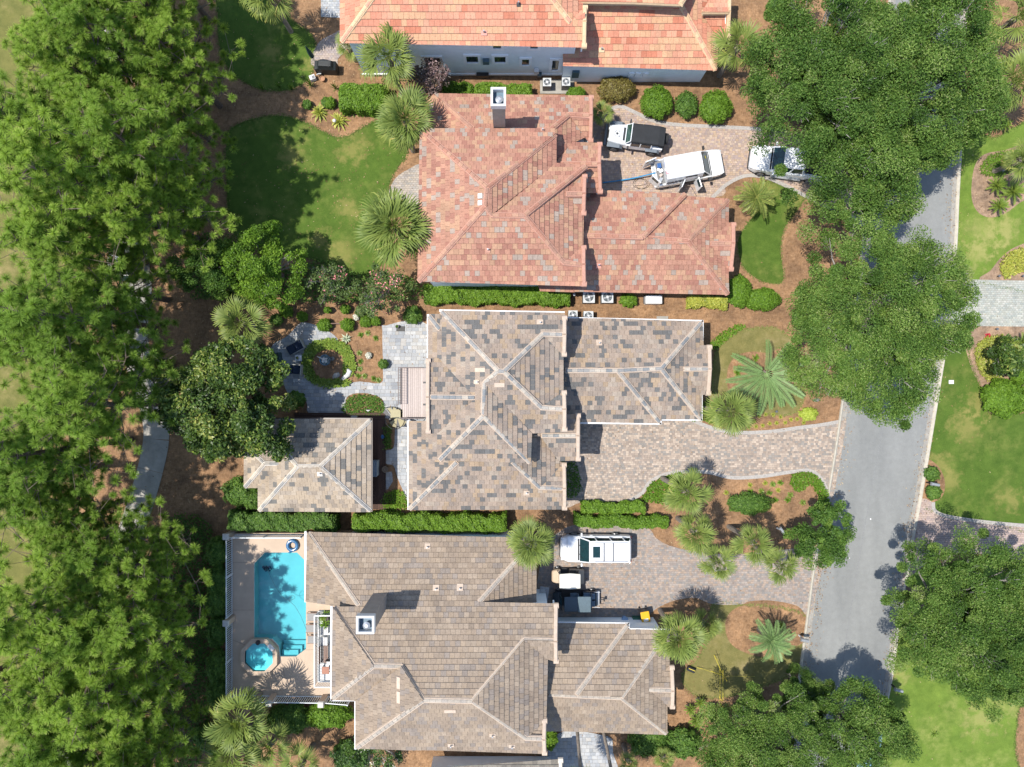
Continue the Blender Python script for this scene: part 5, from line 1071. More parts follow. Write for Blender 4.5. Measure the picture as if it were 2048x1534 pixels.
# ---- ground covers nobody could count
def cover(name, poly_px, dens, h, mat, ls, sm=True, holes=()):
    poly = ground(poly_px, sm, 3); xs = [p.x for p in poly]; ys = [p.y for p in poly]; A = (max(xs)-min(xs))*(max(ys)-min(ys)); n = int(A*dens)
    Q = np.stack([rng.uniform(min(xs), max(xs), n), rng.uniform(min(ys), max(ys), n)], 1)
    hp = [ground(x) for x in holes]; Q = np.array([q for q in Q if inside(q, poly) and not any(inside(q, x) for x in hp)]); n = len(Q)
    cl = np.sin(Q[:, 0]*5.1+Q[:, 1]*3.3)+np.cos(Q[:, 1]*6.2-Q[:, 0]*2.7); hh = h*(.55+.25*cl*.5+.45*rng.random(n))
    a = rng.uniform(0, 6.28, n); sp = rng.uniform(.3, 1.1, n); d = np.stack([np.cos(a)*sp, np.sin(a)*sp, np.ones(n)*.8], 1); d = unit(d); s = np.stack([-np.sin(a), np.cos(a), np.zeros(n)], 1)*ls*.16
    B0 = np.stack([Q[:, 0], Q[:, 1], np.zeros(n)+.0], 1); base = B0+np.array([0, 0, 1])*(hh*.35)[:, None]; m = base+d*ls*.6; e = base+d*ls+np.array([0, 0, -.35])*ls
    V = np.stack([base, m-s, e, m+s], 1).reshape(-1, 3); t = np.clip(rng.normal(.45, .2, n), 0, 1); T = np.stack([t*.7, t, np.minimum(1, t+.2), t], 1).reshape(-1)
    o = link(name, np_mesh(name, V, np.arange(4*n).reshape(n, 4), T, mat)); o['kind'] = 'stuff'; return o
cover('border_grass', [(605, 727), (612, 700), (632, 684), (660, 679), (690, 688), (706, 710), (711, 740), (700, 752), (688, 745), (690, 722), (678, 702), (655, 697), (634, 704), (624, 726), (630, 748), (650, 760), (690, 760), (700, 768), (660, 774), (630, 766), (612, 750)], 480, .28, CYCM, .3)
cover('ground_cover', [(690, 826), (690, 805), (705, 791), (735, 790), (764, 800), (764, 829)], 230, .2, HEDD, .24)
cover('ground_cover', [(766, 850), (783, 852), (784, 895), (768, 900)], 260, .25, HEDD, .25, False)
cover('ground_cover', [(768, 990), (800, 980), (816, 1005), (816, 1016), (768, 1016)], 260, .3, HEDM, .25)
cover('ground_cover', [(1288, 1000), (1290, 985), (1305, 966), (1335, 952), (1370, 950), (1372, 1004)], 300, .3, HEDM, .28)
cover('ground_cover', [(1583, 950), (1610, 945), (1635, 955), (1655, 990), (1655, 1030), (1630, 1030), (1635, 995), (1620, 968), (1598, 982), (1582, 972)], 340, .3, HEDM, .26)
cover('ground_cover', [(1419, 690), (1440, 668), (1475, 650), (1488, 655), (1460, 672), (1430, 698)], 340, .3, HEDM, .26)
cover('ground_cover', [(1410, 800), (1440, 820), (1440, 850), (1408, 840), (1380, 836)], 260, .3, HEDM, .26)
cover('ground_cover', [(1960, 330), (1985, 308), (2025, 302), (2060, 300), (2045, 330), (2005, 352), (1965, 350)], 340, .3, HEDM, .2)
cover('ground_cover', [(1998, 530), (2020, 503), (2060, 495), (2080, 500), (2080, 545), (2030, 545), (2010, 560)], 340, .35, YELM, .26)
cover('ground_cover', [(1950, 690), (1985, 672), (2020, 680), (2005, 740), (1990, 765), (1965, 755), (1950, 725)], 340, .35, YELM, .24)
cover('ground_cover', [(1940, 170), (1990, 210), (1985, 245), (1940, 240)], 240, .4, YELM, .3)
cover('ground_cover', [(1120, 928), (1150, 926), (1160, 960), (1160, 985), (1130, 990)], 160, .4, HEDD, .26)
cover('ground_cover', [(1378, 1440), (1520, 1400), (1560, 1430), (1500, 1534), (1400, 1534)], 60, .3, HEDD, .26)
cover('ground_cover', [(640, 520), (700, 545), (760, 545), (830, 560), (830, 600), (420, 600), (420, 580)], 120, .5, HEDD, .28)

cover('understory', [(335, 1040), (425, 1050), (418, 1200), (425, 1350), (415, 1500), (330, 1560), (300, 1400), (330, 1200)], 110, .7, HEDD, .3)
cover('understory', [(395, 470), (450, 490), (440, 580), (380, 575)], 110, .6, HEDD, .3)
GRAM = leafmat('grass_blade', [(0, (.06, .10, .02)), (.6, (.12, .175, .04)), (1, (.24, .24, .09))], .6, .35, .05, .1)
ROADP = [Vector((p.x-.75, p.y)) for p in rl]+[Vector((p.x+.75, p.y)) for p in rr_[::-1]]
V = []; T = []
for poly, m_ in FRINGE:
    n = len(poly)
    for i in range(n):
        a, b_ = poly[i], poly[(i+1) % n]
        if inside(((a.x+b_.x)/2, (a.y+b_.y)/2), ROADP): continue
        if abs(a.x) > 40 or abs(a.y) > 31: continue
        L = (b_-a).length
        for _ in range(int(L*55)):
            p = a.lerp(b_, random.random()); x, y = p.x+random.gauss(0, .07), p.y+random.gauss(0, .07); an = random.uniform(0, 6.28); l = random.uniform(.05, .15); c_, s_ = math.cos(an), math.sin(an); w_ = .02
            V += [(x-s_*w_, y+c_*w_, .012), (x+s_*w_, y-c_*w_, .012), (x+c_*l+s_*.006, y+s_*l-c_*.006, .05), (x+c_*l-s_*.006, y+s_*l+c_*.006, .05)]; t_ = min(1, max(0, random.gauss(.45, .2)+(.35 if m_ is LAWN3 else 0))); T += [t_]*4
o = link('lawn_fringe', np_mesh('lawn_fringe', np.array(V), np.arange(len(V)).reshape(-1, 4), np.array(T), GRAM)); o['kind'] = 'stuff'
# fallen leaves and cones scattered on beds, paving and road verge
V = []; T = []
for _ in range(12000):
    x, y = random.uniform(-36, 36), random.uniform(-28, 28)
    if _ > 9000: q_ = random.choice(rl if random.random() < .5 else rr_); x, y = q_.x+random.gauss(.1, .35), q_.y+random.uniform(-.6, .6)
    an = random.uniform(0, 6.28); l = random.uniform(.03, .075); c_, s_ = math.cos(an)*l, math.sin(an)*l; z = .05
    if _ < 9000 and (x > 15 and random.random() < .75 or inside((x, y), ROADP)): continue
    V += [(x-c_, y-s_, z), (x+s_*.45, y-c_*.45, z), (x+c_, y+s_, z+.01), (x-s_*.45, y+c_*.45, z)]; T += [random.random()]*4
LITM = leafmat('fallen_leaf', [(0, (.10, .055, .03)), (.6, (.28, .17, .09)), (1, (.42, .33, .20))], .8, .1, .05, .1)
o = link('leaf_litter', np_mesh('leaf_litter', np.array(V), np.arange(len(V)).reshape(-1, 4), np.array(T), LITM)); o['kind'] = 'stuff'
# ================================================================ POOL TERRACE
from mathutils.geometry import tessellate_polygon
TZ = 1.1
def tw(px, py, z=TZ): w = W(px, py, z); return Vector((w.x, w.y))
def holed(name, outer, holes, z, m, parent=None, kind=None, thick=0.0):
    loops = [[Vector((p.x, p.y, 0)) for p in l] for l in [outer]+holes]; P = [(p.x, p.y, z) for l in loops for p in l]; b = MB(); F = []
    for t in tessellate_polygon(loops):
        a, c, d = [Vector(P[i]) for i in t]; F.append(tuple(t) if (c-a).cross(d-a).z > 0 else (t[0], t[2], t[1]))
    b.add(P, F)
    if thick:
        for l in loops[:1] if name == 'terrace_slab' else loops:
            k = len(l); b.add([(p.x, p.y, z) for p in l]+[(p.x, p.y, z-thick) for p in l], [(i, (i+1) % k, k+(i+1) % k, k+i) for i in range(k)])
    return b.build(name, m, parent, kind=kind)
DECK = plain('terrace_concrete', (.56, .43, .32), .85, var=.08, scale=1.2, bmp=.1)
PLAS = plain('pool_plaster', (.54, .62, .65), .7, var=.06, scale=1.2); PLAS2 = plain('spa_plaster', (.75, 1.05, 1.08), .7, var=.05)
m, nt, b_, out = newmat('pool_water')
tr = N(nt, 'ShaderNodeBsdfTransparent'); tr.inputs[0].default_value = (.42, .86, .91, 1); gl = N(nt, 'ShaderNodeBsdfGlossy', i_Roughness=.04)
fr = N(nt, 'ShaderNodeFresnel', i_IOR=1.33); bn = N(nt, 'ShaderNodeBump', i_Strength=.15, i_Distance=.02); nt.links.new(noise(nt, 3.5, 3), bn.inputs['Height'])
nt.links.new(bn.outputs[0], gl.inputs['Normal']); nt.links.new(bn.outputs[0], fr.inputs['Normal'])
mx = N(nt, 'ShaderNodeMixShader'); nt.links.new(fr.outputs[0], mx.inputs[0]); nt.links.new(tr.outputs[0], mx.inputs[1]); nt.links.new(gl.outputs[0], mx.inputs[2]); nt.links.new(mx.outputs[0], out.inputs[0]); WATER = m
pool = [tw(*p) for p in [(530, 1105), (594, 1105), (612, 1123), (612, 1298), (592, 1313), (560, 1313), (557, 1292), (544, 1278), (508, 1276), (508, 1127)]]
sc_ = tw(521, 1311); octo = lambda r: [Vector((sc_.x+r*math.cos(R(22.5+45*i)), sc_.y+r*math.sin(R(22.5+45*i)))) for i in range(8)]
terr = [tw(*p) for p in [(464, 1066), (700, 1066), (700, 1392), (464, 1392)]]
tt = thing('pool_terrace', 'raised beige concrete terrace with control joints round the pool', 'terrace', W(560, 1240)); tt['kind'] = 'structure'
holed('terrace_slab', terr, [pool], TZ, DECK, tt, thick=1.2).matrix_parent_inverse = tt.matrix_basis.inverted()
JN = plain('joint_line', (.30, .24, .19), 1)
for a, c in (((466, 1125), (508, 1125)), ((466, 1220), (508, 1220)), ((560, 1313), (580, 1392)), ((592, 1314), (612, 1368)), ((612, 1300), (650, 1298)), ((466, 1280), (490, 1290)), ((612, 1190), (650, 1190))):
    A = tw(*a); B = tw(*c); d = (B-A).normalized(); n_ = Vector((-d.y, d.x))*.012; bb = MB(); bb.add([(q.x, q.y, TZ+.004) for q in (A-n_, B-n_, B+n_, A+n_)], [(0, 1, 2, 3)]); bb.build('joint', JN, tt, world=True)
pr = thing('swimming_pool', 'turquoise swimming pool with clipped corners and entry steps', 'pool', W(560, 1200))
bb = MB(); k = len(pool); FL = .12
bb.add([(p.x, p.y, TZ-.005) for p in pool]+[(p.x, p.y, FL) for p in pool], [((i+1) % k, i, k+i, k+(i+1) % k) for i in range(k)])
F = []; P3 = [Vector((p.x, p.y, 0)) for p in pool]
for t in tessellate_polygon([P3]): a, c, d = [P3[i] for i in t]; F.append(tuple(t) if (c-a).cross(d-a).z > 0 else (t[0], t[2], t[1]))
bb.add([(p.x, p.y, FL) for p in pool], F); bb.build('basin', PLAS, pr, world=True)
for i, (y0, y1) in enumerate(((1290, 1296), (1298, 1304), (1305, 1312))):
    A = tw(561, 1313); B = tw(610 if i < 1 else 600 if i < 2 else 594, y0-2); bb = MB(); z = .35+.22*i; bb.box(((A.x+B.x)/2, (A.y+B.y)/2, z/2+FL/2), (B.x-A.x, B.y-A.y, z-FL)); bb.build('step', PLAS, pr, world=True)
bb = MB(); bb.add([(p.x, p.y, TZ-.12) for p in pool], F); bb.build('water', WATER, pr, world=True)
sp = thing('spa', 'raised octagonal spa at the corner of the pool', 'spa', W(521, 1311))
holed('rim', octo(1.42), [octo(1.08)], TZ+.36, DECK, sp, thick=.36).matrix_parent_inverse = sp.matrix_basis.inverted()
bb = MB(); o1, o2 = octo(1.08), octo(.62)
bb.add([(p.x, p.y, TZ+.34) for p in o1]+[(p.x, p.y, TZ+.16) for p in o1], [((i+1) % 8, i, 8+i, 8+(i+1) % 8) for i in range(8)])
bb.add([(p.x, p.y, TZ+.16) for p in o1]+[(p.x, p.y, TZ+.16) for p in o2], [(i, (i+1) % 8, 8+(i+1) % 8, 8+i) for i in range(8)])
bb.add([(p.x, p.y, TZ+.16) for p in o2]+[(p.x, p.y, TZ+.02) for p in o2], [((i+1) % 8, i, 8+i, 8+(i+1) % 8) for i in range(8)]); bb.add([(p.x, p.y, TZ+.02) for p in o2], [tuple(range(8))])
bb.build('basin', PLAS2, sp, world=True); bb = MB(); bb.add([(p.x, p.y, TZ+.28) for p in o1], [tuple(range(8))]); bb.build('water', WATER, sp, world=True)
bb = MB(); w = tw(545, 1291); bb.box((w.x, w.y, TZ+.365), (.5, .3, .03), R(-45)); bb.build('spillway', WHITE, sp, world=True)
bb = MB(); w = tw(520, 1281); bb.cyl((w.x, w.y, TZ+.42), .17, .1, 12); bb.cyl((w.x+.08, w.y, TZ+.49), .1, .06, 12); tag(bb.build('flip_flops', BLK), 'black sandals left on the spa rim', 'sandals')
# pool ring, cleaner and hose
tz = .11; bb = MB(); w = tw(586, 1090); r0, r1 = .34, .13
bb.lathe((w.x, w.y, TZ+r1), [(r0+r1*math.cos(R(a)), r1*math.sin(R(a))) for a in range(0, 361, 30)], 24); bb.tube([(w.x-.15, w.y-.38, TZ+.1), (w.x-.22, w.y-.55, TZ+.12)], .08, 8)
RINGM = plain('blue_vinyl', (.03, .14, .30), .2, var=.35, scale=4, spec=.8); tag(bb.build('swim_ring', RINGM, smooth=True), 'blue inflatable swim ring lying at the head of the pool', 'swim ring')
bb = MB()
for i in range(5): w = tw(528+i*3, 1136+(i % 2)*3, .3); bb.box((w.x, w.y, .3), (.09, .32, .2), R(35))
tag(bb.build('pool_cleaner', plain('navy_plastic', (.01, .03, .12), .4)), 'dark blue robotic pool cleaner on the pool floor', 'pool cleaner')
pts = [(535, 1142), (548, 1170), (560, 1188), (576, 1200), (590, 1196), (584, 1190), (578, 1200), (590, 1212), (602, 1232), (612, 1256), (616, 1272), (628, 1288), (634, 1294)]
bb = MB(); bb.tube([(p.x, p.y, TZ-.09 if i < 9 else TZ+.03) for i, p in enumerate(smooth_poly([tw(*q) for q in pts[:9]], 4, False))]+[(p.x, p.y, TZ+.03) for p in [tw(*q) for q in pts[9:]]], .012, 4)
tag(bb.build('pool_hose', plain('grey_cable', (.10, .16, .18), .5)), 'thin dark cleaner cable looping across the pool', 'cable')
# fence of white pickets with masonry pillars
def picket_fence(name, label, a, c, z, h, mat, step=.155, post_every=2.4, group=None, rails=True, sloped=0, cat='fence'):
    A = tw(*a, z); B = tw(*c, z); t = thing(name, label, cat, (A.x, A.y, 0), 0, group); L = (B-A).length; d = (B-A)/L; ang = math.atan2(d.y, d.x); n = max(1, round(L/post_every))
    def P(s, zz): return Vector((d.x*s, d.y*s, zz))
    for zz in (.1, h-.03):
        bb = MB(); bb.box(P(L/2, z+zz), (L, .055, .05), ang); bb.build('rail', mat, t)
    for i in range(n+1): bb = MB(); bb.box(P(L*i/n, z+h/2+.02), (.075, .075, h+.06), ang); bb.build('post', mat, t)
    bb = MB(); s = step
    while s < L: bb.box(P(s, z+h/2+.03), (.04, .04, h-.15), ang); s += step
    bb.build('balusters', mat, t, kind='stuff'); return t
FW = plain('white_rail_paint', (.76, .80, .81), .45, var=.04)
picket_fence('railing', 'white picket railing along the left side of the pool terrace, upper run', (465, 1068), (465, 1226), TZ, 1.15, FW); picket_fence('railing', 'white picket railing along the left side of the pool terrace, lower run', (465, 1244), (465, 1386), TZ, 1.15, FW)
picket_fence('railing', 'white picket railing along the bottom of the pool terrace, nearer the corner', (470, 1389), (544, 1391), TZ, 1.15, FW); picket_fence('railing', 'white picket railing along the bottom of the pool terrace, between two pillars', (554, 1391), (646, 1392), TZ, 1.15, FW)
picket_fence('railing', 'short white picket railing joining the last pillar to the tan house', (656, 1392), (702, 1396), TZ, 1.15, FW); picket_fence('railing', 'white railing along the top of the pool terrace under the hedge', (466, 1069), (610, 1069), TZ, 1.15, FW)
for px, py, lab in ((466, 1235, 'low masonry pillar halfway along the left pool railing'), (464, 1391, 'corner pillar of the pool railing'), (549, 1391, 'pillar between two bottom runs of pool railing'), (651, 1393, 'pillar beside the tan house corner'), (466, 1066, 'pillar at the upper left corner of the pool terrace')):
    w = tw(px, py); t = thing('fence_pillar', lab, 'pillar', (w.x, w.y, 0), 0, 'pillars of the pool railing'); bb = MB(); bb.box((0, 0, (TZ+1.25)/2), (.36, .36, TZ+1.25)); bb.build('shaft', DECK, t); bb = MB(); bb.box((0, 0, TZ+1.31), (.46, .46, .12), taper=.85); bb.build('cap', plain('pale_cap', (.58, .55, .50), .8), t)
# three loungers half under the balcony
for i, (px, py, lab) in enumerate(((631, 1231, 'upper sling sun lounger beside the balcony'), (629, 1254, 'middle sling sun lounger beside the balcony'), (632, 1276, 'lower sling sun lounger beside the balcony'))):
    w = tw(px, py); t = thing('sun_lounger', lab, 'sun lounger', (w.x, w.y, TZ), 0, 'sling loungers by the pool'); FR = plain('copper_frame', (.36, .20, .13), .5)
    bb = MB(); bb.box((.25, 0, .33), (1.5, .52, .03)); bb.build('sling', plain('grey_sling', (.30, .29, .28), .8, var=.15, scale=20), t)
    for s in (-1, 1): bb = MB(); bb.tube([(-.55, s*.29, .34), (1.05, s*.29, .34)], .02, 6); bb.build('side_rail', FR, t)
    for x in (-.5, .95):
        for s in (-1, 1): bb = MB(); bb.tube([(x, s*.28, .33), (x, s*.3, 0)], .018, 6); bb.build('leg', FR, t)
# balcony of the tan house
BZ = 3.1; a = W(637, 1362, BZ); c = W(668, 1222, BZ); bt = thing('balcony', 'narrow white railed balcony of the tan house over the pool deck', 'balcony', (a.x, a.y, 0))
bb = MB(); bb.box(((c.x-a.x)/2, (c.y-a.y)/2, BZ-.12), (c.x-a.x, c.y-a.y, .24)); bb.build('floor', plain('white_deck', (.72, .73, .72), .7, var=.06), bt)
lx, ly = c.x-a.x, c.y-a.y
for (p, q) in (((0, 0), (0, ly)), ((0, 0), (lx, 0)), ((0, ly), (lx, ly))):
    P0 = Vector((*p, 0)); P1 = Vector((*q, 0)); d = P1-P0; L = d.length; ang = math.atan2(d.y, d.x)
    for zz in (BZ+.1, BZ+1.0): bb = MB(); bb.box((P0+P1)/2+Vector((0, 0, zz)), (L, .07, .06), ang); bb.build('rail', WHITE, bt)
    bb = MB(); s = .1
    while s < L: bb.box(P0+d*(s/L)+Vector((0, 0, BZ+.55)), (.03, .03, .88), ang); s += .11
    bb.build('balusters', WHITE, bt, kind='stuff')
def bz(px, py, h=.4): w = W(px, py, BZ+h); return (w.x, w.y, BZ)
CHAIRF = plain('pale_slat', (.62, .60, .58), .6)
def bench(p, label, n, rz, mat, L):
    t = thing('bench', label, 'bench', p, rz)
    for i in range(5): bb = MB(); bb.box((0, -.2+i*.1, .42), (L, .08, .03)); bb.build('slat', mat, t)
    for i in range(3): bb = MB(); bb.box((0, .27, .55+i*.13), (L, .03, .09)); bb.build('slat', mat, t)
    for x in (-L/2+.06, L/2-.06):
        for y in (-.2, .24): bb = MB(); bb.box((x, y, .21), (.05, .05, .42)); bb.build('leg', mat, t)
    return t
bench(bz(649, 1308), 'brown slatted bench on the balcony', 5, R(90), plain('brown_slat', (.24, .15, .11), .7, var=.3), 1.2)
bench(bz(648, 1283), 'white slatted chair on the balcony', 5, R(90), CHAIRF, .6)
bench(bz(649, 1261), 'white chair below the balcony planter', 5, R(90), CHAIRF, .6)
p = bz(651, 1341, .72); t = thing('side_table', 'square red brown table at the lower end of the balcony', 'table', p); bb = MB(); bb.box((0, 0, .7), (.5, .5, .04)); bb.build('top', plain('terracotta_top', (.36, .15, .09), .6, var=.2), t)
for x in (-.2, .2):
    for y in (-.2, .2): bb = MB(); bb.box((x, y, .34), (.04, .04, .68)); bb.build('leg', BLK, t)
p = bz(659, 1325, .5); t = thing('folding_chair', 'dark framed chair with white seat beside the red brown table', 'chair', p)
bb = MB(); bb.box((0, 0, .42), (.42, .42, .04)); bb.build('seat', CHAIRF, t); bb = MB(); bb.box((0, .22, .68), (.42, .03, .4)); bb.build('backrest', BLK, t)
for x in (-.19, .19):
    for y in (-.19, .19): bb = MB(); bb.box((x, y, .2), (.03, .03, .4)); bb.build('leg', BLK, t)
p = bz(649, 1241, .8); t = thing('planter', 'dark planter box with leafy green plants on the balcony', 'planter', p); bb = MB(); bb.box((0, 0, .25), (.34, .95, .5)); bb.build('box', plain('dark_wood', (.06, .045, .04), .7), t)
o = link('plant', TUF[0], t); o.location = (-.05, -.35, .45); o.scale = (1.3,)*3; o = link('plant', TUF[1], t); o.location = (-.2, .1, .45); o.scale = (1.1,)*3; o = link('plant', TUF[0], t); o.location = (.05, .35, .45)
# ================================================================ BALCONY DECK AND SPIRAL STAIR OF THE MIDDLE HOUSE
DZ = 3.0; A = W(801, 836, DZ); C = W(858, 735, DZ); dt = thing('balcony', 'pale plank balcony of the middle house with iron railing', 'balcony', (A.x, A.y, 0))
PLK = attrmat('pale_plank', .8, .16, 8, None, bmp=.15); w_ = C.x-A.x; h_ = C.y-A.y; n = 14
for i in range(n):
    f = random.uniform(.88, 1.1); bb = MB(); bb.box((w_*(i+.5)/n, h_/2, DZ-.02), (w_/n-.014, h_, .04), col=(.38*f, .32*f, .29*f)); bb.build('plank', PLK, dt)
bb = MB(); bb.box((w_/2, h_/2, DZ-.17), (w_, h_, .24)); bb.build('beam', plain('beam_wood', (.42, .35, .31), .8), dt)
for x in (.12, w_-.3):
    for y in (.12, h_-.12): bb = MB(); bb.box((x, y, (DZ-.3)/2), (.16, .16, DZ-.3)); bb.build('post', plain('beam_wood', (.42, .35, .31)), dt)
IRON = plain('brown_iron', (.085, .05, .045), .5, var=.2); y0 = .95
def rail3(parent, p, q, z, h, mat, step=.115):
    P0 = Vector((*p, 0)); P1 = Vector((*q, 0)); d = P1-P0; L = d.length; ang = math.atan2(d.y, d.x)
    for zz in (z+.08, z+h): bb = MB(); bb.box((P0+P1)/2+Vector((0, 0, zz)), (L, .05, .04), ang); bb.build('rail', mat, parent)
    bb = MB(); s = .04
    while s < L: bb.box(P0+d*(s/L)+Vector((0, 0, z+h/2)), (.02, .02, h), ang); s += step
    bb.build('balusters', mat, parent, kind='stuff')
rail3(dt, (.02, y0), (.02, h_-.02), DZ, 1.05, IRON); rail3(dt, (.02, h_-.02), (w_-.35, h_-.02), DZ, 1.05, IRON); rail3(dt, (.02, .02), (w_-.3, .02), DZ, 1.05, IRON)
sx = W(787, 836, DZ-.5); st = thing('spiral_staircase', 'tan spiral staircase with black treads beside the plank balcony', 'staircase', (sx.x, sx.y, 0)); SAND = plain('sand_paint', (.40, .35, .20), .7, var=.1)
bb = MB(); bb.tube([(0, 0, 0), (0, 0, DZ+1)], .06, 10); bb.build('centre_pole', BLK, st)
for i in range(13):
    a = R(200+i*25); z = DZ*(i+1)/14; bb = MB(); bb.add([(.06*math.cos(a), .06*math.sin(a), z), (.8*math.cos(a-.2), .8*math.sin(a-.2), z), (.8*math.cos(a+.2), .8*math.sin(a+.2), z)]+[(.06*math.cos(a), .06*math.sin(a), z-.04), (.8*math.cos(a-.2), .8*math.sin(a-.2), z-.04), (.8*math.cos(a+.2), .8*math.sin(a+.2), z-.04)], [(0, 1, 2), (5, 4, 3), (0, 3, 4, 1), (1, 4, 5, 2), (2, 5, 3, 0)]); bb.build('tread', SAND if i % 3 else BLK, st)
bb = MB(); bb.box((.3, .32, DZ-.03), (.85, .62, .06)); bb.build('landing', SAND, st)
bb = MB(); bb.tube([(.82*math.cos(R(175+i*12)), .82*math.sin(R(175+i*12)), DZ*(i+3)/30+.9) for i in range(26)], .025, 6); bb.build('handrail', BLK, st)
bb = MB()
for i in range(26): a = R(175+i*12); z = DZ*(i+3)/30; bb.tube([(.8*math.cos(a), .8*math.sin(a), z-.1), (.82*math.cos(a), .82*math.sin(a), z+.9)], .012, 4)
bb.build('balusters', BLK, st, kind='stuff')
# ================================================================ BACK GARDEN FURNITURE
CUSH = plain('navy_cushion', (.012, .025, .055), .9, var=.3, scale=8); TEAK = plain('grey_teak', (.36, .36, .33), .7, var=.15, scale=9)
def lounge(px, py, rz, label):
    w = W(px, py, .4); t = thing('lounge_chair', label, 'lounge chair', (w.x, w.y, .03), rz, 'navy cushioned lounge chairs')
    for s in (-1, 1): bb = MB(); bb.box((.1, s*.36, .3), (1.05, .07, .07)); bb.build('arm', TEAK, t)
    bb = MB(); bb.box((.62, 0, .45), (.07, .78, .5)); bb.build('back_frame', TEAK, t)
    bb = MB(); bb.box((.27, 0, .36), (.6, .62, .16)); bb.build('seat_cushion', CUSH, t, bevel=.03); bb = MB(); bb.box((-.36, 0, .32), (.58, .64, .16)); bb.build('footstool_cushion', CUSH, t, bevel=.03)
    for x in (-.58, .55):
        for s in (-1, 1): bb = MB(); bb.box((x, s*.33, .14), (.06, .06, .28)); bb.build('leg', TEAK, t)
lounge(591, 694, R(28), 'upper navy cushioned lounge chair, turned towards the round bed'); lounge(587, 739, R(-4), 'lower navy cushioned lounge chair beside the magnolia')
w = W(597, 716, .4); t = thing('side_table', 'white side table with a small potted plant between the lounge chairs', 'table', (w.x, w.y, .03)); bb = MB(); bb.box((0, 0, .42), (.5, .46, .04)); bb.build('top', plain('white_slat', (.62, .63, .63), .6), t)
for x in (-.2, .2):
    for y in (-.18, .18): bb = MB(); bb.box((x, y, .2), (.05, .05, .4)); bb.build('leg', TEAK, t)
bb = MB(); bb.lathe((w.x-.02, w.y, .47), [(.05, 0), (.1, .14), (.11, .16), (.09, .16)], 12); o = bb.build('flower_pot', plain('pot_brown', (.10, .07, .05), .6)); tag(o, 'small brown pot with green plant on the white side table', 'flower pot'); l = link('plant', TUF[1], o); l.location = (w.x-.02, w.y, .6); l.scale = (.3,)*3
w = W(556, 715, .4); t = thing('wicker_chair', 'dark teal wicker chair under the magnolia edge', 'chair', (w.x, w.y, .03), .2); TEAL = plain('dark_teal', (.035, .075, .085), .7, var=.3)
bb = MB(); bb.box((0, 0, .36), (.55, .6, .12)); bb.build('seat', TEAL, t); bb = MB(); bb.box((.27, 0, .6), (.08, .62, .5)); bb.build('backrest', TEAL, t)
for s in (-1, 1): bb = MB(); bb.box((0, s*.31, .45), (.55, .07, .2)); bb.build('arm', TEAL, t)
for x in (-.22, .22):
    for s in (-1, 1): bb = MB(); bb.box((x, s*.26, .15), (.05, .05, .3)); bb.build('leg', TEAL, t)
# fountain
w = W(650, 720, .5); ft = thing('fountain', 'dark blue glazed fountain bowl with pale shells in the round bed', 'fountain', (w.x, w.y, 0)); GLZ = plain('blue_glaze', (.03, .10, .15), .2, var=.2, spec=.8)
bb = MB(); bb.lathe((0, 0, 0), [(.2, 0), (.24, .3), (.38, .48), (.42, .52), (.40, .55), (.36, .50), (.1, .42), (.0, .42)], 28); bb.build('bowl', GLZ, ft, smooth=True)
bb = MB(); bb.cyl((0, 0, .49), .37, .01, 24); bb.build('water', WATER, ft); PALE = plain('pale_shell', (.62, .60, .55), .7, var=.2, scale=12)
for i, (x, y, r) in enumerate(((-.1, .05, .15), (.06, -.1, .12), (-.16, -.12, .1), (.1, .1, .08))): bb = MB(); bb.lathe((x, y, .5), [(r*math.cos(R(q)), r*.7*math.sin(R(q))) for q in (0, 30, 60, 85)], 9); bb.build('shell', PALE, ft)
bb = MB(); bb.tube([(-.2, .1, .52), (-.42, .2, .62), (-.52, .24, .75)], [.05, .035, .02], 6); bb.build('spout', PALE, ft)
def rock(px, py, dims, label, mat, name='garden_rock', cat='rock', seed=0, rz=0, z=0):
    rs = np.random.default_rng(seed); bb = MB(); P = []
    for i in range(5):
        f = i/4; rr = math.sin(math.pi*(.5+.48*f)) if i else 1
        P.append([(dims[0]*rr*math.cos(R(k*36))*rs.uniform(.72, 1.12), dims[1]*rr*math.sin(R(k*36))*rs.uniform(.72, 1.12), dims[2]*f*rs.uniform(.85, 1.1)) for k in range(10)])
    bb.loft(P); w = W(px, py, .15); o = bb.build(name, mat, bevel=.02); o.location = (w.x, w.y, z); o.rotation_euler = (0, 0, rz); return tag(o, label, cat)
PALER = plain('bleached_wood', (.70, .68, .64), .8, var=.25, scale=9, obj=True); rock(672, 751, (.34, .22, .3), 'bleached driftwood lump with dark holes at the edge of the round bed', plain('pitted_rock', (.52, .49, .43), .9, var=.5, scale=14, obj=True), seed=3, rz=.6)
bb = MB(); bb.tube([(-.45, -.35, .06), (-.15, -.12, .14), (.1, .05, .2), (.22, .3, .22), (.05, .46, .2)], [.10, .16, .19, .2, .1], 9); o = bb.build('driftwood', PALER, smooth=True); w = W(694, 751, .1); o.location = (w.x, w.y, 0); tag(o, 'curved white driftwood piece beside the round bed', 'driftwood')
bb = MB(); w = W(664, 717, .2); bb.lathe((w.x, w.y, 0), [(.02, 0), (.13, .03), (.17, .12), (.13, .2), (.04, .24)], 10); tag(bb.build('garden_stone', plain('grey_rock', (.24, .24, .22), .9, var=.3)), 'round grey stone touching the fountain bowl', 'stone')
A = W(660, 647, .5); B = W(682, 647, .5); bb = MB(); bb.box(((A.x+B.x)/2, A.y, .5), (B.x-A.x+.1, .07, .08)); o = bb.build('wooden_rail', plain('rail_wood', (.20, .12, .09), .8)); tag(o, 'brown wooden rail between two garden shrubs', 'rail')
for x in (A.x, B.x): bb = MB(); bb.box((x, A.y, .23), (.07, .07, .46)); bb.build('post', plain('rail_wood', (.2, .12, .09)), o)
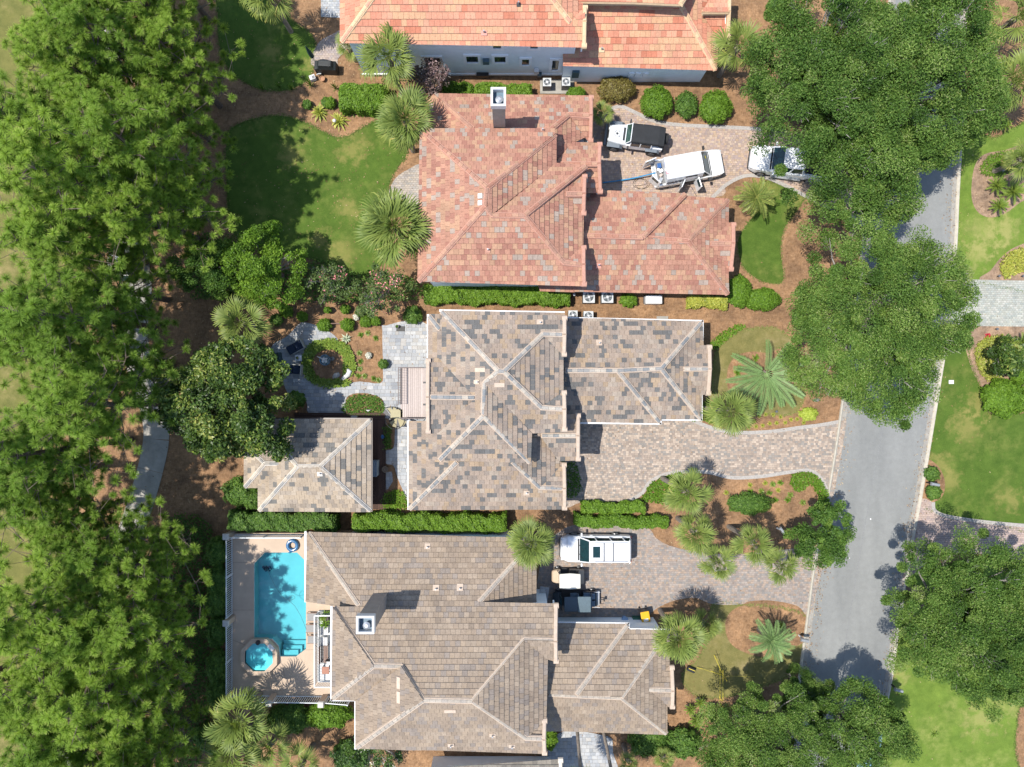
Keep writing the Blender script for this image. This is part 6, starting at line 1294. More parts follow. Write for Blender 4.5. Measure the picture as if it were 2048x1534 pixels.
w = W(800, 657, .3); t = thing('door_mat', 'dark mat on the grey patio beside a small potted plant', 'mat', (w.x, w.y, .05)); bb = MB(); bb.box((0, 0, .02), (.62, .38, .02)); bb.build('mat', plain('mat_dark', (.10, .095, .09), 1), t)
w = W(794, 653, .3); bb = MB(); bb.lathe((w.x, w.y, .04), [(.08, 0), (.13, .25), (.14, .27), (.11, .27)], 12); o = bb.build('flower_pot', plain('pot_dark', (.06, .06, .065), .5)); tag(o, 'dark flower pot with green plant on the patio mat', 'flower pot'); l = link('plant', TUF[0], o); l.location = (w.x, w.y, .28); l.scale = (.42,)*3
for (px, py, lab) in ((737, 711, 'white flowering mound in the pine straw bed'), (712, 634, 'small white flowers in the back garden')): shrub(px, py, 6.5, 6.5, .4, WHFM if 0 else leafmat('white_bloom', [(0, (.3, .32, .25)), (1, (.75, .74, .68))], .6, .2), lab, name='flower_mound', cat='flowers', ls=.05, dens=900)
bb = MB(); w = W(765, 874, .4); bb.box((w.x, w.y, .25), (.16, .22, .5), .5); bb.box((w.x+.02, w.y+.12, .58), (.1, .1, .14)); tag(bb.build('garden_figure', plain('bright_blue', (.02, .12, .35), .4)), 'small bright blue garden figure in the planting by the dark deck', 'garden figure')
bb = MB(); w = W(770, 939, .5); bb.lathe((w.x, w.y, .1), [(.16, 0), (.22, .35), (.24, .4), (.19, .4), (.17, .3), (0, .3)], 16); tag(bb.build('stone_urn', plain('urn_tan', (.25, .18, .12), .8, var=.2)), 'round tan urn at the corner of the dark deck', 'urn')
w = W(750, 937, .9); t = thing('deck_cabinet', 'grey blue slatted outdoor cabinet standing on the dark deck', 'cabinet', (w.x-.15, w.y, .155)); GB = plain('grey_blue_board', (.27, .33, .38), .7, var=.1)
bb = MB(); bb.box((0, 0, .42), (.62, 1.12, .84)); bb.build('carcass', GB, t)
for i in range(6): bb = MB(); bb.box((-.26+i*.104, 0, .86), (.092, 1.18, .03)); bb.build('slat', GB, t)
bb = MB(); w = W(708, 834, .4); bb.box((w.x, w.y, .35), (.42, .2, .3)); tag(bb.build('storage_box', plain('weathered_box', (.45, .43, .41), .8)), 'small pale box on the dark deck beside the pool house roof', 'box')
bb = MB(); w = W(736, 821, .3); bb.add([(w.x-.2, w.y+.05, .25), (w.x+.2, w.y+.05, .27), (w.x, w.y-.08, .3), (w.x-.02, w.y+.02, .36)], [(0, 2, 3), (2, 1, 3), (0, 3, 1), (0, 1, 2)]); tag(bb.build('white_bird_figure', WHITE), 'white bird shaped ornament in the ground cover near the dark deck', 'ornament')
# grill, umbrella, chest and pot
w = W(652, 134, .6); t = thing('covered_grill', 'barbecue under a black fitted cover on the small paver patio', 'grill', (w.x, w.y, 0), R(-3)); COV = plain('black_cover', (.012, .016, .017), .6, var=.3, scale=3, bmp=.2)
bb = MB(); bb.loft([[(-.82, -.34, .02), (.82, -.34, .02), (.82, .34, .02), (-.82, .34, .02)], [(-.80, -.33, .85), (.80, -.33, .85), (.80, .33, .85), (-.8, .33, .85)], [(-.52, -.28, .95), (.62, -.28, .95), (.62, .3, .95), (-.52, .3, .95)], [(-.42, -.18, 1.2), (.5, -.18, 1.2), (.5, .24, 1.2), (-.42, .24, 1.2)]]); bb.build('cover', COV, t, bevel=.05)
bb = MB(); bb.box((.35, 0, 1.22), (.03, .5, .02)); bb.build('seam', BLK, t)
w = W(631, 124, 0); t = thing('closed_parasol', 'closed dark green parasol beside the covered grill', 'parasol', (w.x, w.y, 0)); bb = MB(); bb.tube([(0, 0, 0), (-.05, .04, 2.3)], .025, 8); bb.build('pole', METAL, t); bb = MB(); bb.tube([(0, 0, .9), (-.03, .02, 1.5), (-.06, .05, 2.35)], [.17, .16, .03], 8); bb.build('canopy', plain('green_canvas', (.008, .05, .04), .8), t)
w = W(625, 155, .3); t = thing('cooler_box', 'white cooler box with grey lid insert near the covered grill', 'cooler', (w.x, w.y, 0), .35); bb = MB(); bb.box((0, 0, .2), (.42, .34, .4)); bb.build('tub', WHITE, t, bevel=.02); bb = MB(); bb.box((.06, -.03, .42), (.18, .2, .04)); bb.build('lid_insert', plain('mid_grey', (.22, .22, .23), .6), t)
bb = MB(); w = W(645, 158, .2); bb.lathe((w.x, w.y, 0), [(.13, 0), (.18, .26), (.2, .3), (.17, .3), (.15, .24), (0, .24)], 16); tag(bb.build('clay_pot', plain('terracotta', (.46, .24, .13), .8)), 'orange clay pot of soil below the covered grill', 'pot')
bb = MB(); w = W(637, 149, .3); bb.tube([(w.x-.15, w.y, .25), (w.x, w.y+.05, .3), (w.x+.2, w.y+.06, .3)], .05, 6); tag(bb.build('faucet_pipe', METAL), 'pale metal pipe fitting lying between cooler and grill', 'pipe')
w = W(670, 243, .5); t = thing('globe_lamp', 'white globe garden lamp among the yellow strap-leaved plant', 'garden lamp', (w.x, w.y, 0)); bb = MB(); bb.tube([(0, 0, 0), (0, 0, .6)], .02, 6); bb.build('stem', BLK, t); bb = MB(); bb.lathe((0, 0, .6), [(.0, .2), (.1, .17), (.14, .08), (.1, 0), (0, -.02)], 12); bb.build('globe', WHITE, t, smooth=True)
# condensers and generator
def condenser(px, py, label, s=.72, h=.8, z=0.08):
    w = W(px, py, h); t = thing('condenser', label, 'air conditioner', (w.x, w.y, z), 0, 'outdoor condensers'); G = plain('condenser_grey', (.16, .18, .19), .5); T = plain('condenser_top', (.58, .60, .60), .5)
    bb = MB(); bb.box((0, 0, h/2-.04), (s, s, h-.08)); bb.build('cabinet', G, t, bevel=.03)
    bb = MB(); n_ = 20; o_ = [Vector((x, y)) for x, y in ((s/2, -s/2), (s/2, s/2), (-s/2, s/2), (-s/2, -s/2))]
    holed('top_frame', o_, [[Vector((s*.40*math.cos(R(18*i)), s*.40*math.sin(R(18*i)))) for i in range(20)]], h, T, t, thick=.08)
    bb.cyl((0, 0, h-.07), s*.4, .01, 20); bb.build('fan_well', plain('fan_dark', (.05, .075, .085), .6), t)
    for i in range(4): bb = MB(); bb.box((s*.2*math.cos(R(90*i+20)), s*.2*math.sin(R(90*i+20)), h-.05), (s*.34, .13, .015), R(90*i+20)); bb.build('fan_blade', METAL, t)
    bb = MB()
    for i in range(12): bb.tube([(0, 0, h+.01), (s*.41*math.cos(R(30*i)), s*.41*math.sin(R(30*i)), h)], .006, 3)
    for r in (.12, .2, .28): bb.lathe((0, 0, h), [(s*r*1.2-.005, 0), (s*r*1.2+.005, .008)], 20)
    bb.build('guard', METAL, t, kind='stuff'); bb = MB(); bb.cyl((0, 0, h+.02), .08, .03, 12); bb.build('motor_cap', WHITE, t)
condenser(1094, 165, 'left condenser on the pad beside the long grey wall', .6, .85); condenser(1132, 164, 'right condenser on the pad beside the long grey wall', .6, .85); condenser(1178, 594, 'left big condenser below the salmon garage roof', .84, .9, 0); condenser(1215, 594, 'right big condenser below the salmon garage roof', .84, .9, 0); condenser(1146, 630, 'left condenser tucked above the middle garage roof', .66, .85, 0); condenser(1177, 632, 'right condenser tucked above the middle garage roof', .7, .85, 0)
w = W(1308, 599, .7); t = thing('generator', 'white standby generator box beside the salmon garage', 'generator', (w.x, w.y, 0)); bb = MB(); bb.box((0, 0, .38), (1.2, .62, .7)); bb.build('cabinet', WHITE, t, bevel=.04); bb = MB(); bb.box((0, .02, .75), (1.1, .56, .06)); bb.build('lid', WHITE, t, bevel=.03); bb = MB(); bb.box((-.63, 0, .3), (.08, .5, .45)); bb.build('vent_hood', plain('mid_grey', (.22, .22, .23)), t)
bb = MB(); w = W(1325, 637, .1); bb.box((w.x, w.y, .04), (.85, .35, .08)); tag(bb.build('concrete_pad', CONC), 'small pale concrete slab above the middle garage', 'slab')
bb = MB(); w = W(1148, 590, .6); bb.tube([(w.x, w.y, 0), (w.x, w.y, .7), (w.x+.1, w.y, .8)], .04, 6); bb.cyl((w.x, w.y, .75), .09, .1, 10); tag(bb.build('backflow_valve', METAL), 'metal water valve beside the long hedge end', 'valve')
# bins by the lower garage
def bin_(px, py, label, body, lid, rz, h=1.1, sticker=False):
    w = W(px, py, h); t = thing('wheelie_bin', label, 'bin', (w.x, w.y, .03), rz); bb = MB(); bb.box((0, 0, .55), (.52, .62, .9), taper=1.18); bb.build('body', body, t, bevel=.03); bb = MB(); bb.box((0, 0, 1.05), (.64, .78, .1)); bb.build('lid', lid, t, bevel=.05)
    for s in (-1, 1): bb = MB(); bb.cyl((s*.24, .36, .12), .12, .06, 12, axis='X'); bb.build('wheel', BLK, t)
    if sticker: bb = MB(); bb.box((.0, -.22, 1.104), (.34, .2, .004)); bb.build('label_sticker', WHITE, t)
YEL = plain('yellow_plastic', (.78, .42, .012), .4, var=.05); GRN = plain('green_plastic', (.01, .13, .085), .4); BLU = plain('pale_blue_plastic', (.28, .42, .62), .4)
bin_(1291, 1234, 'yellow lidded wheelie bin by the lower garage', plain('charcoal_plastic', (.04, .04, .045), .5), YEL, R(10), sticker=True)
bb = MB(); w = W(1276, 1240, .5); bb.box((w.x, w.y, .3), (.75, .35, .55), 0); tag(bb.build('green_crate', GRN, bevel=.03), 'dark green bin beside the yellow one', 'bin')
bb = MB(); w = W(1276, 1253, .6); bb.box((w.x, w.y, .35), (.92, .40, .6)); tag(bb.build('cardboard_box', plain('cardboard', (.22, .13, .07), .9)), 'flat brown box against the lower garage wall', 'box')
bb = MB(); w = W(1250, 1240, .6); bb.lathe((w.x, w.y, .02), [(.16, 0), (.24, .5), (.26, .55), (.22, .6), (0, .64)], 14); tag(bb.build('blue_bucket', BLU), 'pale blue lidded tub beside the lower garage wall', 'tub')
bb = MB(); w = W(1303, 1256, .5); bb.box((w.x, w.y, .25), (.62, .4, .5)); tag(bb.build('grey_storage_bin', plain('grey_blue_board', (.27, .33, .38)), bevel=.03), 'grey storage box partly under the garage eave', 'box')
for (px, py, lab, L) in ((1087, 1191, 'grey louvred trellis panel by the dark buggy', 1.25),):
    w = W(px, py, 1.0); t = thing('louvre_panel', lab, 'screen', (w.x, w.y, .02), R(-9)); fr_ = plain('grey_frame', (.42, .43, .43), .6)
    for s in (-1, 1): bb = MB(); bb.box((s*.29, 0, 1.0), (.07, L, .07)); bb.build('stile', fr_, t)
    for s in (-1, -.55, 1): bb = MB(); bb.box((0, s*L*.47, 1.0), (.5, .08, .07)); bb.build('crossrail', fr_, t)
    for i in range(9): bb = MB(); bb.box((-.22+i*.055, L*.1, .98), (.03, L*.72, .03)); bb.build('slat', METAL, t)
    for s in (-1, 1): bb = MB(); bb.box((s*.29, -L*.45, .5), (.06, .06, 1.0)); bb.build('leg', fr_, t)
bb = MB(); w = W(1313, 1243, .7); 
# goal frame of yellow poles
t = thing('practice_goal', 'fallen yellow pole practice goal with net cords on the dry lawn', 'goal', W(1440, 1340)); YP = plain('yellow_pole', (.72, .58, .06), .5)
for i, (a, c) in enumerate((((1440, 1338), (1440, 1402)), ((1446, 1340), (1446, 1402)), ((1428, 1310), (1446, 1350)), ((1422, 1342), (1446, 1351)), ((1438, 1393), (1445, 1403)), ((1394, 1335), (1405, 1338)))):
    A = W(*a, .9 if i < 4 else .2); B = W(*c, .5 if i < 4 else .2); bb = MB(); bb.tube([A, B], .018, 6); bb.build('pole', YP, t, world=True)
bb = MB(); bb.tube([W(1446, 1352, .4), W(1510, 1353, .1)], .008, 4); bb.tube([W(1405, 1338, .2), W(1446, 1351, .9)], .008, 4); bb.build('cord', YP, t, world=True)
for p_ in ((1428, 1310), (1438, 1402), (1446, 1351)): A = W(*p_, 0); bb = MB(); bb.tube([(A.x, A.y, 0), (A.x, A.y, .95)], .022, 6); bb.build('upright', YP, t, world=True)
w = W(1383, 1340, .3); t = thing('sports_bag', 'black sports bag with a yellow stripe beside the lower garage palm', 'bag', (w.x, w.y, 0), -.4); bb = MB(); bb.box((0, 0, .18), (.62, .34, .34)); bb.build('bag', plain('bag_black', (.015, .017, .022), .8), t, bevel=.08); bb = MB(); bb.box((0, .05, .37), (.5, .05, .02)); bb.build('stripe', YP, t)
# mailboxes, utility lids, spot lights, red bromeliad
def mailbox(px, py, rz, label, post):
    w = W(px, py, 1.1); t = thing('mailbox', label, 'mailbox', (w.x, w.y, 0), rz); MBM = plain('mailbox_grey', (.40, .42, .44), .4, .3)
    bb = MB(); bb.box((0, 0, .5), (.1, .1, 1.0)); bb.build('post', post, t); n_ = 8; ring = lambda x: [(x, .11*math.cos(R(q)), 1.08+(.13*math.sin(R(q)))) for q in range(0, 181, 22)]+[(x, -.11, .98), (x, .11, .98)]
    bb = MB(); bb.loft([ring(-.27), ring(.27)]); bb.build('box', MBM, t); bb = MB(); bb.box((.29, 0, 1.08), (.02, .24, .22)); bb.build('door', MBM, t); bb = MB(); bb.box((.1, .13, 1.2), (.14, .012, .05)); bb.build('flag', plain('flag_dark', (.05, .05, .055), .5), t)
mailbox(1871, 969, R(170), 'grey mailbox between two bronze shrubs at the lawn edge', BLK); mailbox(1913, 698, R(180), 'grey mailbox beside the oak edge on the right lawn', WHITE); mailbox(1798, 1381, R(165), 'dark mailbox on the lower right lawn', BLK); mailbox(1610, 1281, R(170), 'mailbox on a white bracket overhanging the kerb', WHITE); mailbox(1565, 1062, R(130), 'small pale mailbox in the shade beside the clustered palms', WHITE)
for (px, py, lab) in ((1902, 764, 'white square utility lid set in the right lawn'),): w = W(px, py); bb = MB(); bb.box((w.x, w.y, .03), (.36, .28, .05)); tag(bb.build('utility_lid', WHITE, bevel=.01), lab, 'utility lid')
for (px, py, lab) in ((1997, 552, 'small black spot light beside the yellow shrubs, nearer the road'), (2045, 552, 'small black spot light beside the yellow shrubs at the picture edge'), (1993, 658, 'small black spot light below the grey green driveway'), (1265, 998, 'round dark bollard light at the end of the low hedge'), (1552, 823, 'small blue grey stone light in the tan front lawn')):
    w = W(px, py, .2); t = thing('spot_light', lab, 'garden light', (w.x, w.y, 0)); bb = MB(); bb.tube([(0, 0, 0), (0, 0, .2)], .02, 6); bb.build('stake', BLK, t); bb = MB(); bb.cyl((0, 0, .26), .06, .14, 10, r2=.09); bb.build('head', plain('lamp_grey', (.12, .13, .15), .4), t)
single(strap_mesh(8, 30, .35, .05, leafmat('red_bract', [(0, (.38, .02, .04)), (1, (.62, .06, .09))], .5, .2), .4), 'red_bromeliad', 1975, 672, 'bright red flowering plant beside the grey green driveway', 'plant', .95)
single(TUF[1], 'young_palm', 1868, 1467, 'small dark seedling palm alone on the lower right lawn', 'plant', 1.0)
rock(1634, 800, (.28, .14, .2), 'grey driftwood and rock pile at the oak edge', plain('grey_rock', (.4, .39, .37), .9), seed=9); rock(1502, 741, (.42, .36, .35), 'brown mossy boulder in the feather palm bed', plain('brown_rock', (.13, .10, .06), .95, var=.4, scale=10, obj=True), seed=5); rock(2005, 338, (.45, .25, .3), 'grey boulder among the cycads at the right edge', plain('grey_boulder', (.3, .29, .28), .9, var=.3), seed=6)
# ================================================================ VEHICLES (local axes: x forward, y left, z up)
def paint(name, c, rough=.25, metal=0.0):
    if name in MATS: return MATS[name]
    m, nt, b, o = newmat(name); b.inputs['Base Color'].default_value = (*[x*.8 for x in c], 1); b.inputs['Roughness'].default_value = rough; b.inputs['Metallic'].default_value = metal
    b.inputs['Coat Weight'].default_value = .6; b.inputs['Coat Roughness'].default_value = .08; return m
PWHITE = paint('white_car_paint', (.78, .79, .80)); PSILV = paint('silver_car_paint', (.86, .88, .90), .3, .05); PBLUE = paint('pale_blue_car_paint', (.20, .36, .50), .25, .2)
TRIMB = plain('black_trim', (.02, .021, .023), .6, var=.15); RUB = plain('tyre_rubber', (.018, .018, .019), .85); RIM = plain('alloy_rim', (.45, .46, .47), .35, .7)
GLASS = plain('car_glass', (.012, .04, .045), .05, spec=.35, var=.3); LAMPW = plain('headlamp', (.70, .72, .74), .15); LAMPR = plain('tail_lamp', (.35, .02, .02), .25)
def ring(x, hp):   # half profile [(halfwidth, z)...] bottom to top -> closed ring
    return [(x, -w, z) for w, z in hp]+[(x, w, z) for w, z in reversed(hp)]
def wheels(t, xs, y, r=.38, wd=.25, rim=RIM):
    for x in xs:
        for s in (-1, 1):
            bb = MB(); bb.cyl((x, s*y, r), r, wd, 22, axis='Y'); w = bb.build('wheel', RUB, t, bevel=.04); bb = MB(); bb.cyl((x, s*(y+wd*.5), r), r*.62, .03, 16, axis='Y'); bb.build('rim', rim, w)
            bb = MB()
            for k in range(5): a = R(72*k); bb.tube([(x, s*(y+wd*.5+.02), r), (x+r*.58*math.cos(a), s*(y+wd*.5+.02), r+r*.58*math.sin(a))], .035, 4)
            bb.build('spokes', rim, w)
def car(name, label, cat, px, py, hd, P, body=PWHITE, roofm=None, zc=1.0, z0=.035):
    """P: L, Wd, belt, hoodz, roofz, hood (x where bonnet meets glass), ws top x, rear roof x, rear belt x, pillars, wheels, r"""
    w = W(px, py, zc); t = thing(name, label, cat, (w.x, w.y, z0), R(hd)); L, Wd = P['L'], P['W']; f, r_ = L/2, -L/2; hw = Wd/2; bz_, hz_, rz_ = P['belt'], P['hoodz'], P['roof']; hx, wx, rx, rb = P['hood'], P['wtop'], P['rtop'], P['rbelt']
    def sec(x, wf, zt, zl=.32): return ring(x, [(hw*wf*.93, zl), (hw*wf*.99, zl+.12), (hw*wf, (zl+zt)/2), (hw*wf*.97, zt-.09), (hw*wf*.88, zt)])
    S = [sec(r_, .90, bz_*.80, .45), sec(r_+.10, .965, bz_*.97, .36), sec(r_+.5, .99, bz_), sec(0, 1, bz_), sec(hx, .995, bz_), sec((hx+f)/2+.15, .975, (bz_+hz_)/2+.02), sec(f-.42, .93, hz_), sec(f-.13, .82, hz_*.93, .34), sec(f, .66, hz_*.80, .40)]
    bb = MB(); bb.loft(S); bo = bb.build('body', body, t, smooth=False, bevel=.03)
    # greenhouse of dark glass, one loft, a touch narrower to the top
    gl_ = lambda x, wf, z: [(x, -hw*wf, z), (x, hw*wf, z)]
    rw = P.get('rw', .74); bw = .90
    q = [(hx, bw*.97, bz_-.03), (wx, rw, rz_-.07), (rx, rw, rz_-.07), (rb, bw*.95, bz_-.03)]
    V = [(x, s*hw*wf, z) for x, wf, z in q for s in (-1, 1)]
    bb = MB(); bb.add(V, [(0, 1, 3, 2)]); bb.build('windscreen', GLASS, t, recalc=False)
    bb = MB(); bb.add(V, [(4, 5, 7, 6)]); bb.build('rear_window', GLASS, t)
    for s, k in ((-1, 0), (1, 1)): bb = MB(); bb.add(V, [(k, k+2, k+4, k+6)]); bb.build('side_window', GLASS, t)
    rm = roofm or body
    def rsec(x, wf, dz): return ring(x, [(hw*wf, rz_-.09+dz), (hw*wf*1.0, rz_-.05+dz), (hw*wf*.86, rz_-.005+dz), (hw*wf*.4, rz_+.012+dz)])
    bb = MB(); bb.loft([rsec(wx+.04, rw*.98, -.02), rsec(wx-.2, rw*1.03, 0), rsec((wx+rx)/2, rw*1.04, .01), rsec(rx+.2, rw*1.03, 0), rsec(rx-.04, rw*.97, -.02)]); bb.build('roof', rm, t, bevel=.015)
    for s in (-1, 1):
        for (xb, zb, wb, xt) in [(hx, bz_-.03, bw*.97, wx), (rb, bz_-.03, bw*.95, rx)]+[(p, bz_-.03, bw*.965, p-.06) for p in P['pillars']]:
            bb = MB(); bb.tube([(xb, s*hw*(wb+.01), zb), (xt, s*hw*(rw+.015), rz_-.06)], [.055, .05], 5); bb.build('pillar', rm, t)
        bb = MB(); bb.box((hx-.15, s*(hw+.11), bz_+.07), (.12, .24, .15)); bb.build('mirror', P.get('mirror', body), t, bevel=.03)
        bb = MB(); bb.box((f-.13, s*hw*.66, hz_*.82), (.14, .34, .16), -s*.35); bb.build('headlight', LAMPW, t, bevel=.03)
        bb = MB(); bb.box((r_+.06, s*hw*.84, bz_*.82), (.1, .16, .34)); bb.build('tail_light', LAMPR, t)
        for x in (P['pillars'][:1] or [0]): bb = MB(); bb.box((x+.25, s*hw*1.0, bz_-.18), (.2, .03, .035)); bb.build('door_handle', body, t)
    bb = MB(); bb.box((f-.02, 0, .48), (.14, Wd*.72, .2)); bb.build('bumper', P.get('bump', TRIMB), t, bevel=.05); bb = MB(); bb.box((r_+.02, 0, .5), (.14, Wd*.86, .2)); bb.build('bumper', P.get('bump', TRIMB), t, bevel=.05)
    bb = MB(); bb.box((hx+.06, 0, bz_-.015), (.12, Wd*.8, .03)); bb.build('wiper_cowl', TRIMB, t)
    for s in (-.35, .3): bb = MB(); bb.tube([(hx+.02, s*hw, bz_+.02), (hx-.22, s*hw+.35*hw, bz_+.25*(rz_-bz_)+.06)], .012, 4); bb.build('wiper', TRIMB, t)
    wheels(t, P['wheels'], hw-.12, P.get('r', .38)); return t
# white car on the lower driveway
suv = car('parked_car', 'large white estate car with sunroof and roof bars on the lower driveway', 'car', 1192, 1098, 180, dict(L=5.15, W=1.98, belt=1.12, hoodz=1.02, roof=1.9, hood=1.22, wtop=.55, rtop=-2.3, rbelt=-2.48, pillars=[.1, -.95, -1.9], wheels=[1.55, -1.45], r=.39, rw=.76))
bb = MB(); bb.box((-.05+.12, 0, 1.915), (.52, .80, .02)); bb.build('sunroof', GLASS, suv)
for s in (-1, 1): bb = MB(); bb.tube([(.35, s*.66, 1.93), (.2, s*.66, 1.97), (-2.0, s*.66, 1.97), (-2.15, s*.66, 1.93)], .022, 6); bb.build('roof_rail', METAL, suv)
for x in (-.45, -1.1): bb = MB(); bb.box((x, 0, 1.965), (.06, 1.34, .03)); bb.build('roof_bar', TRIMB, suv)
# silver pickup under the oak
pk = car('pickup_truck', 'silver double cab pickup half hidden under the upper oak', 'truck', 1580, 324, 172, dict(L=5.7, W=1.96, belt=1.15, hoodz=1.08, roof=1.85, hood=1.35, wtop=.65, rtop=-.75, rbelt=-.95, pillars=[.02], wheels=[1.85, -1.75], r=.4, rw=.74), PSILV)
bb = MB(); bb.box((-1.92, 0, 1.16), (1.62, 1.5, .02)); bb.build('bed_liner', TRIMB, pk)
for s in (-1, 1): bb = MB(); bb.box((-1.95, s*.84, 1.2), (1.7, .14, .1)); bb.build('bed_rail', PSILV, pk, bevel=.02); bb = MB(); bb.box((0, s*1.03, .42), (2.2, .14, .06)); bb.build('running_board', METAL, pk)
bb = MB(); bb.box((-2.78, 0, 1.15), (.08, 1.6, .2)); bb.build('tailgate', PSILV, pk)
# pale blue car at the bottom
car('parked_car', 'pale blue car mostly hidden under the oak at the bottom of the road', 'car', 1738, 1478, 268, dict(L=4.5, W=1.8, belt=1.02, hoodz=.92, roof=1.5, hood=.95, wtop=.3, rtop=-1.1, rbelt=-1.75, pillars=[-.3], wheels=[1.35, -1.3], r=.34), PBLUE)
# white van with open doors
w = W(1380, 333, 1.2); van = thing('cleaning_van', 'white work van with its rear and side doors open on the upper driveway', 'van', (w.x, w.y, .035), R(10.5))
S = lambda x, wf, zt, zl=.35: ring(x, [(.94*wf, zl), (.98*wf, zl+.15), (.98*wf, 1.0), (.95*wf, zt)])
bb = MB(); bb.loft([S(-2.4, 1, 1.05), S(-.3, 1, 1.05), S(1.2, 1, 1.05), S(1.75, .98, 1.0), S(2.25, .92, .93), S(2.5, .80, .80)]); bb.build('body', PWHITE, van, bevel=.05)
def up_(x, wf, z): return ring(x, [(.955*wf, 1.04), (.90*wf, 1.45), (.80*wf, 1.86), (.70*wf, 1.95), (.3*wf, 1.985)])
bb = MB(); bb.loft([up_(-1.95, 1, 0), up_(-1.0, 1, 0), up_(.0, 1, 0), up_(.72, .985, 0)]); bb.build('cargo_shell', PWHITE, van, bevel=.03)
for y in (-.45, -.15, .15, .45): bb = MB(); bb.box((-.7, y, 1.985-.02*abs(y)/.45), (2.3, .05, .016)); bb.build('roof_rib', PWHITE, van, bevel=.006)
bb = MB(); bb.add([(1.42, -.86, 1.04), (1.42, .86, 1.04), (.73, .70, 1.9), (.73, -.70, 1.9)], [(0, 1, 2, 3)]); bb.build('windscreen', GLASS, van)
for s in (-1, 1):
    bb = MB(); bb.add([(1.42, s*.865, 1.04), (.74, s*.72, 1.88), (.3, s*.80, 1.84), (.3, s*.955, 1.06)], [(0, 1, 2, 3)]); bb.build('side_window', GLASS, van); bb = MB(); bb.tube([(1.45, s*.88, 1.03), (.73, s*.72, 1.91)], .045, 5); bb.build('pillar', PWHITE, van)
    bb = MB(); bb.box((1.2, s*1.16, 1.12), (.12, .26, .2)); bb.build('mirror', TRIMB, van); bb = MB(); bb.box((2.42, s*.62, .72), (.1, .3, .16), -s*.25); bb.build('headlight', LAMPW, van)
bb = MB(); bb.box((1.0, .2, 1.56), (.01, .22, .14), M=None); bb.v = [(x+.0, y, z) for x, y, z in bb.v]; 
bb = MB(); bb.add([(1.2, .30, 1.335), (1.2, .5, 1.335), (1.08, .5, 1.485), (1.08, .3, 1.485)], [(0, 1, 2, 3)]); bb.build('windscreen_notice', plain('yellow_card', (.75, .60, .03), .7), van)
bb = MB(); bb.box((2.52, 0, .45), (.12, 1.6, .2)); bb.build('bumper', TRIMB, van, bevel=.04); bb = MB(); bb.box((-2.5, 0, .45), (.22, 1.8, .12)); bb.build('bumper', METAL, van, bevel=.03)
bb = MB(); bb.add([(1.45, -.86, 1.035), (1.45, .86, 1.035), (1.52, .86, 1.03), (1.52, -.86, 1.03)], [(0, 3, 2, 1)]); bb.build('wiper_cowl', TRIMB, van)
# open load bay at the tail, seen from above: floor, gear and hinged doors
bb = MB(); bb.box((-2.2, 0, 1.07), (.48, 1.7, .03)); bb.build('load_floor', plain('grey_floor', (.2, .2, .2), .8), van)
for i, (x, y, d, c) in enumerate(((-2.2, .45, (.3, .35, .2), 'BLU'), (-2.15, .05, (.28, .25, .25), 'WHITE'), (-2.2, -.25, (.25, .2, .2), 'PALE'), (-2.25, -.55, (.3, .25, .16), 'METAL'), (-2.3, .2, (.2, .2, .14), 'WHITE'))):
    bb = MB(); bb.box((x, y, 1.08+d[2]/2), d, .3*i); bb.build('cleaning_gear', {'BLU': plain('deep_blue_plastic', (.02, .10, .3), .4), 'WHITE': WHITE, 'PALE': plain('pale_box', (.5, .42, .36), .7), 'METAL': METAL}[c], van, bevel=.03)
for s, a in ((1, 12), (-1, -52)):
    hx_, hy = -2.42, s*.92; M_ = Matrix.Translation((hx_, hy, 0)) @ Matrix.Rotation(R(180+a), 4, 'Z'); bb = MB(); bb.box((.42, 0, 1.05), (.84, .07, 1.4), M=M_); d_ = bb.build('rear_door', PWHITE, van, bevel=.02); bb = MB(); bb.box((.45, 0, 1.42), (.55, .085, .42), M=M_); bb.build('door_window', GLASS, d_)
# right-hand side opening, dark inside painted as black sheets, and two hinged doors
bb = MB(); bb.add([(-.65, -.957, 1.04), (.26, -.957, 1.04), (.26, -.83, 1.8), (-.6, -.83, 1.8)], [(0, 1, 2, 3)]); bb.build('side_opening', TRIMB, van); bb = MB(); bb.add([(-.65, -.99, .42), (.26, -.99, .42), (.26, -.985, 1.04), (-.65, -.985, 1.04)], [(0, 1, 2, 3)]); bb.build('opening_lower', TRIMB, van)
for (hx_, a, ln) in ((.3, -82, .75), (-.68, 236, .6)):
    M_ = Matrix.Translation((hx_, -.99, 0)) @ Matrix.Rotation(R(a), 4, 'Z'); bb = MB(); bb.box((ln/2, 0, 1.1), (ln, .07, 1.35), M=M_); d_ = bb.build('side_door', PWHITE, van, bevel=.02); bb = MB(); bb.box((ln/2, 0, 1.45), (ln*.7, .085, .45), M=M_); bb.build('door_window', GLASS, d_)
wheels(van, [1.55, -1.35], .84, .35)
def text(s, size, mat, name, parent, M, ext=.004):
    c = bpy.data.curves.new('lettering', 'FONT'); c.body = s; c.size = size; c.extrude = ext; c.align_x = 'LEFT'; c.shear = .2; c.offset = size*.035
    o = bpy.data.objects.new('tmp', c); COL.objects.link(o); dg = bpy.context.evaluated_depsgraph_get(); me = bpy.data.meshes.new_from_object(o.evaluated_get(dg)); bpy.data.objects.remove(o)
    me.materials.clear(); me.materials.append(mat); l = link(name, me, parent); l.matrix_basis = M; return l
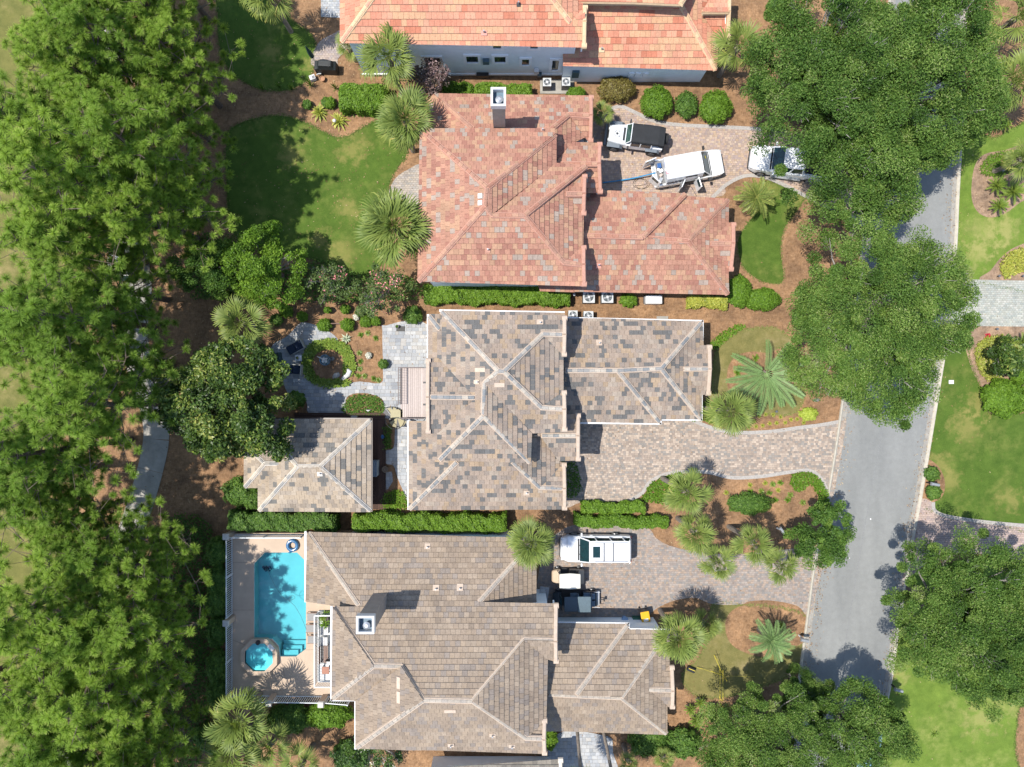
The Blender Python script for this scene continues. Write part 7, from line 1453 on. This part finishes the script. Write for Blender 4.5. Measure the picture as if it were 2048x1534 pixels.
# lettering follows the lean of the right-hand upper side
sl_ = Vector((0, .055, .41)).normalized(); n3 = Vector((1, 0, 0)).cross(sl_)
ML = Matrix(((.8, sl_.x, n3.x, -1.9), (0, sl_.y, n3.y, -.962), (0, sl_.z, n3.z, 1.14), (0, 0, 0, 1)))
text('CARPET', .46, plain('navy_letter', (.01, .015, .05), .5), 'lettering', van, ML); ML2 = ML.copy(); ML2.translation = (-.62-.03, -.962, 1.14)
bb = MB(); bb.box((-1.9, -.35, 1.975), (.16, .26, .012), .2); bb.build('roof_sticker', plain('pink_sticker', (.72, .33, .36), .6), van)
# hose and leads on the ground
bb = MB(); pts = smooth_poly([W(*p) for p in ((1205, 366), (1235, 363), (1265, 359), (1290, 354), (1309, 350))], 6, False); bb.tube([(p.x, p.y, .08+.035*i*.6) for i, p in enumerate(pts)], .05, 8)
tag(bb.build('cleaning_hose', plain('blue_hose', (.03, .26, .50), .5), smooth=True), 'thick blue hose running from the van tail to the salmon house door', 'hose')
bb = MB(); pts = [(1312, 357)]+[(1285-.3*i+14*math.cos(i*.55), 368+10*math.sin(i*.55)) for i in range(24)]+[(1270, 372)]; sp_ = smooth_poly([W(*p) for p in pts], 3, False); bb.tube([(p.x, p.y, .06) for p in sp_], .012, 4)
tag(bb.build('power_cable', plain('cable_black', (.03, .03, .03), .6)), 'thin dark cable coiled on the pavers behind the van', 'cable')
bb = MB(); bb.tube([(p.x, p.y, .06) for p in smooth_poly([W(*p) for p in ((1375, 352), (1378, 368), (1386, 380), (1393, 394))], 5, False)], .015, 4); tag(bb.build('power_cable', plain('cable_black', (.03, .03, .03), .6)), 'dark cable from the van side door towards the salmon garage', 'cable')
# soft-top off-roader
w = W(1271, 274, .95); jp = thing('off_roader', 'silver off-roader with black soft top and a star on its bonnet', 'car', (w.x, w.y, .035), R(172.5))
bb = MB(); bb.loft([ring(-2.0, [(.72, .5), (.76, .6), (.76, 1.1), (.72, 1.16)]), ring(-.2, [(.76, .5), (.80, .6), (.80, 1.12), (.76, 1.17)]), ring(.55, [(.76, .5), (.80, .6), (.80, 1.14), (.76, 1.19)]), ring(.75, [(.72, .5), (.76, .6), (.74, 1.14), (.70, 1.2)])]); bb.build('body', PSILV, jp, bevel=.02)
bb = MB(); bb.loft([ring(.74, [(.74, .6), (.76, 1.08), (.70, 1.18), (.3, 1.21)]), ring(1.3, [(.68, .6), (.70, 1.06), (.64, 1.16), (.3, 1.19)]), ring(1.88, [(.58, .6), (.60, 1.02), (.55, 1.12), (.3, 1.14)]), ring(1.95, [(.56, .6), (.57, .98), (.5, 1.05), (.3, 1.06)])]); bb.build('bonnet', paint('bright_silver_paint', (.74, .76, .78), .3, .15), jp, bevel=.02)
bb = MB(); bb.box((.86, 0, 1.215), (.16, .95, .012)); bb.build('cowl_vent', TRIMB, jp)
bb = MB(); bb.add([(.72, -.68, 1.2), (.72, .68, 1.2), (.40, .62, 1.72), (.40, -.62, 1.72)], [(0, 1, 2, 3)]); bb.build('windscreen', plain('green_glass', (.02, .07, .055), .06, spec=.9), jp)
for p, q in (((.74, -.7, 1.2), (.41, -.64, 1.74)), ((.74, .7, 1.2), (.41, .64, 1.74)), ((.41, -.64, 1.74), (.41, .64, 1.74)), ((.74, -.7, 1.2), (.74, .7, 1.2))): bb = MB(); bb.tube([p, q], .03, 5); bb.build('windscreen_frame', PSILV, jp)
bb = MB(); bb.loft([ring(.38, [(.70, 1.58), (.66, 1.72), (.56, 1.77)]), ring(-.6, [(.73, 1.58), (.68, 1.78), (.58, 1.82)]), ring(-1.55, [(.73, 1.56), (.68, 1.78), (.56, 1.81)]), ring(-2.0, [(.70, 1.2), (.68, 1.66), (.5, 1.72)])]); bb.build('soft_top', plain('soft_top_cloth', (.018, .020, .023), .85, var=.25, scale=3, bmp=.15), jp, bevel=.03)
for s in (-1, 1):
    for (x0, x1) in ((.32, -.32), (-.40, -1.1)):
        bb = MB(); bb.add([(x0, s*.805, 1.2), (x1, s*.805, 1.2), (x1, s*.74, 1.56), (x0, s*.74, 1.56)], [(0, 1, 2, 3)]); bb.build('side_window', plain('tan_window', (.10, .075, .06), .15), jp)
    for x in (.36, -.36, -1.14): bb = MB(); bb.tube([(x, s*.81, 1.18), (x, s*.735, 1.6)], .028, 4); bb.build('pillar', PSILV, jp)
    for (xc, L_) in ((1.42, 1.15), (-1.35, 1.05)): bb = MB(); bb.loft([[(xc-L_/2, s*.74, .72), (xc-L_/2, s*.96, .70), (xc-L_/2, s*.96, .66), (xc-L_/2, s*.74, .66)], [(xc-L_*.3, s*.62, .98), (xc-L_*.3, s*.96, .95), (xc-L_*.3, s*.96, .88), (xc-L_*.3, s*.62, .9)], [(xc+L_*.32, s*.56, .98), (xc+L_*.32, s*.95, .95), (xc+L_*.32, s*.95, .88), (xc+L_*.32, s*.56, .9)], [(xc+L_/2, s*.58, .86), (xc+L_/2, s*.92, .84), (xc+L_/2, s*.92, .76), (xc+L_/2, s*.58, .78)]]); bb.build('fender', plain('fender_grey', (.16, .19, .22), .45), jp, bevel=.02, recalc=True)
    bb = MB(); bb.box((.5, s*.97, 1.25), (.1, .24, .18)); bb.build('mirror', TRIMB, jp); bb = MB(); bb.cyl((1.97, s*.4, .86), .1, .04, 12, axis='X'); bb.build('headlight', LAMPW, jp)
bb = MB(); bb.box((2.14, 0, .58), (.2, 1.55, .2)); bb.build('bumper', plain('bumper_grey', (.12, .14, .16), .5), jp, bevel=.05); bb = MB(); bb.box((-2.1, 0, .55), (.16, 1.5, .18)); bb.build('bumper', TRIMB, jp, bevel=.04)
bb = MB(); bb.cyl((-2.2, -.12, 1.0), .39, .26, 22, axis='X'); sw = bb.build('spare_wheel', RUB, jp, bevel=.04); bb = MB(); bb.cyl((-2.34, -.12, 1.0), .22, .03, 16, axis='X'); bb.build('rim', RIM, sw)
wheels(jp, [1.42, -1.35], .80, .40, .28, plain('dark_rim', (.08, .08, .085), .4))
bb = MB(); cx, cy, cz = 1.38, 0.02, 1.207; st_ = []
for k in range(10): r = .15 if k % 2 == 0 else .06; a = R(36*k+180); st_.append((cx+r*math.cos(a), cy+r*math.sin(a), cz))
bb.add([(cx, cy, cz)]+st_, [(0, 1+k, 1+(k+1) % 10) for k in range(10)])
for a0, a1 in ((20, 80), (95, 170), (190, 262), (278, 340)):
    q = [R(a0+(a1-a0)*i/6) for i in range(7)]; bb.add([(cx+r*math.cos(a), cy+r*math.sin(a), cz) for a in q for r in (.20, .225)], [(2*i, 2*i+1, 2*i+3, 2*i+2) for i in range(6)])
for s in (-1, 1): bb.add([(cx-.27, cy+s*.19, cz), (cx-.13, cy+s*.25, cz), (cx-.13, cy+s*.22, cz), (cx-.25, cy+s*.16, cz)], [(0, 1, 2, 3)])
bb.build('star_emblem', BLK, jp)
# golf carts
def cart(name, label, px, py, hd, bodym, roofm, seatm, zc=1.0, z0=.035, long=0.0):
    w = W(px, py, zc); t = thing(name, label, 'golf cart', (w.x, w.y, z0), R(hd)); f = 1.18+long/2
    bb = MB(); bb.box((0, 0, .3), (2.0+long, 1.1, .1)); bb.build('floor', TRIMB, t)
    bb = MB(); bb.loft([ring(f-.58, [(.50, .3), (.55, .55), (.52, .78)]), ring(f-.35, [(.50, .3), (.56, .55), (.50, .76)]), ring(f-.05, [(.42, .32), (.46, .5), (.38, .62)]), ring(f+.05, [(.32, .35), (.36, .46), (.3, .52)])]); bb.build('cowl', bodym, t, bevel=.04)
    bb = MB(); bb.loft([ring(-f+.05, [(.42, .35), (.52, .5), (.5, .68)]), ring(-f+.5, [(.5, .3), (.56, .5), (.54, .7)]), ring(-.05-long/2, [(.5, .3), (.55, .45), (.52, .6)])]); bb.build('rear_body', bodym, t, bevel=.03)
    for i in range(1 if not long else 2):
        x = -.3+long/2-i*.95; bb = MB(); bb.box((x, 0, .78), (.5, 1.0, .14)); bb.build('seat', seatm, t, bevel=.04); bb = MB(); bb.box((x-.3, 0, 1.02), (.1, 1.0, .4)); bb.build('backrest', seatm, t, bevel=.03)
    rl_ = (f-.45, -f+.55) if not long else (f-.55, -f+.55)
    if not long: bb = MB(); bb.loft([ring(rl_[1]-.12, [(.5, 1.78), (.52, 1.82), (.46, 1.86)]), ring(0, [(.56, 1.8), (.58, 1.84), (.5, 1.89)]), ring(rl_[0]+.02, [(.5, 1.78), (.52, 1.82), (.46, 1.86)])]); bb.build('roof', roofm, t, bevel=.03)
    else:
        bb = MB(); bb.box((.42, 0, 1.84), (.98, 1.06, .05)); bb.build('front_roof', plain('navy_roof', (.03, .06, .08), .35, var=.1), t, bevel=.02); bb = MB(); bb.box((-.52, .0, 1.88), (.92, 1.12, .05)); bb.build('rear_roof', roofm, t, bevel=.03)
        for i in (-1, 1): bb = MB(); bb.box((-1.25, i*.27, .88), (.3, .42, .12)); bb.build('rear_seat', seatm, t, bevel=.03)
        bb = MB(); bb.box((-1.62, 0, .4), (.3, 1.05, .05)); bb.build('rear_step', METAL, t)
        for s in (-1, 1): bb = MB(); bb.tube([(-1.3, s*.55, .8), (-1.75, s*.55, .85), (-1.75, s*.55, .45)], .02, 5); bb.build('grab_bar', METAL, t)
        bb = MB(); bb.tube([(-1.75, .1, .4), (-2.1, .1, .42)], .03, 6); bb.box((-2.12, .1, .42), (.1, .25, .12)); bb.build('tow_hitch', BLK, t)
    for x in rl_:
        for s in (-1, 1): bb = MB(); bb.tube([(x+(.12 if x > 0 else -.08), s*.48, .62), (x, s*.46, 1.8)], .022, 5); bb.build('roof_post', BLK, t)
    bb = MB(); bb.add([(f-.42, -.45, .8), (f-.42, .45, .8), (rl_[0], .43, 1.75), (rl_[0], -.43, 1.75)], [(0, 1, 2, 3)]); bb.build('windscreen', plain('tinted_screen', (.03, .08, .09), .08, spec=.8), t)
    bb = MB(); bb.lathe((f-.72, .24, .95), [(.15, 0), (.17, .02), (.15, .03)], 14); bb.build('steering_wheel', BLK, t)
    for s in (-1, 1): bb = MB(); bb.box((f-.02, s*.3, .5), (.06, .14, .07)); bb.build('headlight', LAMPW, t)
    wheels(t, [f-.38, -f+.42], .5, .23, .2); return t
cart('golf_cart', 'golf cart with cream roof beside the large white car', 1138, 1156, 180, plain('tan_cart_body', (.55, .42, .29), .4, var=.05), plain('cream_roof', (.74, .71, .62), .4, var=.04), plain('dark_seat', (.05, .045, .04), .7))
cart('golf_buggy', 'long dark blue buggy with rear facing seats and tow hitch', 1152, 1201, 180, plain('navy_body', (.02, .035, .05), .3), plain('slate_roof', (.085, .13, .155), .45, var=.15), plain('blue_grey_seat', (.13, .20, .27), .6), long=.9)
cart('golf_cart', 'golf cart on the path under the pines, nearer the house corner', 238, 525, 262, plain('navy_body', (.02, .035, .05), .3), plain('pale_roof', (.6, .64, .68), .3), plain('dark_seat', (.05, .045, .04), .7), 1.4, .05)
cart('golf_cart', 'golf cart with pale roof on the path under the upper pines', 222, 357, 258, PWHITE, plain('pale_roof', (.6, .64, .68), .3), plain('dark_seat', (.05, .045, .04), .7), 1.6, .05)
